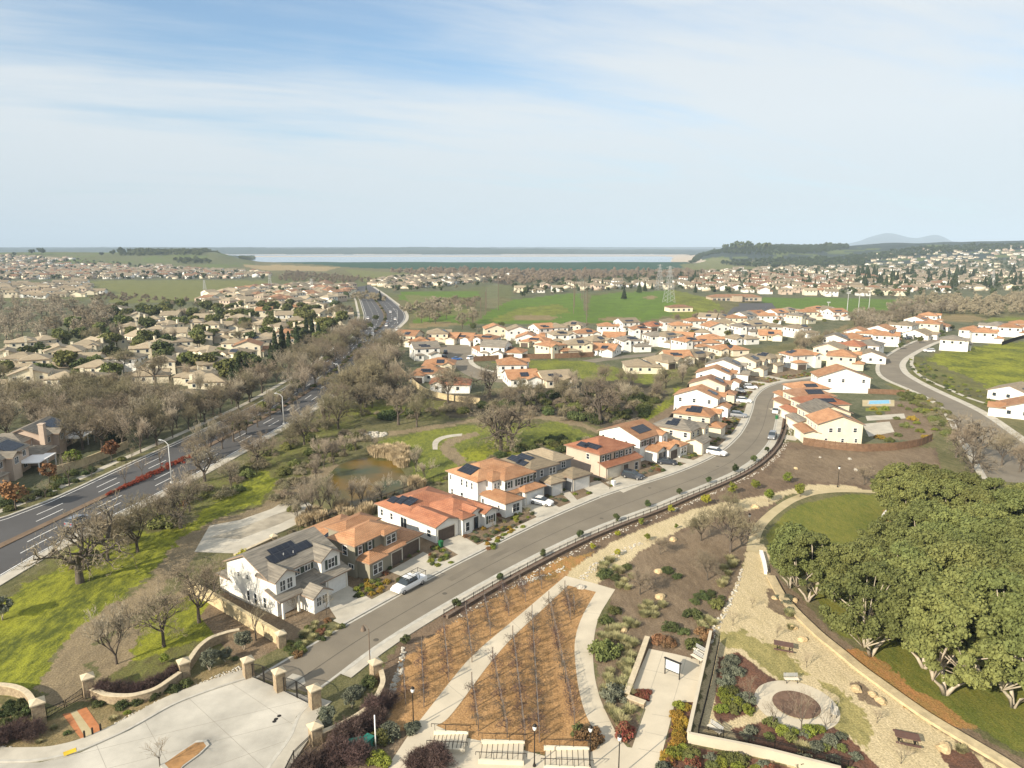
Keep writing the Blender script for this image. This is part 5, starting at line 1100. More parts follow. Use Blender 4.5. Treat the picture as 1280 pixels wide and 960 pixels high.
CM = """512 431 o c 2|526 433 o w 1|531 448 g w 2|548 428 t c 2|562 428 o c 1|581 428 o w 1|600 430 o w 1|619 422 o c 2|612 436 o w 2|647 424 t w 2|660 428 o w 1|678 421 o w 2|672 432 o c 1|695 420 t w 2|702 430 t w 2|717 417 t c 2|620 446 g w 2|638 446 o w 1|610 443 o w 1|693 445 o c 2|722 443 t c 2|550 462 o c 1|539 474 o w 1|563 487 r w 1|651 479 o w 1|640 470 o w 2|692 480 t c 1|757 443 o w 1|790 438 g w 2|744 438 t c 2|760 418 o w 2|783 413 t w 2|768 427 o w 1|803 423 o w 2|816 412 r w 1|833 432 t w 2|838 412 t w 2|849 417 o g 2|853 427 o g 1|862 439 o w 2|870 420 t w 1|877 434 o w 1|887 429 o w 1|909 443 o c 1|924 429 t w 1|931 419 g w 2|942 417 t c 2|961 424 o c 1|958 413 t w 1|798 464 t c 1|828 457 t c 1|844 452 o c 1|868 450 t c 1|866 411 o w 2|885 406 t w 2|900 406 t w 2|918 407 o c 2|930 404 g w 2|943 402 o w 2|956 404 o w 2|970 400 o w 2|985 397 t c 2|1000 404 g c 2|1008 399 o c 2|1021 395 o c 2|1034 396 t w 2|1043 399 o w 2|1000 421 t w 2|733 428 o w 2|820 431 g w 2|904 414 t c 2|893 419 o w 2"""
CR = """1075 436 o c 2|1090 429 o w 2|1084 444 g w 2|1101 423 o w 2|1107 431 o w 2|1086 452 t w 1|1130 417 t w 2|1146 410 o w 2|1160 404 o w 2|1162 415 o c 2|1149 423 t w 1|1172 413 o w 1|1193 437 g w 2|1215 424 o w 2|1228 427 o w 2|1243 418 g w 2|1261 420 o w 2|1276 415 o w 2|1036 449 t c 2|1052 459 o c 2|1044 436 g w 2|1061 434 o c 2|1070 427 o w 2|1064 445 r c 2|1268 499 t w 1|1279 520 o w 1"""
CL = """8 450 b c 1|32 440 b c 2|57 438 b c 2|43 465 b c 2|92 452 b c 2|125 474 b c 2|137 438 b c 2|160 462 b w 2|186 448 b c 2|178 432 b c 2|201 443 b c 2|145 456 b c 1|12 501 b c 1|58 476 b c 1|95 507 b c 1|145 499 b c 1|172 500 b c 1|198 422 b w 2|212 416 b c 2|224 440 b c 2|216 449 b c 1|242 413 b c 2|263 416 b c 2|276 427 b c 2|285 412 b c 1|300 407 b c 2|222 427 b c 2|312 445 o c 2|324 438 b c 2|301 456 b c 2|270 469 b c 2|264 484 b c 1|228 506 b g 1|247 478 b c 1|256 407 b c 2|236 414 b c 1|290 404 b c 2|331 397 o c 2|346 415 b c 2|372 410 b c 2|400 400 b c 2|421 395 b c 2|371 388 o c 1|346 387 b c 2|275 388 b c 1|386 400 b w 1|151 395 b w 2|172 405 b c 2|186 427 b c 2|110 445 b c 2|232 394 b w 1|362 428 o g 2|383 420 b c 2|405 412 b c 2|20 465 b c 1|75 452 b c 2|30 454 b c 1|110 464 b c 2|72 466 b c 1|122 442 b c 2|166 419 b c 2|156 409 b c 1|196 409 b w 2|216 403 b c 2|226 396 b c 1|250 431 b c 2|241 446 b c 1|262 453 b c 2|286 463 b c 1|292 441 b c 2|306 426 b c 2|330 416 b c 2|356 403 b w 2|318 405 b c 1|301 396 b c 2|326 386 b c 1|396 389 b c 2|411 405 o c 1|431 405 b c 2|341 426 b c 1|353 419 b c 2|202 466 b c 2|186 476 b c 1|122 489 b c 2|80 489 b c 2|40 484 b c 2|238 463 b c 1"""
def place(txt, hood, group, angs, cat_='house', chim=False, solp=.5, beige=False):
    byrow = {}; rr = random.Random(len(txt))
    for q in txt.split('|'):
        x, y, ro, wa, st = q.split(); x, y, st = float(x), float(y), int(st); var = rr.randrange(3); a_ = rr.choice(angs)+rr.uniform(-9, 9); loc = at(x, y)
        o = midhouse(loc, ro, wa, st, var, a_, rr.randrange(3) if rr.random() < solp else None, chim and rr.random() < .8)
        byrow.setdefault((ro, wa, st), []).append(o)
    for (ro, wa, st), L in byrow.items():
        d = '%s-roofed %s %s house' % (ROOFC[ro][1], WALLC[wa][1], 'tall' if st == 2 else 'low')
        if len(L) == 1: tag(L[0], 'the only '+d+' '+hood, cat_, group)
        else: order_labels(L, '{n} '+d+' '+hood+' from the left', cat_, group)
place(CM, 'between golf range and creek', 'houses of the orange-roofed neighbourhood', (5, 12, -20, 30, 95), solp=.85)
place(CR, 'by the right-hand street', 'houses around the right-hand street', (60, -120, 45, -135), solp=.6)
place(CL, 'in the leafy left estate', 'houses in the leafy estate', (10, 100, 190, -60, -30), chim=True, solp=.2)
# two nearer houses beside the arterial road
for x, y, lab in ((2, 606, 'pinkish two-storey house with dark solar roof at the left edge by the arterial road'), (62, 571, 'pinkish two-storey house with white patio cover beside the arterial road')):
    loc = at(x, y); q = at(x+38, y-22); ang = math.degrees(math.atan2(q[1]-loc[1], q[0]-loc[0]))
    h, B = house(loc, ang, 'wall_pink', 'roof_grey', [(-1, 11.5, 0, 9.5, 5.1, 'gx', .40), (2.2, 5.4, -1.4, 3, 5.1, 'gy', .5), (-5, 2, 3, 12, 4.9, 'hip', .38), (-7, -.8, -2, 4.5, 2.8, 'hip', .34), (3, 11, 9.2, 15, 2.8, 'hip', .34)], lab, 'pinkish houses by the arterial road')
    for u in (1.6, 7.6, 10.6): add_window(h, B[0], 'F', u, 3.4, 1.1, 1.2, 2, 1); add_window(h, B[0], 'F', u, .8, 1.4, 1.3, 2, 1)
    add_window(h, B[1], 'F', 1.6, 3.4, 1.4, 1.3, 2, 1); add_window(h, B[0], 'L', 6, 3.4, 1, 1.2, 2, 1); add_window(h, B[0], 'R', 3, 3.4, 1, 1.2, 2, 1); add_window(h, B[3], 'F', 2, .8, 1.2, 1.2, 2, 1)
    add_solar(h, B[0], 'F', [(6.3, .8, 6, 2.2)]); add_solar(h, B[2], 'L', [(2.5, .8, 3, 1)]); MB().box(-2.2, -1.0, -.5, .6, 0, 8.2).box(-2.3, -.9, -.6, .7, 8.2, 8.4).build('chimney', 'wall_pink', h)
    q = MB().box(6.0, 13.5, -4.6, -.05, 2.55, 2.72)
    for xx in (6.2, 9.8, 13.3): q.box(xx-.1, xx+.1, -4.5, -4.3, 0, 2.55)
    q.build('patio_cover', 'patio_white', h)
# club house by the car park
h, B = house(at(917, 376), 4, 'wall_tan', 'roof_brown', [(-22, 22, -6, 7, 3.6, 'hip', .3), (-4, 4, -9, -5, 5.0, 'hip', .3)], 'long low club house with brown roof beside the car park and green fairway', None, 'club_house', cat='club house')
for u in (3, 7, 11, 15, 31, 35, 39): add_window(h, B[0], 'F', u, .6, 2.4, 2.0, 2, 1)
h, B = house(at(848, 389), 10, 'wall_cream', 'roof_brown', [(-9, 9, -5, 5, 3.2, 'hip', .3)], 'low brown-roofed pavilion at the right end of the driving range', None, 'pavilion', cat='pavilion')
for u in (3, 7, 11, 15): add_window(h, B[0], 'F', u, .6, 1.6, 1.6, 2, 1)
# far houses
def far_mesh(roof, wall, hip, st):
    e = 5 if st == 2 else 3; b = dict(x0=-6, x1=6, y0=-5, y1=5, e=e, r='hip' if hip else 'gx', p=.4); b2 = dict(x0=-5.5, x1=-1, y0=-8, y1=-4.5, e=2.8, r='gy', p=.4); w_ = MB(); V = []
    for q in (b, b2): wall_mb(q, w_)
    w_.m = [0]*len(w_.f)
    for q in (b, b2): r_, zr = roof_mb(q); n = len(w_.v); w_.v += r_.v; w_.f += [tuple(n+j for j in f) for f in r_.f]; w_.m += [1+min(m, 0) for m in r_.m]
    for s in 'FB':
        for u in (2.5, 6, 9.5): x, y, rz = side_pt(b, s, u); d = -.06 if s == 'F' else .06; w_.face([(x-.6, y+d, e-1.8), (x+.6, y+d, e-1.8), (x+.6, y+d, e-.5), (x-.6, y+d, e-.5)][::(1 if s == 'F' else -1)], 2)
    # triangles -> quads for merging
    f2 = []; m2 = []
    for f, m in zip(w_.f, w_.m): f2.append(f if len(f) == 4 else (f[0], f[1], f[2], f[2])); m2.append(m)
    tri = MB(); tri.v = w_.v; tri.f = w_.f; tri.m = w_.m
    return tri.mesh('house', [wall, roof, 'glass'])
FH = {'b': [far_mesh('roof_beige', w_, hp, st) for w_ in ('wall_white', 'wall_cream', 'wall_pink') for hp, st in ((1, 2), (0, 2), (1, 1))], 't': [far_mesh('roof_tan', w_, hp, st) for w_ in ('wall_white', 'wall_cream') for hp, st in ((1, 1), (0, 2), (0, 1))], 'o': [far_mesh('roof_brown', 'wall_cream', 1, 2), far_mesh('roof_brown', 'wall_white', 0, 2)]}
rf = random.Random(4); rg = np.random.default_rng(3); FARH = []
def farrows(poly, sp, rot, kinds, hood, dens=.85, jit=.18):
    for (x, y, z) in scatter(poly, sp, rg, jit, rot=R(rot)):
        if rf.random() < dens: FARH.append((y, x, z, rf.choice(FH[rf.choice(kinds)]), R(rot)+rf.choice((0, pi, 0, pi, pi/2))+rf.uniform(-.1, .1), hood))
farrows([(240, 380), (262, 370), (300, 364), (345, 360), (400, 356), (440, 360), (440, 372), (420, 380), (390, 384), (330, 388), (290, 384)], (14, 22), 62, 'bbbo', 'packed terrace rows by the arterial', .97, .08)
farrows([(470, 350), (560, 345.5), (640, 345.5), (650, 348), (600, 352), (560, 357), (520, 362), (490, 361), (465, 356)], (15, 24), 58, 'bbt', 'packed rows below the dam', .97, .1)
farrows([(-40, 330), (60, 330), (200, 333), (330, 341), (345, 345), (300, 349), (130, 349), (0, 350), (-40, 350)], (18, 30), 12, 'bbbo', 'far rows under the left hill', .8, .25)
farrows([(-40, 321), (40, 320), (110, 325), (60, 330), (-40, 329)], (20, 36), 5, 'bb', 'far rows on the left hill', .7, .3)
farrows([(-40, 355), (0, 355), (60, 356), (95, 352), (130, 366), (115, 371), (60, 373), (-40, 373)], (16, 24), 15, 'bt', 'rows behind the grey wood', .85, .2)
farrows([(640, 362), (700, 357), (850, 350), (860, 362), (760, 362), (700, 367), (640, 368)], (18, 30), 8, 'tb', 'rows above the driving range', .7, .3)
farrows([(850, 350), (900, 344), (1000, 345), (1180, 350), (1180, 368), (1060, 371), (960, 369), (900, 365), (860, 362)], (18, 28), -8, 'tbo', 'rows above the fairway', .75, .3)
farrows([(880, 339), (1000, 333), (1100, 335), (1300, 338), (1300, 366), (1180, 362), (1000, 345), (880, 345)], (22, 36), -14, 'tbb', 'rows at the foot of the right hill', .6, .35)
farrows([(1070, 322), (1150, 316), (1230, 311), (1320, 309), (1320, 336), (1180, 334), (1080, 332)], (30, 48), -20, 'bbt', 'hillside rows', .62, .35)
farrows([(1010, 318), (1280, 305), (1320, 305), (1320, 311), (1150, 315), (1010, 324)], (70, 120), -20, 'bt', 'scattered homes in the hill woods', .4, .45)
FARH.sort(key=lambda q: q[0]); keep = FARH[:150]; rest = FARH[150:]
_bh = {}
for y, x, z, me, rz, hood in keep: _bh.setdefault(hood, []).append(linkmesh('house', me, None, (x, y, z), rz))
for hood, L in _bh.items(): order_labels(L, 'small pale house, {n} from the left in the '+hood, 'house', 'houses in the '+hood)
def merge_any(name, items, label, cat=None):
    VS, LS, LT, MI, mats = [], [], [], [], []; n = 0
    for me, loc, rz in items:
        v = np.empty(len(me.vertices)*3, np.float32); me.vertices.foreach_get('co', v); v = v.reshape(-1, 3); l = np.empty(len(me.loops), np.int32); me.loops.foreach_get('vertex_index', l); t = np.empty(len(me.polygons), np.int32); me.polygons.foreach_get('loop_total', t)
        mi = np.empty(len(me.polygons), np.int32); me.polygons.foreach_get('material_index', mi); mp = []
        for m in me.materials:
            if m not in mats: mats.append(m)
            mp.append(mats.index(m))
        c, s = cos(rz), sin(rz); VS.append(np.stack([v[:, 0]*c-v[:, 1]*s+loc[0], v[:, 0]*s+v[:, 1]*c+loc[1], v[:, 2]+loc[2]], 1)); LS.append(l+n); LT.append(t); MI.append(np.array(mp)[mi]); n += len(v)
    V = np.concatenate(VS).astype(np.float32); L = np.concatenate(LS); T = np.concatenate(LT); M = np.concatenate(MI).astype(np.int32); me = bpy.data.meshes.new(name)
    me.vertices.add(len(V)); me.vertices.foreach_set('co', V.ravel()); me.loops.add(len(L)); me.loops.foreach_set('vertex_index', L.astype(np.int32)); me.polygons.add(len(T)); me.polygons.foreach_set('loop_start', np.r_[0, np.cumsum(T)[:-1]].astype(np.int32)); me.polygons.foreach_set('loop_total', T.astype(np.int32))
    for m in mats: me.materials.append(m)
    me.polygons.foreach_set('material_index', M); me.update(calc_edges=True); return tag(linkmesh(name, me), label, cat, kind='stuff')
if rest: merge_any('distant_houses', [(me, (x, y, z), rz) for y, x, z, me, rz, h_ in rest], 'mass of tiny pale houses in the far town', 'houses')
print('far houses', len(FARH), 'meshes', len(bpy.data.meshes))

# ------------------------------------------------------------------ drives and front yards
DP = []
def drive(pl, z=.022, world=False): wp = pl if world else W(pl); DP.append(wp); sheet('driveway', wp, 'concrete', z, world=True)
for q in ([(404, 748), (428, 728), (466, 750), (452, 765), (425, 780)], [(486, 714), (529, 690), (560, 704), (518, 727)], [(548, 679), (573, 667), (600, 683), (577, 696)], [(650, 632), (672, 619), (704, 637), (678, 651)], [(725, 608), (748, 600), (769, 614), (750, 622)],
          [(700, 615), (710, 612), (724, 628), (718, 632)], [(757, 603), (792, 588), (812, 602), (779, 616)], [(820, 578), (836, 573), (850, 583), (834, 590)]): drive(q)
for x, y, a, w_ in DRV:
    if not (x > 33 and y > 155 and y < 265 and x < 110): continue
    K = FK if (x < 72 or y > 222) else NK; d = np.hypot(K[:, 0]-x, K[:, 1]-y); i = int(np.argmin(d))
    if d[i] > 22: continue
    q = K[i]; t = np.array((x, y))-q; L = np.linalg.norm(t); n = np.array((-t[1], t[0]))/L*(w_/2+.2); q2 = q+t/L*1.95
    drive([tuple(q2+n), tuple(q2-n), (x-n[0], y-n[1]), (x+n[0], y+n[1])], .022+.004*(len(DP) % 3), True)
BB = {}
def blocked(x, y, pad=0):
    for P in DP+FOOT:
        k = id(P)
        if k not in BB: xs = [p[0] for p in P]; ys = [p[1] for p in P]; BB[k] = (min(xs), max(xs), min(ys), max(ys))
        b = BB[k]
        if x < b[0] or x > b[1] or y < b[2] or y > b[3]: continue
        if inpoly(np.array([x]), np.array([y]), P)[0]: return True
    return False
YP = [[FS[i] for i in range(0, len(FS), 2)], None]
ry = random.Random(9); YK = []
def yardband(K, sgn, d0, d1, n, i0=0, i1=None, grp='shrubs in the front yards along the street', box=None):
    K = np.array(K)[i0:i1]
    for i in range(n):
        j = ry.randrange(1, len(K)-1); t = K[j+1]-K[j-1]; t /= np.linalg.norm(t); q = K[j]+np.array((-t[1], t[0]))*sgn*ry.uniform(d0, d1)+t*ry.uniform(-.4, .4)
        if blocked(q[0], q[1]) or (box and not inpoly(np.array([q[0]]), np.array([q[1]]), box)[0]): continue
        k = ry.choice(['sdark', 'smid', 'sdark', 'sgrey', 'smid', 'slime', 'srust', 'sgold', 'tuft', 'sred'])+str(ry.randrange(3)); yield k, q
SHL = {}
SHN = {'sdark': 'dark green', 'smid': 'green', 'sgrey': 'grey-green', 'slime': 'lime green', 'srust': 'rust-red', 'sgold': 'golden', 'tuft': 'straw-coloured tufted', 'sred': 'red-flowered', 'syellow': 'yellow'}
def sh(k, q, s, grp, where):
    b = k.rstrip('0123456789'); o = plant(k, 'shrub' if b != 'tuft' else 'grass_tuft', (q[0], q[1], 0.0), s, '%s shrub %s' % (SHN[b], where) if b != 'tuft' else 'straw-coloured grass tuft '+where, 'shrub' if b != 'tuft' else 'grass tuft', SHN[b]+' plants '+grp); SHL.setdefault((b, grp, where), []).append(o); return o
for k, q in yardband(FS, 1, .5, 6.0, 620, 4, None): sh(k, q, ry.uniform(.4, .85), 'in the yards along the curving street', 'in a front yard along the curving street')
for k, q in yardband(NK, -1, 2.4, 8.0, 200, 80, 112): sh(k, q, ry.uniform(.4, .8), 'in the yards inside the bend', 'in a front yard inside the street bend')
# back yards to the right of the bend cluster
sheet('patio', [(1078, 530), (1112, 527), (1118, 540), (1086, 546)], 'concrete', .02); sheet('patio', [(1082, 520), (1130, 517), (1132, 523), (1084, 526)], 'concrete', .02)
sheet('pool_deck', [(1078, 500), (1118, 500), (1118, 508), (1078, 508)], 'dg', .02); sheet('yard_lawn', [(1082, 510), (1112, 509), (1113, 514), (1082, 514)], 'leaf_lime', .02)
p = W([(1085, 501), (1113, 500), (1114, 505), (1084, 506)]); t = MB(); t.prism([tuple(q) for q in p], -.2, .10); o = t.build('swimming_pool', 'kerb'); tag(o, 'blue swimming pool in the back yard beside the big white gable house', 'swimming pool')
c = np.mean(p, axis=0); MB().prism([tuple(c+(np.array(q)-c)*.86) for q in p], .02, .115).build('pool_water', 'pool_blue', o)
for k, (x, y) in enumerate([(1100, 548), (1112, 552), (1122, 545), (1133, 534), (1140, 525), (1135, 512), (1126, 508), (1146, 530), (1150, 540), (1120, 524), (1098, 518), (1092, 512), (1107, 512), (1142, 505), (1157, 515), (1163, 525), (1168, 538), (1158, 548), (1148, 515), (1128, 500)]):
    sh(ry.choice(['sdark', 'smid', 'slime', 'sgold', 'smid'])+str(k % 3), at(x, y), ry.uniform(1.0, 2.0), 'in the back yards of the bend houses', 'in the back yards right of the bend houses')

# ------------------------------------------------------------------ fences, walls, pillars, gates
def world_line(px, n): return smoothline(W(px), n)
def fence_boards(P, h, name, label, cat, group=None, m='wood_fence', z0=0.0, th=.04):
    root = empty(name, (P[0][0], P[0][1], z0), 0, label, cat, group); b = MB(); p_ = MB().box(-.06, .06, -.06, .06, -.1, h+.08).mesh('post', [m]); rl = MB(); o = np.array(P[0])
    Q = resample(P, max(2, int(np.sum(np.linalg.norm(np.diff(P, axis=0), axis=1))/.16)))-o
    for i in range(len(Q)-1):
        a, c = Q[i], Q[i+1]; dz = .02*((i*7) % 3-1); b.bar((*(a*.97+c*.03), h/2+dz), (*(a*.03+c*.97), h/2+dz), th, h)
    b.build('boards', m, root)
    for z in (.35, h-.3):
        for i in range(0, len(Q)-15, 15): rl.bar((*Q[i], z), (*Q[i+15], z), .12, .08)
    rl.build('rail', m, root)
    for i in range(0, len(Q), 15): linkmesh('post', p_, root, (*Q[i], 0))
    return root
def fence_iron(P, h, name, label, cat, group=None, gap=.13, postgap=2.4, m='iron', z0=0.0, bw=.022, pw=.07):
    root = empty(name, (P[0][0], P[0][1], z0), 0, label, cat, group); o = np.array(P[0]); L = np.sum(np.linalg.norm(np.diff(P, axis=0), axis=1)); pk = MB(); rl = MB(); Q = resample(P, max(2, int(L/gap)))-o; k = max(1, int(postgap/gap))
    for q in Q: pk.box(q[0]-bw/2, q[0]+bw/2, q[1]-bw/2, q[1]+bw/2, .08, h-.04)
    pk.build('pickets', m, root)
    S = Q[::k] if (len(Q)-1) % k == 0 else np.vstack([Q[::k], Q[-1:]])
    for z in (.12, h-.15, h):
        for i in range(len(S)-1): rl.bar((*S[i], z), (*S[i+1], z), .045, .045)
    rl.build('rail', m, root); pm = MB().box(-pw/2, pw/2, -pw/2, pw/2, -.1, h+.1).mesh('post', [m])
    for q in S[:100]: linkmesh('post', pm, root, (*q, 0))
    return root
def stone_wall(P, h, label, name='stone_wall', th=.42, m='stone', capm='stone_cap', group=None, z0=0.0):
    o = np.array(P[0]); P = np.array(P)-o; root = empty(name, (o[0], o[1], z0), 0, label, 'wall', group)
    strip_ = lambda d, z, hh: strip(offset(P, d/2), offset(P, -d/2), z, hh)
    w_ = strip_(th, h, h+.2); A, B = offset(P, th/2), offset(P, -th/2)
    for i, s in ((0, 1), (len(P)-1, -1)): w_.face([(*A[i], -.2), (*B[i], -.2), (*B[i], h), (*A[i], h)][::s])
    ob = w_.build('wall_body', m, root)
    c = strip_(th+.14, h+.09, .085); A, B = offset(P, (th+.14)/2), offset(P, -(th+.14)/2)
    for i, s in ((0, 1), (len(P)-1, -1)): c.face([(*A[i], h+.005), (*B[i], h+.005), (*B[i], h+.09), (*A[i], h+.09)][::s])
    upn(c.build('wall_cap', capm, root)); return root
NOUT = offset(NK, -1.62)
fp = offset(NK, -2.7); i0 = 10; i1 = 84
P = fp[i0:i1]
stone_wall(P, .42, 'low brown retaining kerb under the dark rail fence along the street', 'retaining_wall', .35, 'wood_post', 'wood_post')
fence_iron(offset(P, .55), 1.05, 'rail_fence', 'long dark rail fence curving along the lower sidewalk of the street', 'fence', gap=.40, postgap=2.4, bw=.02, pw=.09)
o = upn(strip(offset(NK, -1.56)[i0:i1], offset(NK, -2.5)[i0:i1], .03).build('planting_strip', 'bed_soil')); tag(o, kind='structure')
P2_ = offset(NK, -4.0)[i0:i1-4]; mb = MB(); rk = random.Random(2)
def rock_mesh(seed, m):
    r = np.random.default_rng(seed); mb = MB(); n = 7; prof = []
    for j, z in enumerate((-.2, .1, .45, .8, .98)):
        for i in range(n): a = 2*pi*i/n+j*.3; rr = (1.0, 1.05, .95, .62, .2)[j]*r.uniform(.78, 1.12); mb.v.append((rr*cos(a), rr*sin(a)*.75, z*.7+r.normal()*.03))
    for j in range(4):
        for i in range(n): a = j*n+i; b = j*n+(i+1) % n; mb.f.append((a, b, b+n, a+n)); mb.m.append(0)
    mb.f.append(tuple(4*n+i for i in range(n))); mb.m.append(0); return mb.mesh('boulder', [m])
ROCK = [rock_mesh(i, 'rock_tan') for i in range(4)]; WR = [rock_mesh(i+9, 'rock_white') for i in range(4)]
def cobbles(name, pl, n, s0, s1, label, world=False, meshes=WR):
    wp = pl if world else W(pl); P = np.array(wp); out = []; r = random.Random(n)
    while len(out) < n:
        x, y = r.uniform(P[:, 0].min(), P[:, 0].max()), r.uniform(P[:, 1].min(), P[:, 1].max())
        if inpoly(np.array([x]), np.array([y]), wp)[0]: out.append((r.choice(meshes), (x, y, 0), r.uniform(0, 6), r.uniform(s0, s1)))
    VS, L_, T_ = [], [], []; k = 0
    mb = MB()
    for me, l, rz, s in out:
        c, q = cos(rz)*s, sin(rz)*s; n0 = len(mb.v); mb.v += [(v.co.x*c-v.co.y*q+l[0], v.co.x*q+v.co.y*c+l[1], v.co.z*s) for v in me.vertices]; mb.f += [tuple(n0+i for i in p.vertices) for p in me.polygons]; mb.m += [0]*len(me.polygons)
    o = linkmesh(name, mb.mesh(name, [meshes[0].materials[0]])); tag(o, label, 'cobbles', kind='stuff')
A_, B_ = offset(NK, -3.3)[i0:i1-6], offset(NK, -4.3)[i0:i1-6]
cobbles('cobbles', [tuple(p) for p in A_]+[tuple(p) for p in B_[::-1]], 520, .08, .2, 'band of pale cobbles below the street fence', True)
cobbles('cobbles', [(130, 912), (165, 892), (200, 875), (240, 858), (290, 836), (300, 832), (302, 838), (240, 867), (200, 885), (165, 902), (140, 917)], 420, .07, .17, 'white cobble band between forecourt walk and planting bed')
cobbles('cobbles', [(0, 930), (30, 938), (60, 935), (100, 926), (102, 931), (60, 941), (20, 944), (0, 938)], 260, .07, .15, 'white cobble band at the lower left edge')
cobbles('cobbles', [(645, 728), (665, 722), (690, 716), (705, 708), (708, 713), (680, 722), (650, 733)], 120, .08, .2, 'small cobbles at the top of the vineyard')
cobbles('cobbles', [(722, 722), (745, 702), (770, 690), (800, 677), (803, 680), (775, 696), (748, 712), (730, 726)], 170, .08, .22, 'pale cobbles lining the sandy trail')
cobbles('cobbles', [(503, 808), (497, 835), (484, 868), (492, 870), (503, 840), (508, 812)], 150, .1, .22, 'grey cobbles in the drain below the curved wall', )
cobbles('riprap', [(448, 542), (470, 540), (484, 541), (483, 545), (462, 549), (446, 547)], 130, .3, .6, 'white rock riprap behind the pond')
cobbles('cobbles', [(884, 800), (893, 780), (905, 762), (918, 735), (925, 710), (929, 712), (921, 740), (908, 768), (897, 790), (889, 806)], 110, .1, .28, 'pale stones edging the sandy court')
# board fence behind the park and by the cul-de-sac
fence_boards(world_line([(1004, 556), (1030, 560), (1075, 565), (1120, 563), (1150, 558), (1165, 551)], 30), 1.9, 'board_fence', 'brown board fence below the cream orange-roofed house above the park', 'fence')
fence_boards(world_line([(1085, 492), (1110, 493), (1130, 494)], 8), 1.7, 'board_fence', 'brown board fence between the white gable house and the pool', 'fence')
fence_boards(world_line([(592, 452), (640, 449), (700, 448), (742, 446)], 20), 2.2, 'board_fence', 'long brown board fence above the green swale by the cul-de-sac', 'fence', th=.08)
fence_boards(world_line([(1030, 463), (1050, 466), (1068, 470)], 8), 1.7, 'board_fence', 'short board fence below the cream house at the bend', 'fence')
stone_wall(world_line([(490, 440), (497, 462), (512, 476), (528, 492), (545, 500), (600, 505)], 20), 1.8, 'cream block wall around the cul-de-sac back yards', 'block_wall', .2, 'wall_sand', 'wall_sand')
stone_wall(world_line([(60, 596), (100, 585), (130, 573), (160, 560)], 12), 1.8, 'tan block wall behind the arterial sidewalk', 'block_wall', .2, 'wall_sand', 'wall_sand')
fence_iron(world_line([(345, 678), (400, 658), (480, 628), (560, 597)], 20), 1.5, 'iron_fence', 'thin dark iron fence between the house backs and the pond', 'fence', gap=.2)
fence_iron(world_line([(808, 556), (838, 528), (852, 502), (862, 483)], 14), 1.7, 'iron_fence', 'dark fence along the foot of the bright green slope', 'fence', gap=.14)
fence_iron(world_line([(1252, 432), (1272, 425), (1300, 418)], 8), 2.0, 'iron_fence', 'dark fence at the top of the bright green field on the right', 'fence', gap=.1)
def pillar(px, py, h, label, s=1.05):
    x, y, z = at(px, py); root = empty('stone_pillar', (x, y, 0), R(38), label, 'pillar', 'stone gate pillars'); k = s/2
    MB().box(-k, k, -k, k, -.2, h).build('pillar_body', 'stone', root); c = MB(); q = k+.12; c.box(-q, q, -q, q, h+.003, h+.14)
    for a, b in (((-q, -q), (q, -q)), ((q, -q), (q, q)), ((q, q), (-q, q)), ((-q, q), (-q, -q))): c.face([(*a, h+.143), (*b, h+.143), (0, 0, h+.52)])
    c.build('pillar_cap', 'stone_cap', root); return (x, y)
PA = pillar(50, 903, 2.3, 'stone pillar left of the pedestrian track gate', 1.15); PB = pillar(112, 868, 2.1, 'stone pillar right of the pedestrian track gate')
PC = pillar(231, 845, 1.8, 'stone pillar at the joint of the two curved walls'); PD = pillar(311, 845, 2.0, 'stone pillar at the far side of the vehicle gates')
PE = pillar(350, 862, 2.2, 'middle stone pillar between the two vehicle gates'); PF = pillar(394, 884, 2.2, 'stone pillar at the near side of the vehicle gates')
PG = pillar(470, 847, 1.9, 'stone pillar at the street end of the curved garden wall'); PH = pillar(395, 928, 1.8, 'stone pillar at the forecourt end of the curved garden wall')
pillar(352, 808, 1.7, 'stone pillar ending the sand-coloured wall beside the grey-roofed house', .9); pillar(343, 682, 1.6, 'small stone pillar behind the grey-roofed house', .8)
stone_wall(world_line([(-60, 866), (-20, 866), (18, 868), (36, 876), (45, 892)], 20), 1.1, 'curved stone wall at the lower left edge', group='curved entrance walls')
stone_wall(world_line([(116, 871), (135, 879), (165, 880), (195, 872), (226, 850)], 24), .95, 'stone wall sagging between two pillars left of the forecourt', group='curved entrance walls')
stone_wall(world_line([(236, 838), (248, 820), (262, 808), (285, 800), (300, 797)], 20), 1.1, 'stone wall rising behind the silver olive trees', group='curved entrance walls')
stone_wall(world_line([(476, 846), (480, 862), (470, 885), (455, 900), (432, 914), (402, 927)], 30), 1.0, 'curved stone garden wall below the gates', group='curved entrance walls')
stone_wall(world_line([(236, 738), (270, 758), (310, 782), (350, 806)], 30), 1.7, 'long sand-coloured wall beside the white grey-roofed house', 'block_wall', .35, 'wall_sand', 'wall_sand')
stone_wall(world_line([(294, 704), (320, 692), (341, 682)], 12), 1.4, 'dark stone wall behind the white grey-roofed house', 'stone_wall')
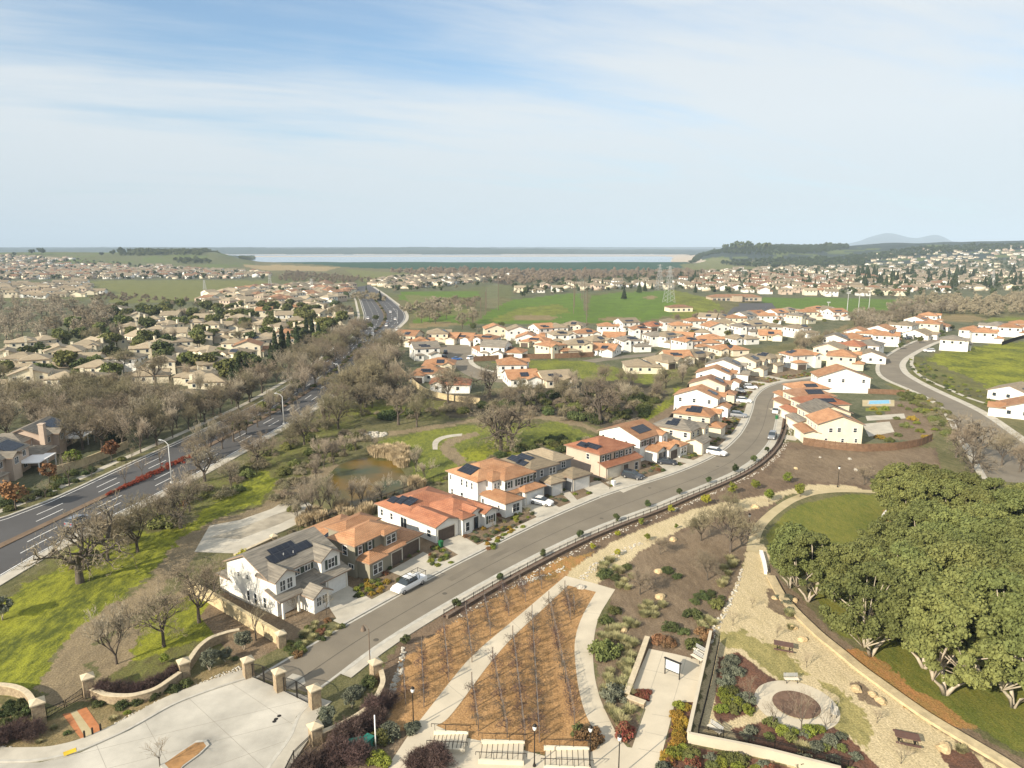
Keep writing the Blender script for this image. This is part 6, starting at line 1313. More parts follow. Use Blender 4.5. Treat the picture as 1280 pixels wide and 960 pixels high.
def gate(A, B, h, label, leaves=2, arch=.35, swing=0.0):
    A, B = np.array(A), np.array(B); ang = math.atan2(*(B-A)[::-1]); L = np.linalg.norm(B-A); root = empty('iron_gate', (*A, 0), ang, label, 'gate', 'iron entrance gates'); n = leaves
    for i in range(n):
        x0, x1 = L*i/n+.08, L*(i+1)/n-.08; mb = MB(); k = int((x1-x0)/.14)
        top = lambda x: h+arch*math.sin(pi*x/L)
        for j in range(k+1): x = x0+(x1-x0)*j/k; mb.box(x-.014, x+.014, -.014, .014, .12, top(x)-.02)
        for j in range(k): xa, xb = x0+(x1-x0)*j/k, x0+(x1-x0)*(j+1)/k; mb.bar((xa, 0, top(xa)), (xb, 0, top(xb)), .05)
        mb.bar((x0, 0, .12), (x1, 0, .12), .06); mb.bar((x0, 0, h*.45), (x1, 0, h*.45), .05); mb.bar((x0, 0, .05), (x0, 0, top(x0)), .07); mb.bar((x1, 0, .05), (x1, 0, top(x1)), .07)
        mb.build('gate_leaf', 'iron', root)
sh_ = lambda A, B, d: tuple(np.array(A)+(np.array(B)-np.array(A))/np.linalg.norm(np.array(B)-np.array(A))*d)
gate(sh_(PD, PE, .6), sh_(PE, PD, .6), 1.7, 'black iron vehicle gate between the far and middle pillars'); gate(sh_(PE, PF, .6), sh_(PF, PE, .6), 1.7, 'black iron vehicle gate between the middle and near pillars')
gate(sh_(PA, PB, .65), sh_(PB, PA, .65), 1.2, 'low black iron gate across the twin brick tracks', 2, -.3)
fence_iron(world_line([(388, 932), (372, 945), (362, 960), (352, 985)], 14), 1.1, 'iron_fence', 'black iron railing curving down beside the forecourt', 'fence', gap=.13)
for i, (x, y, l) in enumerate(((106, 923, 'black bollard at the left end of the brick tracks'), (116, 919, 'black bollard between the two brick tracks'), (126, 914, 'black bollard at the right end of the brick tracks'))):
    o = MB().lathe([(.0, 0), (.09, 0), (.09, .8), (.06, .86), (0, .88)], 10).build('bollard', 'iron', None, True, at(x, y)); tag(o, l, 'bollard', 'black bollards')

# ------------------------------------------------------------------ stairs, plaza things
def hrail(root, A, B, h=.95):
    A, B = np.array(A, float), np.array(B, float); mb = MB(); d = (B-A)/np.linalg.norm(B-A); up = np.array((0, 0, h)); e = .35
    pts = [A+up-d*e-np.array((0, 0, .35)), A+up-d*e, A+up, B+up, B+up+d*e, B+up+d*e-np.array((0, 0, .35))]
    for a, b in zip(pts[:-1], pts[1:]): mb.bar(a, b, .045)
    for t in (0, .33, .66, 1): p = A+(B-A)*t; mb.bar(p, p+up, .04)
    mb.build('handrail', 'iron', root)
def stairs(pa, pb, wdt, steps, label):
    a, b = np.array(at(*pa)[:2]), np.array(at(*pb)[:2]); L = np.linalg.norm(b-a); ang = math.atan2(*(b-a)[::-1]); root = empty('stair_flight', (*a, .03), ang, label, 'steps', 'stair flights at the foot of the vineyard')
    tr = L/steps
    for i in range(steps): z = .06+.036*i; st_ = MB().box(i*tr, (i+1)*tr, -wdt/2, wdt/2, 0, z).build('step', 'concrete_path', root); MB().box(i*tr+.002, i*tr+.07, -wdt/2+.01, wdt/2-.01, z+.002, z+.008).build('nosing', 'seam', st_)
    for s in (1, -1):
        MB().box(-.1, L+.1, s*(wdt/2+.12)-.11, s*(wdt/2+.12)+.11, 0, .46).build('cheek_wall', 'wall_cream', root); hrail(root, (0, s*(wdt/2+.12), .46), (L, s*(wdt/2+.12), .46), .75)
stairs((541, 929), (582, 931), 2.2, 8, 'leftmost stair flight with white side walls and handrails'); stairs((601, 942), (654, 944), 2.4, 8, 'middle stair flight with white side walls and handrails'); stairs((681, 950), (736, 952), 2.4, 8, 'rightmost stair flight with white side walls and handrails')
def lamp_post(px, py, h, label):
    x, y, z = at(px, py); root = empty('lamp_post', (x, y, .02), 0, label, 'lamp', 'park lamp posts'); MB().lathe([(.16, 0), (.16, .12), (.09, .3), (.06, .5), (.045, h-.5)], 10).build('pole', 'iron', root, True)
    MB().lathe([(.08, h-.5), (.17, h-.38), (.2, h-.1), (.13, h-.02), (0, h)], 10).build('lamp_globe', 'globe', root, True); MB().lathe([(.22, h-.04), (.2, h+.05), (.05, h+.2), (0, h+.24)], 10).build('lamp_cap', 'iron', root, True)
lamp_post(517, 909, 4.4, 'dark lamp post with white lantern in the orange soil beside the path'); lamp_post(668, 958, 4.3, 'lamp post rising at the foot of the vineyard stairs'); lamp_post(737, 960, 4.3, 'lamp post by the shrubs where the curved path ends')
lamp_post(773, 972, 4.3, 'lamp post on the concrete path at the bottom edge'); lamp_post(935, 675, 4.5, 'lamp post under the bare trees where the trail meets the sandy court'); lamp_post(1047, 609, 4.3, 'lamp post by the path above the oval lawn')
x, y, z = at(463, 838); root = empty('street_lamp', (x, y, 0), R(140), 'tall dark street lamp with bell shade by the street gates', 'street lamp')
MB().lathe([(.16, 0), (.14, .5), (.07, .7), (.055, 5.2)], 10).build('pole', 'wood_post', root, True); MB().tube([(0, 0, 5.1), (.3, 0, 5.45), (.9, 0, 5.45), (1.0, 0, 5.2)], .035).build('arm', 'wood_post', root)
MB().lathe([(.08, 5.25), (.16, 5.1), (.32, 4.75), (.33, 4.68)], 12, (1.0, 0)).build('lamp_shade', 'wood_post', root, True); MB().box(-.16, .16, -.08, -.06, 1.9, 2.5).build('notice_plate', 'sign_face', root)
def hwy_lamp(px, py, h, ang, label, s=1):
    x, y, z = at(px, py); root = empty('highway_lamp', (x, y, z), R(ang), label, 'street lamp', 'tall grey lamps along the arterial road'); MB().tube([(0, 0, 0), (0, 0, h)], [.14*s, .09*s], 8).build('pole', 'galv', root, True); MB().lathe([(.35, 0), (.35, .5), (.3, .55), (.0, .56)], 10).build('base', 'galv', root, True)
    MB().tube([(0, 0, h-.1), (.9, 0, h+.5), (2.2, 0, h+.6)], .06*s, 6).build('arm', 'galv', root); MB().box(2.0, 2.9, -.16, .16, h+.5, h+.68).build('lamp_head', 'galv', root)
hwy_lamp(215, 605, 8.5, 150, 'tall grey lamp nearest the red flower bed of the arterial road'); hwy_lamp(355, 531, 8.0, 150, 'tall grey lamp where the arterial road passes the creek bank'); hwy_lamp(425, 486, 8.0, 140, 'tall grey lamp halfway up the arterial road, beside bare trees')
hwy_lamp(467, 432, 8.5, 140, 'tall grey lamp just before the junction'); hwy_lamp(497, 404, 8.5, 160, 'tall grey lamp by the turn lanes of the junction')
# information board, benches, tables, planter
x, y, z = at(840, 846); root = empty('information_board', (x, y, .03), R(-40), 'black framed information board standing on the concrete plaza', 'sign')
MB().box(-.95, -.85, -.05, .05, 0, 2.0).build('post', 'iron', root); MB().box(.85, .95, -.05, .05, 0, 2.0).build('post', 'iron', root); MB().box(-1.05, 1.05, -.12, .12, 1.95, 2.05).box(-.85, .85, -.03, .03, .62, .7).build('frame', 'iron', root); MB().box(-.84, .84, -.025, .025, .72, 1.9).build('board', 'sign_face', root)
def bench(px, py, ang, label, L=1.6):
    x, y, z = at(px, py); root = empty('park_bench', (x, y, .03), R(ang), label, 'bench', 'slatted park benches')
    s = MB(); [s.box(-L/2, L/2, -.25+i*.13, -.15+i*.13, .42, .46) for i in range(4)]; s.build('seat', 'trim', root); b = MB(); [b.box(-L/2, L/2, .26+i*.04, .29+i*.04, .55+i*.14, .65+i*.14) for i in range(3)]; b.build('backrest', 'galv', root)
    for q in (-L/2+.2, L/2-.2): MB().bar((q, -.22, 0), (q, -.22, .42), .06).bar((q, .22, 0), (q, .4, .98), .06).bar((q, -.22, .39), (q, .26, .39), .05).build('leg', 'iron', root)
bench(871, 826, -55, 'bench at the upper right corner of the plaza'); bench(989, 853, 0, 'bench just above the ring path'); bench(1043, 893, 60, 'bench at the right of the ring path'); bench(893, 916, -55, 'bench inside the fenced corner left of the ring path'); bench(874, 818, -55, 'second bench at the plaza corner, against the pale wall')
def picnic(px, py, ang, label):
    x, y, z = at(px, py); root = empty('picnic_table', (x, y, .0), R(ang), label, 'picnic table', 'picnic tables'); MB().box(-1.1, 1.1, -.55, .55, .74, .80).build('table_top', 'table_top', root)
    for s in (-1, 1): MB().box(-1.1, 1.1, s*.95-.16, s*.95+.16, .42, .47).build('seat', 'table_top', root); MB().bar((s*.7, -.9, .40), (s*.7, .9, .40), .07).bar((s*.7, 0, 0), (s*.7, 0, .74), .1).bar((s*.7, -.5, 0), (s*.7, .5, 0), .1, .05).build('leg', 'iron', root)
picnic(979, 812, -20, 'dark picnic table on the sandy court above the ring path'); picnic(1133, 928, -20, 'dark picnic table near the bottom right, beside a bare tree')
stone_wall(world_line([(809, 801), (797, 835), (783, 873)], 14), .55, 'low stone wall on the left side of the plaza', th=.5); stone_wall(world_line([(784, 876), (795, 880), (806, 884)], 6), .5, 'short stone wall below the red flower planter', th=.6)
for i in range(10): q = at(791+i*2.2, 866+(i % 3)*4); sh('sred'+str(i % 3), q, .6, 'in the plaza planter', 'in the stone planter of the plaza')
# fenced corner garden
stone_wall(world_line([(888, 798), (878, 845), (868, 890), (860, 927)], 20), 1.0, 'pale wall on the left of the black fenced corner garden', 'garden_wall', .22, 'concrete_path', 'concrete_path'); stone_wall(world_line([(860, 928), (900, 936), (950, 946), (1012, 962), (1050, 972)], 20), 1.0, 'pale wall at the bottom of the black fenced corner garden', 'garden_wall', .22, 'concrete_path', 'concrete_path')
fence_iron(world_line([(899, 804), (890, 848), (880, 890), (873, 917)], 20), .9, 'black_mesh_fence', 'black mesh fence on the left side of the corner garden', 'fence', gap=.07, bw=.022); fence_iron(world_line([(873, 917), (912, 925), (962, 935), (1020, 950), (1060, 962)], 20), .9, 'black_mesh_fence', 'black mesh fence along the bottom of the corner garden', 'fence', gap=.07, bw=.022)
stone_wall(pb, .28, 'long sand-coloured seat wall sweeping down the right side of the sandy court', 'seat_wall', 1.1, 'wall_sand', 'wall_sand')
stone_wall(world_line([(951, 692), (955, 705), (957, 718)], 8), .5, 'straight dark-faced bench wall at the neck of the sandy court', 'seat_wall', .4, 'wall_white', 'wall_white'); stone_wall(world_line([(1102, 664), (1101, 652), (1108, 640), (1124, 634)], 14), .35, 'curved pale kerb wall round the orange soil by the lawn', 'seat_wall', .4, 'wall_sand', 'wall_white')
for x, y, s, l in [(727, 735, .7, 'white boulder in the top of the central vineyard plot'), (841, 675, .85, 'big tan boulder on the mulch slope beside the trail'), (823, 715, .8, 'tan boulder in the middle of the mulch slope'), (825, 747, .9, 'cream boulder left of the dark ground cover'), (780, 788, .7, 'cream boulder among the grass tufts'), (944, 634, .9, 'grey boulder in the shade beside the trail'), (968, 748, .5, 'rust boulder at the edge of the upper island bed'), (994, 751, .6, 'small boulder near the seat wall'), (1003, 800, .7, 'pale boulder at the tip of the island bed'), (991, 785, .6, 'small tan boulder in the island bed'), (1070, 862, .75, 'flat tan boulder in the long bed by the seat wall'), (1101, 877, .7, 'tan boulder at the lower end of the long bed'), (1091, 869, .6, 'small tan boulder in the long bed'), (1180, 936, .9, 'pale boulder at the last bed, bottom right'), (1062, 574, .6, 'white stone in the upper mulch field'), (1070, 588, .7, 'white boulder left of the small bare tree in the upper mulch field'), (995, 586, .6, 'tan stone in the upper mulch field'), (1025, 572, .4, 'small white stone below the fence')]:
    r_ = random.Random(int(x)); tag(linkmesh('boulder', r_.choice(ROCK if 'white' not in l else WR), None, (*at(x, y)[:2], .05), r_.uniform(0, 6), (s, s, s*.8)), l, 'boulder', 'boulders in the park')
for x, y, a, l in ((445, 938, 20, 'left green utility box under the purple bushes'), (459, 935, 60, 'right green utility box beside the white post')):
    root = empty('utility_box', (*at(x, y)[:2], 0), R(a), l, 'utility box', 'green utility boxes'); MB().box(-.55, .55, -.4, .4, 0, 1.05).build('body', 'green_box', root); MB().box(-.6, .6, -.45, .45, 1.052, 1.12).build('lid', 'green_box', root); MB().box(-.02, .02, -.43, -.402, .1, .95).build('seam', 'iron', root)
tag(MB().tube([(0, 0, 0), (0, 0, 4.0)], .06, 8).build('white_post', 'globe', None, True, at(470, 940)), 'slim white post beside the green utility boxes', 'post')
for x, y, m_, l in ((690, 608, 'bin_green', 'green bin at the garage of the olive-walled house'), (971, 524, 'bin_green', 'small green bin at the kerb in the street bend'), (551, 684, 'bin_green', 'green bin left of the long single-storey house'), (767, 607, 'globe', 'white bin by the red-roofed house drive'), (1104, 427, 'bin_blue', 'blue bin on the right-hand street')):
    root = empty('wheelie_bin', (*at(x, y)[:2], .03), R(40), l, 'bin', 'wheelie bins'); mb = MB(); mb.face([(-.25, -.3, 0), (.25, -.3, 0), (.3, -.36, 1), (-.3, -.36, 1)]); mb.face([(.25, .3, 0), (-.25, .3, 0), (-.3, .36, 1), (.3, .36, 1)]); mb.face([(.25, -.3, 0), (.25, .3, 0), (.3, .36, 1), (.3, -.36, 1)]); mb.face([(-.25, .3, 0), (-.25, -.3, 0), (-.3, -.36, 1), (-.3, .36, 1)]); mb.build('bin_body', m_, root)
    MB().box(-.33, .33, -.4, .4, 1.0, 1.07).build('lid', m_, root)

# ------------------------------------------------------------------ vehicles
def loft(st, m=0, k=1):
    mb = MB(); n = 0
    for x, zl, zh, w_, wt in st: mb.v += [(x, -w_, zl), (x, -w_*1.02, (zl+zh)/2), (x, -wt, zh), (x, wt, zh), (x, w_*1.02, (zl+zh)/2), (x, w_, zl)]
    for i in range(len(st)-1):
        for j in range(6): a = i*6+j; b = i*6+(j+1) % 6; mb.f.append((a, a+6, b+6, b)); mb.m.append(m)
    e = (len(st)-1)*6; mb.f.append((0, 1, 2, 3, 4, 5)); mb.m.append(m); mb.f.append(tuple(e+5-j for j in range(6))); mb.m.append(m); return mb
def car_meshes(kind):
    if kind == 'sedan': body = [(-2.3, .35, .75, .78, .70), (-2.2, .22, .92, .88, .76), (-1.2, .2, .98, .91, .8), (.9, .2, .95, .91, .8), (1.9, .22, .82, .88, .74), (2.25, .3, .62, .76, .68)]; cab = [(-1.75, .93, .97, .74, .72), (-1.05, .95, 1.40, .76, .60), (.15, .95, 1.42, .78, .62), (1.0, .92, .95, .76, .72)]; wh = (-1.4, 1.4)
    elif kind == 'suv': body = [(-2.35, .4, 1.0, .82, .76), (-2.25, .28, 1.1, .92, .82), (.9, .26, 1.1, .94, .84), (1.95, .28, 1.0, .92, .78), (2.3, .38, .75, .82, .72)]; cab = [(-2.2, 1.08, 1.12, .80, .76), (-1.95, 1.1, 1.68, .80, .66), (.2, 1.1, 1.70, .82, .68), (1.05, 1.08, 1.11, .80, .74)]; wh = (-1.45, 1.45)
    else: body = [(-2.9, .5, 1.05, .9, .86), (-2.8, .42, 1.1, .95, .9), (.9, .40, 1.12, .97, .88), (2.3, .42, 1.08, .95, .84), (2.75, .5, .85, .88, .78)]; cab = [(-1.15, 1.1, 1.13, .84, .8), (-.95, 1.1, 1.76, .84, .70), (.6, 1.1, 1.78, .85, .72), (1.4, 1.1, 1.13, .84, .78)]; wh = (-1.85, 1.8)
    out = [('body', loft(body), 'PAINT')]; zt = cab[1][2]
    out.append(('windows', loft(cab), 'glass')); a, b = cab[1], cab[2]; rf_ = MB().box(a[0]+.02, b[0]-.02, -a[4]-.03, a[4]+.03, zt-.03, zt+.03)
    for x in (a[0], (a[0]+b[0])/2, b[0]): rf_.bar((x, -a[3]+.02, a[1]), (x, -a[4]-.01, zt), .07); rf_.bar((x, a[3]-.02, a[1]), (x, a[4]+.01, zt), .07)
    out.append(('cabin_roof', rf_, 'PAINT')); return out, wh, body
_ty = MB(); _ty.lathe([(.22, -.11), (.33, -.11), (.34, 0), (.33, .11), (.22, .11)], 14); _tyre = _ty.mesh('tyre', ['tyre'], True); _rim = MB().lathe([(0, .09), (.15, .1), (.22, .08), (.22, -.08), (0, -.09)], 12).mesh('rim', ['rim'])
CARM = {}
def car(loc, ang, kind, paint, label, group, rack=False, detail=True):
    k = (kind, paint)
    if k not in CARM: ps, wh, body = car_meshes(kind); CARM[k] = ([(n, mb.mesh(n, [paint if m == 'PAINT' else m], n == 'body' and False)) for n, mb, m in ps], wh, body)
    ps, wh, body = CARM[k]; root = empty('pickup_truck' if kind == 'pickup' else 'parked_car', loc, R(ang), label, 'pickup truck' if kind == 'pickup' else 'car', group)
    for n, me in ps: linkmesh(n, me, root)
    for x in wh:
        for s in (-1, 1): w_ = linkmesh('tyre', _tyre, root, (x, s*.87, .34)); w_.rotation_euler = (pi/2, 0, 0); linkmesh('rim', _rim, w_)
    if detail:
        f = body[-1]; b = body[0]
        for s in (-1, 1): MB().box(-.05, .06, -.14, .14, -.07, .07).build('headlight', 'globe', root, loc=(f[0]-.03, s*f[3]*.75, f[2]-.06)); MB().box(-.06, .04, -.12, .12, -.1, .1).build('tail_light', 'lamp_red', root, loc=(b[0]+.03, s*b[3]*.8, b[2]-.15))
    if rack:
        mb = MB()
        for x in (-2.7, -1.4, -.2, .9): mb.bar((x, -.8, 1.85), (x, .8, 1.85), .05); [mb.bar((x, s*.8, 1.1), (x, s*.8, 1.85), .05) for s in (-1, 1)]
        for s in (-1, 1): mb.bar((-2.8, s*.8, 1.85), (1.2, s*.8, 1.85), .05)
        mb.build('ladder_rack', 'iron', root); MB().box(-2.7, 1.2, .15, .2, 1.88, 1.93).box(-2.7, 1.2, .55, .6, 1.88, 1.93).build('ladder', 'steel', root)
    return root
tf = lambda i: math.degrees(math.atan2(*(FK[i+1]-FK[i])[::-1]))
def nearang(px, py): p = np.array(at(px, py)[:2]); i = int(np.argmin(np.hypot(*(FK-p).T))); return tf(min(i, 118))
PK = 'cars parked in the residential street'
p_ = at(511, 735); car((p_[0], p_[1], .02), nearang(511, 735)+180, 'pickup', 'car_white', 'white pickup truck with ladder rack parked at the far kerb', PK, True)
p_ = at(677, 630); car((p_[0], p_[1], .03), nearang(677, 630)-75, 'sedan', 'car_white', 'white sedan on the drive of the broad orange-roofed house', PK)
p_ = at(791, 598); car((p_[0], p_[1], .03), nearang(791, 596)-75, 'suv', 'car_dark', 'dark car on the drive of the red-roofed house', PK)
p_ = at(834, 580); car((p_[0], p_[1], .03), nearang(832, 577)-60, 'sedan', 'car_dark', 'dark car on the drive beside the dark blue garage door', PK)
p_ = at(969, 516); car((p_[0], p_[1], .02), nearang(969, 514)+180, 'sedan', 'car_white', 'white car parked on the inner kerb of the street bend', PK)
p_ = at(965, 548); car((p_[0], p_[1], .02), nearang(965, 546)+180, 'suv', 'car_grey', 'grey car parked on the inner kerb nearest the park fence', PK)
p_ = at(994, 524); car((p_[0], p_[1], .03), 5, 'suv', 'car_white', 'white car on a drive inside the street bend', PK)
p_ = at(1003, 487); car((p_[0], p_[1], .03), 15, 'suv', 'car_white', 'small white car where the street disappears behind the roofs', PK)
p_ = at(938, 486); car((p_[0], p_[1], .03), -10, 'suv', 'car_white', 'white car on a drive at the outside of the street bend', PK)
for i, (x, y, k, m_, l) in enumerate([(571, 450, 'sedan', 'car_blue', 'blue car by the cul-de-sac kerb'), (589, 449, 'suv', 'car_white', 'white car by the garden wall of the cul-de-sac'), (557, 442, 'pickup', 'car_dark', 'dark pickup at the head of the cul-de-sac'), (553, 448, 'suv', 'car_dark', 'dark car in front of the white gabled house'), (1161, 440, 'suv', 'car_white', 'white car by the white house on the right-hand street'), (1135, 424, 'suv', 'car_dark', 'dark car at the upper end of the right-hand street'), (1047, 462, 'suv', 'car_white', 'white van-like car behind the bend houses'), (925, 490, 'sedan', 'car_grey', 'grey car tucked between front yards on the outside of the bend')]):
    p_ = at(x, y); car((p_[0], p_[1], .03), 20+i*37, k, m_, l, 'cars parked around the neighbourhoods')
LC_ = {}
for i, (x, y, a_, w_) in enumerate(DRV):
    if 33 < x < 72 and 155 < y < 265 and w_ > 3 and i % 3:
        m_ = ('car_dark', 'car_white', 'car_grey', 'car_white')[(i//2) % 4]; q = (x+2.75*sin(a_), y-2.75*cos(a_), .035); k = nearang(*pix(*q)[:2]) if 0 else math.degrees(a_)-90
        LC_.setdefault(m_, []).append(car(q, k, 'suv' if i % 4 else 'sedan', m_, 'x', 'cars on the drives around the street bend'))
for m_, L in LC_.items(): order_labels(L, m_[4:]+' car, {n} of its colour from the left on the bend drives', 'car', 'cars on the drives around the street bend')
for x, y, m_, l in ((466, 419, 'car_white', 'white car entering the junction on the arterial road'), (456, 428, 'car_white', 'white car below the junction on the arterial road'), (488, 391, 'car_white', 'white car furthest up the arterial road'), (494, 400, 'car_white', 'white car in the right lanes at the junction'), (484, 404, 'car_grey', 'grey car waiting at the junction'), (483, 408, 'car_white', 'white car waiting at the junction stop line'), (497, 413, 'car_white', 'white truck turning at the junction corner'), (460, 399, 'car_white', 'white car in the left branch above the junction'), (100, 655, 'car_grey', 'grey car passing behind the big bare tree on the arterial road')):
    p_ = at(x, y); i = int(np.argmin(np.hypot(FA[:-1, 0]-p_[0], FA[:-1, 1]-p_[1]))); a_ = math.degrees(math.atan2(*(FA[i+1]-FA[i])[::-1])); car((p_[0], p_[1], .03), a_, 'suv', m_, l, 'cars on the arterial road')
# club car park
sheet('car_park', [(905, 396), (915, 386), (925, 379), (965, 379), (970, 386), (960, 398), (935, 402)], 'asphalt_dark', .15, ); rp = random.Random(8); PL = []
for r_ in range(4):
    for i in range(9):
        x, y = 922+i*4.4+r_*3, 381+r_*3.6+i*.5; p_ = at(x, y); PL.append((p_, rp.choice(['car_white', 'car_grey', 'car_dark', 'car_blue', 'car_red', 'car_white'])))
cc = {}
for p_, m_ in PL:
    k = ('lot', m_)
    if k not in CARM: b1 = loft([(-2.2, .2, .9, .85, .8), (2.2, .2, .8, .85, .78)], 0); b2 = loft([(-1.6, .9, .95, .78, .75), (-1, .9, 1.5, .78, .65), (.3, .9, 1.5, .78, .65), (1, .85, .9, .78, .72)], 1); n = len(b1.v); b1.v += b2.v; b1.f += [tuple(n+j for j in f) for f in b2.f]; b1.m += b2.m; CARM[k] = b1.mesh('parked_car', [m_, 'glass'])
    cc.setdefault(m_, []).append(linkmesh('parked_car', CARM[k], None, (p_[0], p_[1], .2), R(80)))
for m_, L in cc.items(): order_labels(L, m_[4:]+' car, {n} from the left of its colour in the club car park', 'car', 'cars in the club car park')

# ------------------------------------------------------------------ pylons, masts and range nets
def pylon(px, py, h, ang, label):
    x, y, z = at(px, py); root = empty('power_pylon', (x, y, z), R(ang), label, 'pylon', 'lattice power pylons'); mb = MB(); wq = lambda t: (h*.11)*(1-t)**1.0+.45; N = 9; w_ = .16
    for i in range(N):
        a, b = i/N, (i+1)/N; p, q = wq(a), wq(b)
        for s, t in ((-1, -1), (1, -1), (1, 1), (-1, 1)): mb.bar((s*p, t*p, a*h), (s*q, t*q, b*h), w_)
        for s, t, s2, t2 in ((-1, -1, 1, -1), (1, -1, 1, 1), (1, 1, -1, 1), (-1, 1, -1, -1)): mb.bar((s*p, t*p, a*h), (s2*q, t2*q, b*h), w_*.6); mb.bar((s2*p, t2*p, a*h), (s*q, t*q, b*h), w_*.6)
    mb.build('lattice_tower', 'galv', root)
    for z_ in (.72, .84, .96): MB().bar((-h*.13, 0, h*z_), (h*.13, 0, h*z_), .22).bar((-h*.13, 0, h*z_), (0, 0, h*(z_+.035)), .12).bar((h*.13, 0, h*z_), (0, 0, h*(z_+.035)), .12).build('cross_arm', 'galv', root)
pylon(836, 378, hpx(836, 378, 46), 20, 'nearer lattice pylon at the right end of the golf range'); pylon(824, 362, hpx(824, 362, 32), 20, 'farther lattice pylon just left of the nearer one'); pylon(338, 362, hpx(338, 362, 19), 10, 'left lattice pylon above the packed terrace rows')
pylon(390, 368, hpx(390, 368, 20), 10, 'right lattice pylon above the packed terrace rows'); pylon(1240, 357, hpx(1240, 357, 20), 30, 'lattice pylon among the conifers on the right'); pylon(256, 362, hpx(256, 362, 12), 10, 'tiny lattice pylon in the left field')
def netmat():
    m, nt, b = newmat('netting'); b.inputs['Base Color'].default_value = (.22, .24, .22, 1); b.inputs['Alpha'].default_value = .09
netmat()
def nets(P, label):
    pts = [at(x, y)+(hpx(x, y, h),) for x, y, h in P]; o = pts[0]; root = empty('range_net', (o[0], o[1], o[2]), 0, label, 'net', 'driving range nets')
    for a in pts: MB().tube([(a[0]-o[0], a[1]-o[1], -.5), (a[0]-o[0], a[1]-o[1], a[3])], .22, 6).build('pole', 'wood_post', root)
    for a, b in zip(pts[:-1], pts[1:]): MB().face([(a[0]-o[0], a[1]-o[1], .3), (b[0]-o[0], b[1]-o[1], .3), (b[0]-o[0], b[1]-o[1], b[3]), (a[0]-o[0], a[1]-o[1], a[3])]).build('netting', 'netting', root)
nets([(594, 398, 20), (601, 397, 26), (607, 394, 30), (608, 385, 26), (623, 388, 36)], 'tall grey net on poles at the left end of the driving range'); nets([(733, 405, 46), (730, 388, 42), (727, 376, 34), (720, 370, 26)], 'tall grey net on poles dividing the golf greens')
nets([(717, 392, 40), (718, 384, 34)], 'pair of brown net poles left of the dividing net')
for x, y, h, l in ((1058, 398, 33, 'tall light mast left of the bare wood on the right'), (1072, 398, 30, 'light mast in the middle of the three by the bare wood'), (1086, 386, 27, 'light mast at the right of the three by the bare wood'), (1035, 389, 12, 'short light mast on the fairway edge')):
    p_ = at(x, y); hh = hpx(x, y, h); root = empty('light_mast', p_, R(-10), l, 'mast', 'light masts by the fairway'); MB().tube([(0, 0, -.5), (0, 0, hh)], [.3, .2], 8).build('mast', 'galv', root); MB().box(-1.2, 1.2, -.2, .2, hh-.8, hh).build('lamp_rack', 'galv', root)

# ------------------------------------------------------------------ vineyard
vmeshes = []
for i in range(5):
    (a, b), (c, d) = branches(np.random.default_rng(700+i), trunk_h=.75, levels=4, spread=1.0, len0=.62, r0=.045, kids=(4, 5, 4, 3), ratio=.74, upw=.3, wig=.5, twr=.012)
    c[:, 0] *= .6; V = np.concatenate([a*np.array((.6, 1, 1)), c]); vmeshes.append(npmesh('grapevine', V, np.concatenate([b, d+len(a)]), ['twig_purple'] if i % 2 else ['bark']))
ROWS = [((527, 812), (530, 884)), ((555, 791), (561, 852)), ((582, 768), (590, 828)), ((605, 752), (613, 795)), ((627, 738), (636, 770)), ((649, 730), (657, 752)), ((674, 722), (677, 736)),
        ((590, 858), (598, 914)), ((616, 826), (634, 922)), ((641, 798), (656, 926)), ((665, 771), (674, 928)), ((686, 754), (718, 905)), ((706, 740), (713, 775)), ((717, 757), (718, 768)), ((505, 850), (507, 880))]
post_m = MB().box(-.05, .05, -.05, .05, -.1, 1.75).mesh('post', ['wood_post']); rv = random.Random(5)
for i, (a, b) in enumerate(ROWS):
    A, B = np.array(at(*a)[:2]), np.array(at(*b)[:2]); L = np.linalg.norm(B-A); ang = math.atan2(*(B-A)[::-1]); plot = 'street-side plot' if i < 7 or i == 14 else 'central plot'
    root = empty('vine_trellis', (*A, 0), ang, None, 'trellis', 'vineyard trellises'); root['plot'] = i
    tag(root, '%s vine trellis, %s of the vineyard, counted from the left' % (ordn((i+2 if i < 7 else 1) if (i < 7 or i == 14) else (sorted(q[0][0] for q in ROWS[7:14]).index(a[0])+1)), plot)); del root['plot']
    n = max(2, int(L/3.2)+1)
    for j in range(n): linkmesh('post', post_m, root, (L*j/(n-1), 0, 0))
    w_ = MB()
    for z in (.8, 1.2, 1.65): w_.bar((0, 0, z), (L, 0, z), .012)
    w_.build('wire', 'steel', root)
    k = max(1, int(L/1.5))
    for j in range(k):
        t = (j+.5)/k; q = A+(B-A)*t; o = linkmesh('grapevine', rv.choice(vmeshes), None, (q[0]+rv.uniform(-.1, .1), q[1]+rv.uniform(-.1, .1), 0), ang+rv.choice((0, pi))+rv.uniform(-.2, .2), (1, 1, rv.uniform(.85, 1.1)))
        tag(o, 'bare tangled grapevine on the trellis wires of the '+plot, 'grapevine', 'grapevines of the '+plot)

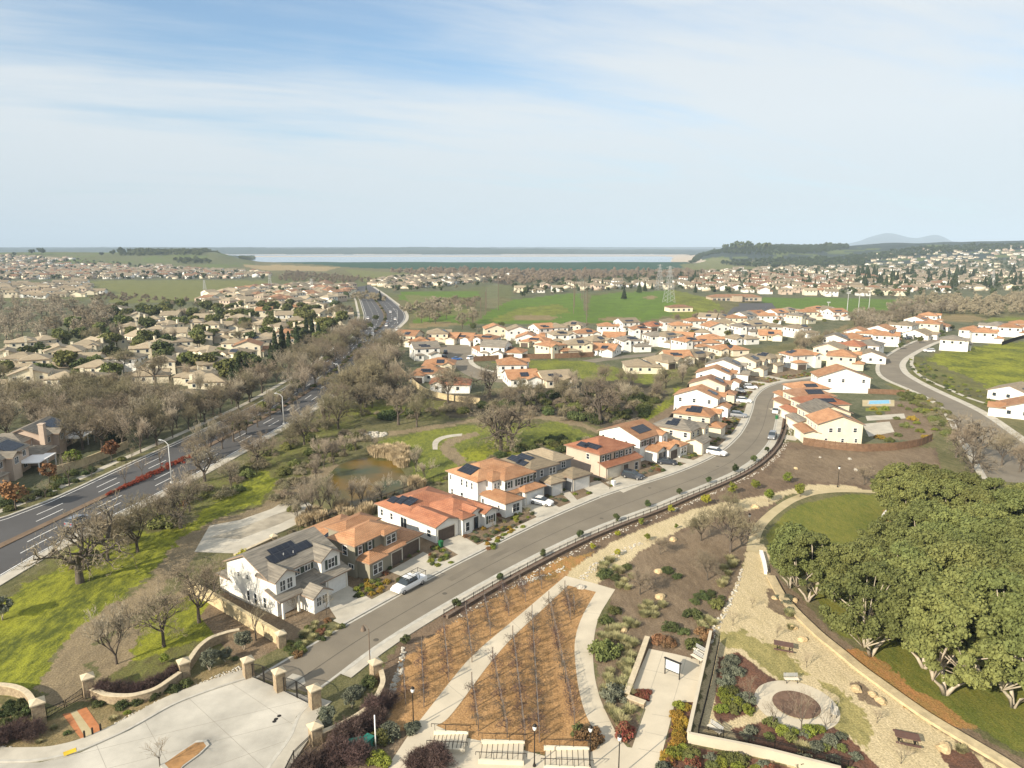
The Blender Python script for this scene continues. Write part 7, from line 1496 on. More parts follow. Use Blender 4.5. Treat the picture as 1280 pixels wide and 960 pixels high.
# ------------------------------------------------------------------ trees
def T(name, lst, cat='tree', group=None):
    for x, y, h, key, lab in lst: tree(key, name, at(x, y), hpx(x, y, h), None, lab, cat, group)
T('bare_tree', [(146, 830, 88, 'pale0', 'pale wide bare tree leaning over the dirt track at the lower left'), (205, 808, 86, 'bare1', 'tall dark bare tree between the track and the green patch'), (249, 778, 88, 'bare2', 'bare tree just left of the sand-coloured wall'), (320, 800, 60, 'young0', 'slim bare tree in front of the white grey-roofed house wall'),
    (100, 728, 104, 'gnarl0', 'big gnarled bare oak overhanging the arterial road'), (172, 690, 80, 'olive1', 'bushy bare tree on the green bank below the road'), (226, 660, 60, 'gnarl1', 'bare oak right of the bushy one on the bank'), (256, 602, 52, 'gnarl2', 'dark bare oak by the pale roadside walk'), (135, 700, 70, 'bare3', 'bare oak close behind the biggest gnarled one'), (201, 657, 50, 'bare0', 'smaller bare oak where the green bank narrows'),
    (423, 536, 60, 'olive2', 'tall thin bare tree left of the riprap'), (449, 505, 52, 'bare1', 'bare tree at the left of the meadow clump by the road'), (457, 509, 66, 'olive0', 'broad bare tree in the meadow by the road'), (498, 531, 58, 'bare2', 'bare tree in the middle of the creek meadow'), (521, 534, 52, 'olive3', 'bare tree nearest the dirt trail in the creek meadow'), (560, 503, 56, 'bare3', 'bare tree in front of the rust-roofed house'), (626, 563, 72, 'gnarl1', 'left trunk of the big twin bare oaks above the houses'), (640, 563, 70, 'gnarl0', 'right trunk of the big twin bare oaks above the houses'), (612, 496, 46, 'gnarl2', 'crooked bare tree left of the orange corner house'), (750, 530, 66, 'gnarl2', 'pale dead-looking oak left of the green slope'),
    (1222, 575, 62, 'gnarl0', 'widest bare tree above the right street end'), (1195, 572, 48, 'bare2', 'left neighbour of the wide bare tree at the right'), (1252, 582, 52, 'bare0', 'right neighbour of the wide bare tree at the right'), (1215, 590, 46, 'gnarl1', 'bare tree in front of the wide one, touching the oaks'), (1275, 590, 45, 'bare3', 'bare tree at the right edge by the street end'),
    (876, 676, 46, 'olive1', 'bare olive-grey tree by the trail, left of the lamp post'), (913, 690, 66, 'olive0', 'taller bare tree in the mulch beside the lamp post'), (884, 725, 42, 'bare3', 'grey bare tree casting a long shadow over the mulch'), (825, 693, 28, 'bare0', 'small bare tree beside the tan boulder'), (800, 743, 38, 'bare1', 'small bare tree above the grass tufts'), (912, 640, 30, 'olive2', 'short bare tree touching the sandy trail'), (1080, 606, 28, 'bare2', 'small round bare tree above the oval lawn'),
    (200, 958, 46, 'young1', 'pale young bare tree on the forecourt island'), (1001, 916, 66, 'young2', 'pink-barked young tree at the lower edge of the ring path'), (966, 908, 40, 'young0', 'young bare tree left of the ring path foot'), (1031, 915, 36, 'young1', 'young bare tree right of the ring path foot'), (936, 880, 42, 'young2', 'leaning young tree in the bed left of the ring'), (940, 760, 20, 'young0', 'staked sapling in the upper sandy court'), (916, 782, 24, 'young1', 'staked sapling with long shadow on the sandy court'), (1008, 834, 24, 'young2', 'sapling right of the picnic table'), (1096, 904, 26, 'young0', 'sapling beside the olive-tinted sand'), (1126, 955, 32, 'young1', 'young bare tree beside the lower picnic table'), (971, 797, 22, 'young0', 'sapling left of the island bed'),
    (369, 770, 32, 'young1', 'young bare tree at the porch of the grey-roofed house'), (408, 768, 34, 'young2', 'young bare tree at the porch corner of the grey-roofed house'), (618, 668, 24, 'young0', 'young bare tree in front of the long single-storey house'), (658, 652, 22, 'young2', 'young tree beside the white sedan'), (762, 612, 22, 'young0', 'young tree before the red-roofed house garage')], group='bare trees')
PT_ = [(402, 642, 62), (388, 648, 52), (417, 580, 40), (405, 584, 44), (440, 628, 34), (452, 632, 38), (477, 628, 38), (464, 632, 26), (506, 614, 24), (520, 590, 36), (531, 600, 30), (431, 570, 34), (415, 642, 44), (395, 600, 36), (445, 564, 24), (470, 562, 20), (372, 652, 34)]
for i, (x, y, h) in enumerate(PT_): tree('pale%d' % (i % 4), 'willow', at(x, y), hpx(x, y, h), None, None, 'willow', 'pale bare willows round the pond')
order_labels([o for o in bpy.data.objects if o.name.startswith('willow') and o.parent is None], '{n} wispy pale bare willow from the left around the brown pond', 'willow', 'pale bare willows round the pond')
T('autumn_tree', [(20, 638, 46, 'brownleaf0', 'orange-leaved tree at the left edge by the sidewalk'), (140, 578, 34, 'brownleaf1', 'orange-leaved tree beside the round tan wall'), (62, 604, 30, 'brownleaf2', 'orange-leaved tree in front of the pinkish houses'), (230, 640, 18, 'brownleaf0', 'low orange-leaved tree on the median')], group='orange-leaved trees')
T('street_tree', [(87, 608, 48, 'young0', 'bare street tree nearest the orange-leaved ones'), (57, 622, 26, 'young1', 'small bare street tree near the left edge'), (157, 607, 34, 'young2', 'bare tree at the tip of the red flower bed'), (201, 588, 42, 'young0', 'bare tree in the middle of the red flower bed'), (178, 596, 30, 'young1', 'bare tree in the red bed between the others'), (115, 600, 30, 'young1', 'bare street tree by the verge'), (34, 634, 26, 'young2', 'bare street tree behind the verge at the left'), (165, 580, 26, 'young2', 'bare verge tree where the sidewalk bends')], group='young trees along the arterial road')
# big oaks on the right
OK_ = [(987, 735, 84), (1010, 752, 92), (1028, 735, 70), (1045, 752, 80), (1062, 765, 92), (1088, 820, 128), (1100, 780, 108), (1120, 792, 118), (1140, 812, 128), (1181, 868, 150), (1155, 835, 135), (1200, 838, 140), (1266, 884, 160), (1235, 858, 150), (1110, 740, 92), (1140, 752, 100), (1165, 775, 112), (1190, 795, 118), (1215, 800, 120), (1245, 815, 130), (1275, 830, 140), (1150, 712, 96), (1180, 728, 100), (1210, 740, 106), (1240, 752, 110), (1272, 765, 116), (1300, 800, 125), (1135, 672, 92), (1160, 668, 92), (1185, 680, 92), (1215, 692, 92), (1248, 700, 96), (1280, 712, 100), (1120, 648, 70), (1148, 640, 72), (1175, 645, 66), (1205, 655, 66), (1235, 662, 66), (1265, 668, 66), (1292, 675, 66), (1305, 740, 105), (1165, 745, 105), (1225, 715, 100), (1195, 765, 110), (1260, 790, 120), (1310, 860, 150), (1200, 712, 96), (1082, 752, 84), (1122, 700, 60)]
LO = []
for i, (x, y, h) in enumerate(OK_): o = tree('oak%d' % (i % 6), 'oak_tree', at(x, y), min(hpx(x, y, h), 12.8)*random.uniform(.92, 1.1)); LO.append(o)
front = {(987, 735): 'leftmost oak, pale forked trunks by the mulch', (1010, 752): 'second oak from the left with a long pale leaning trunk', (1088, 820): 'oak with white trunk fork above the seat wall', (1181, 868): 'oak with spread white trunks at the lower edge of the grove', (1266, 884): 'oak at the lower right with pale trunk on the lawn'}
rest_o = []
for (x, y, h), o in zip(OK_, LO):
    if (x, y) in front: tag(o, front[(x, y)], 'oak tree', 'oaks of the park grove')
    else: rest_o.append(o)
order_labels(rest_o, '{n} inner oak from the left, crown merging with the park grove', 'oak tree', 'oaks of the park grove')
# small trees along the street and the trail
SR = [(506, 806), (571, 761), (625, 727), (679, 697), (725, 673), (770, 653), (810, 635), (849, 619), (886, 605), (919, 591), (942, 578), (959, 566)]
for i, (x, y) in enumerate(SR): tree('smallround%d' % (i % 3), 'small_tree', at(x, y), hpx(x, y, (16, 16, 13, 13, 13, 13, 12, 11, 11, 14, 11, 9)[i]), None, '%s small dark round tree from the gates along the street fence' % ordn(i+1), 'tree', 'small dark trees along the street fence')
YT = [(741, 687, 11, 'yellowtree'), (772, 671, 10, 'yellowtree'), (772, 695, 11, 'yellowtree'), (801, 657, 12, 'limetree'), (809, 676, 12, 'limetree'), (845, 661, 8, 'limetree'), (839, 641, 13, 'yellowtree'), (882, 631, 17, 'yellowtree'), (915, 618, 18, 'limetree'), (944, 612, 17, 'limetree'), (961, 627, 20, 'limetree'), (985, 604, 17, 'limetree'), (1000, 621, 22, 'limetree')]
for i, (x, y, h, k) in enumerate(YT): tree(k+str(i % 3), 'young_tree', at(x, y), hpx(x, y, h), None, '%s bright yellow-green young tree along the sandy trail, counted from the left' % ordn(i+1), 'tree', 'yellow-green young trees along the trail')
T('olive_tree', [(262, 838, 34, 'greytree0', 'silvery olive tree behind the sagging stone wall'), (305, 812, 30, 'greytree1', 'silvery olive tree beside the far gate pillar'), (410, 906, 32, 'greytree2', 'silvery olive tree beside the near gate pillar'), (440, 885, 32, 'greytree0', 'silvery olive tree inside the curved garden wall'), (408, 915, 24, 'greytree1', 'low silvery olive at the forecourt end of the garden wall'), (3, 775, 38, 'greytree2', 'grey-green tree cut by the left edge'), (282, 828, 24, 'greytree2', 'small silvery olive between the gate pillars')], group='silvery olive trees at the entrance')
T('shrub_tree', [(304, 706, 24, 'yellowtree1', 'yellow-green tree behind the dark stone wall'), (278, 722, 16, 'yellowtree2', 'yellow-green bush tree at the corner of the sand-coloured wall'), (92, 586, 30, 'limetree1', 'green-gold tree in front of the pinkish houses'), (645, 655, 14, 'limetree0', 'green tree at the corner of the orange-roofed wing'), (205, 830, 16, 'limetree2', 'lime sapling below the dark bare tree')], group='garden trees')
# woods: grey bare trees one can tell apart
rw = np.random.default_rng(21); rr2 = random.Random(6); nb = 0
def wood(poly, sp, keys, h0, h1, group, lab, cat='tree', name='bare_tree', jit=.45, cap=999):
    global nb; P_ = scatter(poly, sp, rw, jit); rr2.shuffle(P_); n = 0; L = []
    for p in P_:
        if n >= cap or blocked(p[0], p[1]): continue
        L.append(tree(rr2.choice(keys), name, p, rr2.uniform(h0, h1))); n += 1
    for o in L: tag(o, lab, cat, group)
    nb += n; return L
BK = ['bare0', 'bare1', 'bare2', 'bare3', 'pale1', 'pale2', 'olive0', 'olive1', 'olive2', 'pale3']; PK_ = ['pale0', 'pale1', 'pale2', 'pale3', 'bare1', 'olive1']
order_labels(wood([(-30, 560), (-30, 515), (60, 512), (140, 505), (205, 512), (240, 520), (290, 505), (330, 490), (345, 478), (365, 470), (330, 500), (250, 535), (180, 563), (120, 572), (60, 560)], 6.8, BK, 9, 13, 'bare trees of the creek wood by the arterial road', 'x'), '{n} bare tree from the left in the creek wood by the arterial road', 'tree', 'bare trees of the creek wood by the arterial road')
order_labels(wood([(-20, 436), (-20, 384), (60, 381), (130, 388), (150, 402), (120, 425), (60, 434)], (12, 15), ['farpale0', 'farpale1', 'farpale2', 'farbare0', 'farbare1'], 11, 15, 'bare trees of the pale wood at the left', 'x', cap=70), '{n} bare tree from the left in the pale wood beyond the leafy estate', 'tree', 'bare trees of the pale wood at the left')
order_labels(wood([(350, 500), (385, 470), (425, 430), (446, 410), (452, 420), (440, 435), (400, 470), (365, 500)], 8, BK, 9, 13, 'bare trees left of the arterial road', 'x'), '{n} bare tree from the left in the roadside row left of the arterial', 'tree', 'bare trees left of the arterial road')
order_labels(wood([(405, 520), (436, 492), (462, 455), (490, 432), (500, 445), (495, 470), (510, 490), (480, 505), (440, 525)], 8, BK, 9, 13, 'bare trees right of the arterial road', 'x'), '{n} bare tree from the left between the arterial road and cul-de-sac', 'tree', 'bare trees right of the arterial road')
order_labels(wood([(545, 525), (580, 508), (640, 500), (700, 488), (770, 478), (812, 490), (800, 510), (765, 530), (700, 512), (620, 515)], 9, BK, 5, 8.5, 'bare trees of the creek thicket', 'x'), '{n} bare tree from the left in the creek thicket behind the street', 'tree', 'bare trees of the creek thicket')
order_labels(wood([(1058, 416), (1070, 398), (1120, 388), (1198, 386), (1195, 393), (1150, 400), (1112, 413), (1080, 422)], 9, ['farbare0', 'farbare1', 'farpale1', 'farpale2'], 8, 11, 'bare trees of the right creek wood', 'x', cap=60), '{n} bare tree from the left in the creek wood beyond the right street', 'tree', 'bare trees of the right creek wood')
order_labels(wood([(985, 432), (1000, 424), (1045, 424), (1060, 430), (1045, 441), (1010, 446)], 7, BK, 5, 8, 'bare trees behind the bend houses', 'x', cap=24), '{n} bare tree from the left in the clump behind the bend houses', 'tree', 'bare trees behind the bend houses')
order_labels(wood([(805, 488), (850, 468), (880, 462), (905, 453), (912, 460), (870, 475), (820, 500)], 7, BK, 5, 8, 'bare trees between trail and street backs', 'x', cap=22), '{n} bare tree from the left between the trail and street backs', 'tree', 'bare trees between trail and street backs')
order_labels(wood([(560, 398), (600, 402), (590, 412), (540, 408), (500, 398), (530, 385), (600, 380), (598, 392)], 14, ['farbare0', 'farpale1', 'farbare2'], 8, 12, 'bare trees left of the driving range', 'x', cap=24), '{n} bare tree from the left between junction and driving range', 'tree', 'bare trees left of the driving range')
order_labels(wood([(118, 690), (170, 664), (240, 622), (330, 568), (425, 512), (432, 524), (340, 590), (250, 650), (160, 698)], 7.5, BK, 6.5, 10.5, 'bare trees on the bank below the arterial road', 'x', cap=46), '{n} bare tree from the left on the bank below the arterial road', 'tree', 'bare trees on the bank below the arterial road')
LM = [tree(rr2.choice(BK), 'bare_tree', at(x, y), rr2.uniform(7, 10.5)) for x, y in [(247, 578), (262, 570), (278, 561), (292, 552), (308, 543), (322, 534), (338, 524), (352, 515), (366, 505), (380, 494), (394, 482), (406, 471), (418, 460), (428, 450), (438, 440), (447, 430), (454, 420), (458, 412)]]
order_labels(LM, '{n} bare tree from the left on the median of the arterial road', 'tree', 'bare trees on the median')
LV = [tree(rr2.choice(BK), 'bare_tree', at(x, y), rr2.uniform(7.5, 11)) for x, y in [(176, 566), (196, 557), (216, 547), (236, 537), (256, 528), (276, 519), (296, 509), (312, 500), (330, 489), (346, 478), (362, 466), (378, 455), (392, 444), (405, 433)]]
order_labels(LV, '{n} bare tree from the left on the far verge of the arterial road', 'tree', 'bare trees on the far verge')
def merge_wood(group, name, label):
    L = [o for o in bpy.data.objects if o.get('group') == group]; it = []
    for r_ in L:
        for pn, me in [(c.name, c.data) for c in r_.children]: m2 = me.copy(); m2.transform(__import__('mathutils').Matrix.Diagonal((*r_.scale, 1))); it.append((m2, tuple(r_.location), r_.rotation_euler.z))
    merge_any(name, it, label, 'woodland')
    for r_ in L:
        for c in list(r_.children): bpy.data.objects.remove(c)
        bpy.data.objects.remove(r_)
    for m2, _, _ in it: bpy.data.meshes.remove(m2)
merge_wood('bare trees of the pale wood at the left', 'pale_bare_wood', 'pale bare wood at the left beyond the leafy estate'); merge_wood('bare trees of the right creek wood', 'creek_bare_wood', 'bare creek wood beyond the right street')
# evergreen trees of the leafy estate
order_labels(wood([(70, 470), (60, 430), (150, 392), (260, 385), (420, 385), (435, 400), (400, 440), (330, 475), (250, 500), (100, 495), (0, 500), (-20, 440), (60, 440)], 12.5, ['mid0', 'mid1', 'mid2', 'mid0', 'dark1', 'mid2', 'olive0', 'pale1', 'mid1', 'dark0'], 6.5, 11.5, 'trees of the leafy estate', 'x', name='garden_tree', cap=160), '{n} garden tree from the left between the beige estate roofs', 'tree', 'trees of the leafy estate')
CY_ = [(345, 452, 40), (354, 450, 44), (362, 447, 34), (372, 440, 34), (384, 432, 36), (391, 430, 34), (399, 432, 30), (291, 492, 38), (300, 488, 42), (309, 478, 36), (318, 470, 30), (121, 545, 24), (138, 556, 42), (153, 554, 26), (62, 545, 22), (295, 500, 34), (340, 462, 34)]
for i, (x, y, h) in enumerate(CY_): tree(('cypress%d' if i < 7 else 'conifer%d') % (i % 3), 'conifer', at(x, y), hpx(x, y, h))
order_labels([o for o in bpy.data.objects if o.name.startswith('conifer') and o.parent is None], '{n} tall dark conifer from the left near the arterial road', 'conifer', 'tall dark conifers by the arterial road')
CN_ = [(458, 366, 9), (439, 365, 7), (475, 376, 13), (869, 366, 12), (893, 365, 9), (912, 366, 8), (737, 352, 9), (742, 354, 8), (753, 358, 9), (706, 410, 8), (780, 374, 15), (799, 366, 14), (806, 364, 13), (815, 362, 9)]
for i in range(78): CN_.append((rr2.uniform(1070, 1280), rr2.uniform(345, 362), rr2.uniform(9, 17)))
for i in range(56): CN_.append((rr2.uniform(850, 1080), rr2.uniform(345, 362), rr2.uniform(6, 11)))
LC = [tree('conifer%d' % (i % 3), 'far_conifer', at(x, y), hpx(x, y, h)) for i, (x, y, h) in enumerate(CN_)]
order_labels(LC, '{n} dark conifer from the left in the distant town', 'conifer', 'dark conifers in the distant town')
order_labels(wood([(490, 420), (600, 410), (760, 408), (950, 395), (1040, 400), (1000, 420), (940, 440), (860, 455), (780, 455), (620, 440), (500, 445)], 21, ['dark0', 'mid0', 'bare0', 'smallround0', 'mid1', 'pale1', 'bare2'], 2.5, 5, 'garden trees of the orange-roofed neighbourhood', 'x', name='garden_tree', cap=90), '{n} garden tree from the left between the orange roofs', 'tree', 'garden trees of the orange-roofed neighbourhood')
order_labels(wood([(1010, 440), (1060, 425), (1160, 405), (1280, 415), (1165, 430), (1110, 440), (1060, 460)], 12, ['dark0', 'smallround1', 'mid1', 'bare1', 'smallround2'], 2.0, 4, 'garden trees by the right street', 'x', name='garden_tree', cap=40), '{n} garden tree from the left among the right street houses', 'tree', 'garden trees by the right street')
# hedges, median and bank bushes
def bushes(poly, sp, keys, s0, s1, name, lab, group, cap=999, cat='bush', z=0):
    P_ = scatter(poly, sp, rw, .48); rr2.shuffle(P_); L = []
    for p in P_[:cap*2]:
        if len(L) >= cap or blocked(p[0], p[1]): continue
        L.append(plant(rr2.choice(keys), name, p, rr2.uniform(s0, s1), lab, cat, group))
    return L
MK = lambda k: [k+str(i) for i in range(3)]
order_labels(bushes([(40, 735), (110, 690), (160, 660), (230, 628), (330, 572), (400, 525), (420, 530), (360, 575), (330, 600), (250, 640), (180, 668), (120, 705), (60, 740)], 4.2, MK('brownbush')+MK('olivebush')+MK('bigbush'), .5, 1.15, 'bank_bush', 'x', 'x', 150), '{n} bush from the left on the bank below the arterial road', 'bush', 'bushes on the bank below the arterial road')
order_labels(bushes([(330, 610), (390, 560), (440, 540), (470, 548), (400, 590), (370, 640), (330, 640)], 3.6, MK('olivebush')+MK('bigbush')+MK('brownbush'), .5, 1.0, 'creek_bush', 'x', 'x', 70), '{n} bush from the left on the slope west of the pond', 'bush', 'bushes west of the pond')
order_labels(bushes([(430, 520), (520, 515), (600, 505), (700, 490), (780, 490), (830, 495), (800, 530), (780, 540), (740, 530), (600, 515), (500, 528)], 4.5, MK('brownbush')+MK('olivebush')+MK('bigbush')+MK('bigdark'), .6, 1.3, 'thicket_bush', 'x', 'x', 150), '{n} bush from the left in the thicket above the dirt trail', 'bush', 'bushes of the creek thicket')
order_labels(bushes([(300, 720), (400, 672), (500, 632), (565, 604), (560, 598), (470, 622), (380, 655), (300, 700)], 2.6, MK('olivebush')+MK('smid')+MK('brownbush'), .35, .7, 'hedge_bush', 'x', 'x', 70), '{n} bush from the left along the back fence of the houses', 'bush', 'bushes along the back fence')
order_labels(bushes([(570, 590), (640, 560), (700, 548), (780, 545), (760, 560), (720, 562), (640, 580)], 3.6, MK('bigbush')+MK('bigdark')+MK('olivebush'), .4, .8, 'creek_bush', 'x', 'x', 45), '{n} bush from the left behind the grey and red-roofed houses', 'bush', 'bushes behind the street houses')
order_labels(bushes([(1128, 485), (1168, 502), (1190, 520), (1197, 542), (1180, 552), (1165, 530), (1140, 505), (1120, 492)], 3.2, MK('bigbush')+MK('sgold')+MK('olivebush'), .4, .8, 'slope_bush', 'x', 'x', 50), '{n} bush from the left on the slope below the right street', 'bush', 'bushes below the right street')
order_labels(bushes([(1136, 448), (1150, 450), (1175, 466), (1210, 482), (1245, 502), (1238, 510), (1200, 495), (1160, 478), (1138, 462)], 3.0, MK('smid')+MK('sgrey')+MK('slime')+MK('sdark'), .6, 1.2, 'bed_shrub', 'x', 'x', 70), '{n} shrub from the left in the long bed above the right street', 'shrub', 'shrubs above the right street')
order_labels(bushes([(0, 645), (70, 618), (160, 578), (155, 570), (60, 600), (0, 622)], 3.2, MK('bigbush')+MK('smid')+MK('bigdark'), .35, .7, 'hedge_bush', 'x', 'x', 45), '{n} bush from the left between the sidewalk and the pinkish houses', 'bush', 'bushes by the pinkish houses')
md_ = along(.5)
L = []
for i in range(12, 74):
    for k in range(2):
        q = md_[i]+(md_[i+1]-md_[i])*(k/2+random.random()*.3)+rw.normal(size=2)*.25
        pxq = pix(q[0], q[1])
        if pxq[0] < 236: continue
        L.append(plant(rr2.choice(MK('bigbush')+MK('brownbush')+MK('bigdark')), 'median_bush', (q[0], q[1], .1), rr2.uniform(.3, .55)))
order_labels(L, '{n} bush from the left on the median of the arterial road', 'bush', 'median bushes')
L = []
for i in range(210):
    t = random.random()**.8; x = 133+t*100; c_ = at(x, 621-(x-133)*.475); q = (c_[0]+random.gauss(0, .12+.8*t), c_[1]+random.gauss(0, .12+.8*t), .12)
    L.append(q)
PP['poppy'] = (lambda r: (lambda VF: npmesh('poppy', VF[0], VF[1], ['poppy']))(cloud([(0, 0, .3, .35)], 40, .14, r, .5)))(np.random.default_rng(1))
merge_instances('red_flowers', [(PP['poppy'], q, random.uniform(0, 6), (1.0, 1.0, .95)) for q in L], 'bed of red flowers on the median of the arterial road', None, ['poppy'])['category'] = 'flowers'
L = [tree('mid%d' % (i % 3), 'median_tree', at(x, y), 5) for i, (x, y) in enumerate([(300, 545), (330, 520), (350, 507), (372, 490), (398, 468), (412, 455), (430, 437), (445, 424), (462, 412), (470, 402)])]
order_labels(L, '{n} small tree from the left on the median of the arterial road', 'tree', 'median trees')
# park beds
def bed(poly, sp, keys, s0, s1, where, cap=99):
    P_ = scatter(poly, sp, rw, .42)[:cap]
    for p in P_: k = rr2.choice(keys); sh(k, p, rr2.uniform(s0, s1), where, where)
TU = [(755, 708), (762, 702), (752, 714), (770, 712), (766, 722), (776, 716), (780, 728), (774, 734), (790, 722), (784, 736), (803, 762), (810, 758), (816, 764), (806, 770), (818, 771), (828, 758), (785, 780), (793, 783), (778, 786), (770, 788), (762, 790), (752, 796), (768, 798), (758, 800), (780, 802), (790, 806), (782, 812), (788, 822), (785, 832), (776, 834), (782, 840), (787, 846), (780, 852), (775, 858), (763, 842), (760, 850), (765, 858), (758, 866), (772, 866), (783, 868), (762, 888), (770, 896), (786, 890), (776, 905), (905, 712), (910, 718), (915, 708), (906, 726), (912, 700), (918, 704), (902, 732), (876, 782), (884, 776), (880, 788), (890, 780)]
TL = [plant('tuft%d' % (i % 3), 'grass_tuft', at(x, y), rr2.uniform(.85, 1.2)) for i, (x, y) in enumerate(TU)]
order_labels(TL, '{n} straw-green ornamental grass tuft from the left on the mulch slope', 'grass tuft', 'ornamental grass tufts on the mulch slope')
for x, y, k, s, lab in [(757, 720, 'sdark', 2.2, 'dark shrub at the top of the mulch slope'), (770, 725, 'sdark', 1.5, 'smaller dark shrub beside the topmost one'), (784, 710, 'sdark', 1.3, 'dark shrub beside the pale tufts near the trail'), (834, 715, 'sdark', 1.6, 'dark low shrub right of the tan boulder'), (847, 722, 'sdark', 1.3, 'dark low shrub further right of the tan boulder'), (866, 772, 'sdark', 2.2, 'round dark shrub in the middle right of the mulch'), (896, 758, 'smid', 2.0, 'green shrub at the edge of the sandy court'), (838, 787, 'sdark', 1.9, 'dark shrub above the plaza, left'), (855, 792, 'sdark', 1.4, 'dark shrub above the plaza, right'), (757, 818, 'smid', 3.2, 'large green shrub beside the curved path'), (768, 765, 'smid', 1.6, 'green shrub on the left of the slope'), (758, 778, 'smid', 1.7, 'green shrub nearest the curved path'), (768, 872, 'sgrey', 2.4, 'grey shrub left of the stone planter'), (780, 918, 'sred', 2.0, 'red-flowered shrub at the tip of the bed'), (825, 803, 'srust', 1.9, 'rusty shrub at the plaza top left'), (836, 806, 'srust', 1.6, 'rusty shrub along the plaza top'), (880, 795, 'srust', 2.0, 'rusty shrub at the top of the pale wall'), (866, 808, 'smid', 1.9, 'green shrub at the top right of the plaza'), (736, 925, 'srust', 2.4, 'brown bush with white lamp above at the vineyard corner'), (728, 918, 'sdark', 1.8, 'dark bush at the vineyard corner'), (462, 855, 'sdark', 1.8, 'dark round shrub inside the curved garden wall'), (445, 868, 'sgrey', 1.8, 'grey shrub inside the curved garden wall'), (475, 925, 'smid', 2.0, 'green shrub beside the white post'), (488, 918, 'sgrey', 2.0, 'grey shrub by the path edge'), (470, 950, 'slime', 1.6, 'lime shrub below the white post'), (480, 955, 'slime', 1.4, 'lime shrub at the path edge, bottom'), (515, 913, 'sgrey', 1.6, 'grey shrub at the lamp post foot')]:
    p = at(x, y); tag(plant(k+str(int(x) % 3), 'shrub', p, s*.8), lab, 'shrub', 'shrubs of the park')
L = bushes([(855, 745), (880, 738), (900, 745), (905, 755), (890, 760), (865, 756)], 1.3, MK('sdark'), .7, 1.0, 'ground_cover', 'x', 'x', 40, 'shrub'); order_labels(L, '{n} dark low ground cover plant from the left in the mulch slope', 'shrub', 'dark ground cover plants')
PU = [(470, 895), (478, 888), (485, 882), (462, 905), (452, 912), (440, 922), (430, 930), (470, 905), (446, 950), (425, 945), (415, 955), (530, 955), (542, 950), (548, 958), (522, 960), (400, 960), (385, 968)]
order_labels([tree('purple%d' % (i % 3), 'purple_bush', at(x, y), rr2.uniform(1.7, 2.4)) for i, (x, y) in enumerate(PU)], '{n} bare purple-brown bush from the left near the garden wall and stairs', 'bush', 'purple-brown bare bushes')
order_labels([tree('purple%d' % (i % 3), 'purple_bush', at(x, y), rr2.uniform(1.5, 2.0)) for i, (x, y) in enumerate([(130, 866), (145, 868), (160, 868), (175, 866), (190, 862), (205, 856), (218, 848), (10, 925), (28, 920), (45, 918), (-5, 930)])], '{n} bare dark bush from the left behind the entrance walls', 'bush', 'dark bare bushes behind the entrance walls')
for i, (x, y) in enumerate([(122, 882), (152, 884), (172, 878), (192, 872), (216, 864), (232, 857), (14, 892), (25, 898), (5, 905), (27, 882), (38, 890), (12, 884), (0, 895)]): tag(plant('sdark%d' % (i % 3), 'shrub', at(x, y), rr2.uniform(.8, 1.2)), '%s round green shrub beside the entrance walls, in planting order' % ordn(i+1), 'shrub', 'round green shrubs at the entrance')
bed([(60, 905), (80, 898), (100, 918), (98, 926), (60, 932), (25, 938)], 1.7, MK('tuft')+MK('sdark'), .4, .6, 'in the bed left of the brick tracks', 30); bed([(122, 892), (150, 890), (180, 885), (160, 898), (138, 908)], 1.6, MK('tuft')+MK('slime'), .4, .6, 'in the bed right of the brick tracks', 24); bed([(235, 862), (262, 850), (295, 828), (300, 820), (270, 840), (240, 852)], 1.8, MK('smid')+MK('sgold')+MK('sdark'), .45, .8, 'in the bed by the far gate pillar', 24)
bed([(357, 818), (362, 800), (385, 782), (408, 776), (430, 784), (400, 803), (372, 820)], 1.25, MK('sdark')+MK('smid')+MK('srust')+MK('tuft'), .55, .95, 'in the front bed of the grey-roofed house', 30)
bed([(434, 742), (455, 726), (474, 720), (490, 733), (470, 748), (452, 750)], 1.2, MK('sgold')+MK('slime')+MK('sdark'), .5, .9, 'in the bed between the first two drives', 22)
bed([(532, 702), (548, 690), (572, 700), (556, 714)], 1.2, MK('sdark')+MK('smid')+MK('slime'), .5, .85, 'in the bed between second and third drives', 16)
bed([(602, 674), (640, 650), (664, 652), (650, 664), (612, 690)], 1.2, MK('srust')+MK('sdark')+MK('slime')+MK('sgold'), .45, .8, 'in the bed before the low orange wing', 22)
bed([(846, 878), (864, 880), (858, 925), (850, 950), (835, 955), (830, 945)], 1.05, MK('sgold')+MK('sgold')+MK('slime'), .75, 1.05, 'in the golden hedge right of the plaza', 60); bed([(826, 948), (850, 940), (862, 935), (960, 955), (1005, 968), (1000, 985), (830, 985)], 1.3, MK('sgold')+MK('smid')+MK('sgrey')+MK('slime')+MK('sred'), .8, 1.2, 'in the mixed hedge below the corner garden', 80)
bed([(900, 824), (920, 818), (930, 828), (918, 860), (900, 858)], 1.5, MK('sgrey'), 1.0, 1.4, 'in the grey shrub bed of the corner garden', 14); bed([(898, 868), (930, 862), (945, 885), (903, 902)], 1.4, MK('slime')+MK('smid')+MK('sgrey'), 1.0, 1.4, 'in the green end of the corner garden bed', 18); bed([(918, 914), (960, 903), (1000, 918), (1035, 906), (1060, 924), (1100, 962), (1040, 970), (985, 945)], 1.7, MK('sgrey')+MK('sgrey')+MK('smid')+MK('tuft'), .7, 1.25, 'in the grey shrub bed below the ring path', 60)
for i, (x, y) in enumerate([(977, 915), (992, 916), (1011, 916), (1024, 913)]): tag(plant('slime%d' % (i % 3), 'shrub', at(x, y), (1.0, .7, 1.1, .8)[i]), '%s lime green shrub from the left at the foot of the ring path' % ordn(i+1), 'shrub', 'lime shrubs at the ring path')
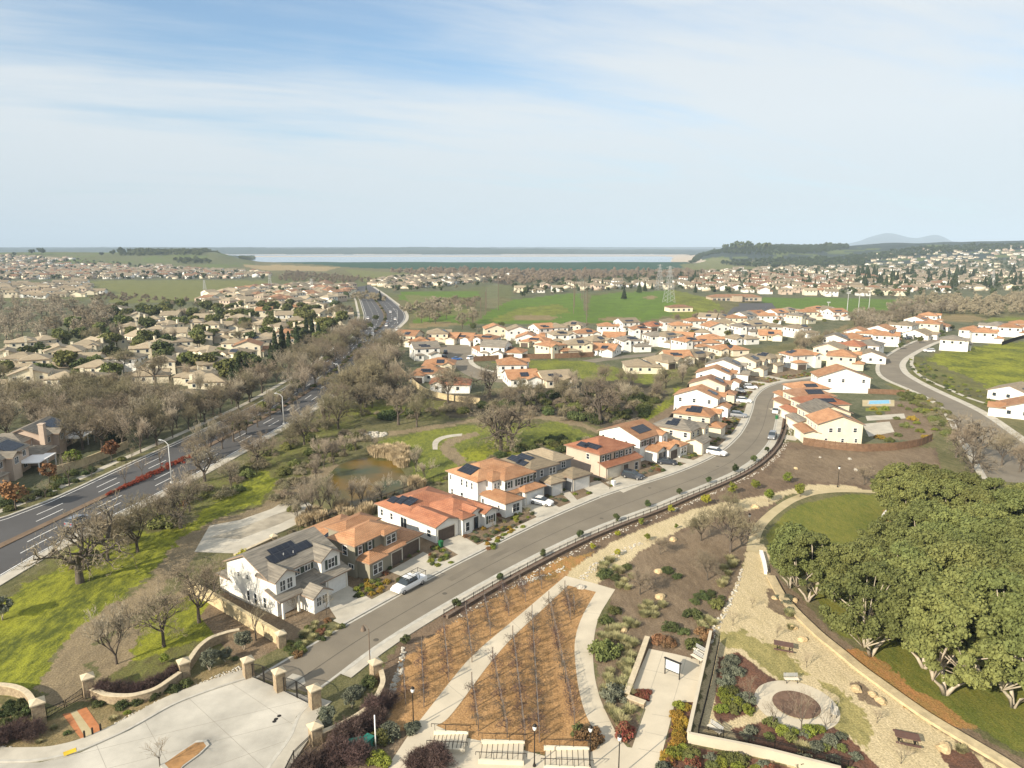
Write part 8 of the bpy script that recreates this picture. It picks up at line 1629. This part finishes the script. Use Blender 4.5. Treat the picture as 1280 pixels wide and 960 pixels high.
bed([(965, 740), (985, 748), (1000, 762), (985, 772), (966, 760)], 1.9, MK('tuft')+MK('agave' if False else 'sgrey'), .7, 1.0, 'in the upper island bed of the sandy court', 12); bed([(975, 786), (990, 784), (1003, 796), (998, 804), (980, 798)], 1.9, MK('tuft')+MK('smid'), .6, .9, 'in the small island bed by the picnic table', 10); bed([(1180, 940), (1200, 938), (1220, 950), (1200, 960)], 1.8, MK('tuft')+MK('smid'), .6, .9, 'in the last bed at the bottom right', 10)
tag(merge_instances('reeds', [(PP['reeds%d' % (i % 3)], (*at(x+rr2.uniform(-4, 4), y+rr2.uniform(-2, 2))[:2], 0), rr2.uniform(0, 6), (1, 1, rr2.uniform(.8, 1.15))) for i, (x, y) in enumerate([(x, y) for x in range(470, 508, 5) for y in (566, 570, 574) if not (x < 488 and y > 571)]+[(500, 580), (503, 576), (504, 584), (498, 572), (520, 605), (522, 611), (460, 640), (436, 645), (428, 640), (455, 645), (395, 646), (385, 652), (400, 650), (378, 655)])], 'stand of dry straw-coloured reeds at the pond edge', None, ['reed']), cat='reeds')
# far vegetation that reads as one mass
tiny = {}
for k, m_ in (('oakmass', 'leaf_dark'), ('baremass', 'twig'), ('palemass', 'twig_pale')):
    for i in range(2): rng = np.random.default_rng(900+i+len(tiny)); V, Fc = cloud(crownclumps(rng, 3.8, 1.5, 7.5, 9, 1.4, 2.2), 22 if k == 'oakmass' else 75, 1.4 if k == 'oakmass' else .55, rng, .5 if k == 'oakmass' else .1); tiny[k+str(i)] = npmesh(k+str(i), V, Fc, [m_])
def mass(name, polys, sp, key, s, label, mats, thin=1.0):
    it = []
    for poly in polys:
        for p in scatter(poly, sp, rw, .48):
            if rr2.random() < thin: q = s*rr2.uniform(.7, 1.25); it.append((tiny[key+str(rr2.randrange(2))], p, rr2.uniform(0, 6), (q, q, q*rr2.uniform(.8, 1.2))))
    tag(merge_instances(name, it, label, None, mats), cat='woodland')
mass('hill_woods', [[(862, 330), (880, 321), (915, 318), (960, 320), (1010, 318), (1060, 312), (1060, 306), (960, 307), (900, 311), (875, 318)], [(900, 330), (960, 325), (1080, 322), (1080, 333), (1000, 335), (940, 334)], [(1060, 322), (1180, 309), (1300, 304), (1300, 310), (1180, 317), (1060, 330)]], 17, 'oakmass', 1.25, 'dark oak woods covering the hills at the right horizon', ['leaf_dark'], .85)
mass('knoll_woods', [[(148, 319.5), (160, 315.5), (220, 314), (290, 318), (300, 321), (250, 320)], [(300, 322), (318, 322), (318, 325), (300, 325)], [(215, 326), (260, 326), (262, 330), (220, 330)]], 16, 'oakmass', 1.3, 'dark oaks crowning the left knoll', ['leaf_dark'], .9)
for x, y, h, l in ((18, 320, 6, 'low dark oak on the left skyline'), (40, 318, 8, 'left one of two round oaks on the left skyline'), (52, 318, 10, 'right one of two round oaks on the left skyline'), (127, 320, 6, 'lone oak at the saddle of the left skyline'), (141, 319, 8, 'dark crooked oak beside the knoll'), (152, 318, 10, 'oak at the left foot of the knoll woods')): tree('faroak%d' % (int(x) % 3), 'skyline_oak', at(x, y), hpx(x, y, h), None, l, 'oak tree', 'oaks on the left skyline')
for x, h in ((907, 11), (918, 15), (926, 13), (935, 14), (948, 12), (958, 13), (894, 9), (1032, 10), (1037, 9)): tree('faroak%d' % (int(x) % 3), 'skyline_tree', at(x, 313 if x < 1000 else 310), hpx(x, 318, h))
order_labels([o for o in bpy.data.objects if o.name.startswith('skyline_tree')], '{n} tall dark tree from the left on the wooded hill skyline', 'tree', 'skyline trees of the right hill')
mass('far_bare_woods', [[(480, 341), (560, 338), (700, 341), (880, 340), (880, 349), (760, 350), (640, 358), (600, 350), (520, 345)]], 15, 'baremass', 1.1, 'band of grey bare woods below the dam', ['twig'], .8)
mass('creek_woods', [[(1150, 386), (1200, 378), (1300, 368), (1400, 368), (1400, 396), (1280, 394), (1230, 398), (1180, 392)], [(440, 376), (452, 368), (470, 372), (500, 388), (560, 380), (560, 388), (510, 395), (480, 378)], [(1120, 378), (1200, 372), (1200, 377), (1120, 383)]], 8, 'baremass', .85, 'bare creek woods at the far right and by the junction', ['twig'], .8)
mass('town_trees', [[(640, 372), (640, 352), (850, 342), (1000, 336), (1400, 318), (1400, 366), (1100, 372), (900, 366), (820, 362)], [(-50, 350), (-50, 322), (60, 322), (200, 334), (340, 344), (330, 350)], [(470, 365), (470, 350), (640, 345), (650, 350), (540, 366)], [(240, 382), (300, 364), (440, 360), (440, 376), (330, 390)]], 20, 'oakmass', .75, 'dark garden trees scattered through the far town', ['leaf_dark'], .5)
mass('town_bare_trees', [[(640, 372), (640, 352), (850, 342), (1000, 336), (1400, 318), (1400, 366), (1100, 372), (900, 366), (820, 362)], [(-50, 350), (-50, 322), (60, 322), (200, 334), (340, 344), (330, 350)], [(470, 365), (470, 350), (640, 345), (650, 350), (540, 366)]], 24, 'baremass', .65, 'grey bare trees scattered through the far town', ['twig'], .5)
mass('field_hedges', [[(110, 371), (150, 371), (240, 377), (235, 381), (140, 378)], [(240, 391), (330, 392), (440, 386), (440, 392), (330, 400)], [(360, 340), (460, 348), (470, 353), (440, 356), (345, 352)], [(840, 402), (905, 392), (905, 400), (850, 410)]], 9, 'baremass', .6, 'scrubby hedges between the fields', ['twig'], .6)
print('objects', len(bpy.data.objects), 'bare', nb)

def drop_far_shrubs(limit=285):
    A = [o for L in SHL.values() for o in L if o.get('category') == 'shrub']; oth = sum(1 for o in bpy.data.objects if o.get('category') == 'shrub')-len(A)
    A.sort(key=lambda o: -o.scale.z*(1 if not o.name.startswith('grass') else .6)/math.hypot(o.location.x, o.location.y, 48)); cut = A[max(0, limit-oth):]
    if cut:
        me = []
        for o in cut:
            k = max(o.scale); m2 = o.data.copy(); m2.transform(__import__('mathutils').Matrix.Diagonal((k, k, o.scale.z, 1))); me.append((m2, tuple(o.location), o.rotation_euler.z))
        merge_any('front_yard_plants', me, 'low mixed planting filling the front yards along the street', 'planting'); dead = set(cut)
        for L in SHL.values(): L[:] = [o for o in L if o not in dead]
        for o in cut: bpy.data.objects.remove(o)
        for m2, _, _ in me: bpy.data.meshes.remove(m2)
drop_far_shrubs()
for (b, grp, where), L in SHL.items():
    if len(L) > 1: order_labels(L, '{n} '+(SHN[b] if b != 'tuft' else 'straw-coloured')+(' shrub' if b != 'tuft' else ' grass tuft')+' from the left '+where, 'shrub' if b != 'tuft' else 'grass tuft', L[0]['group'])
for k in ('central plot', 'street-side plot'): order_labels([o for o in bpy.data.objects if o.get('group') == 'grapevines of the '+k], '{n} bare tangled grapevine from the left on the trellises of the '+k, 'grapevine', 'grapevines of the '+k)
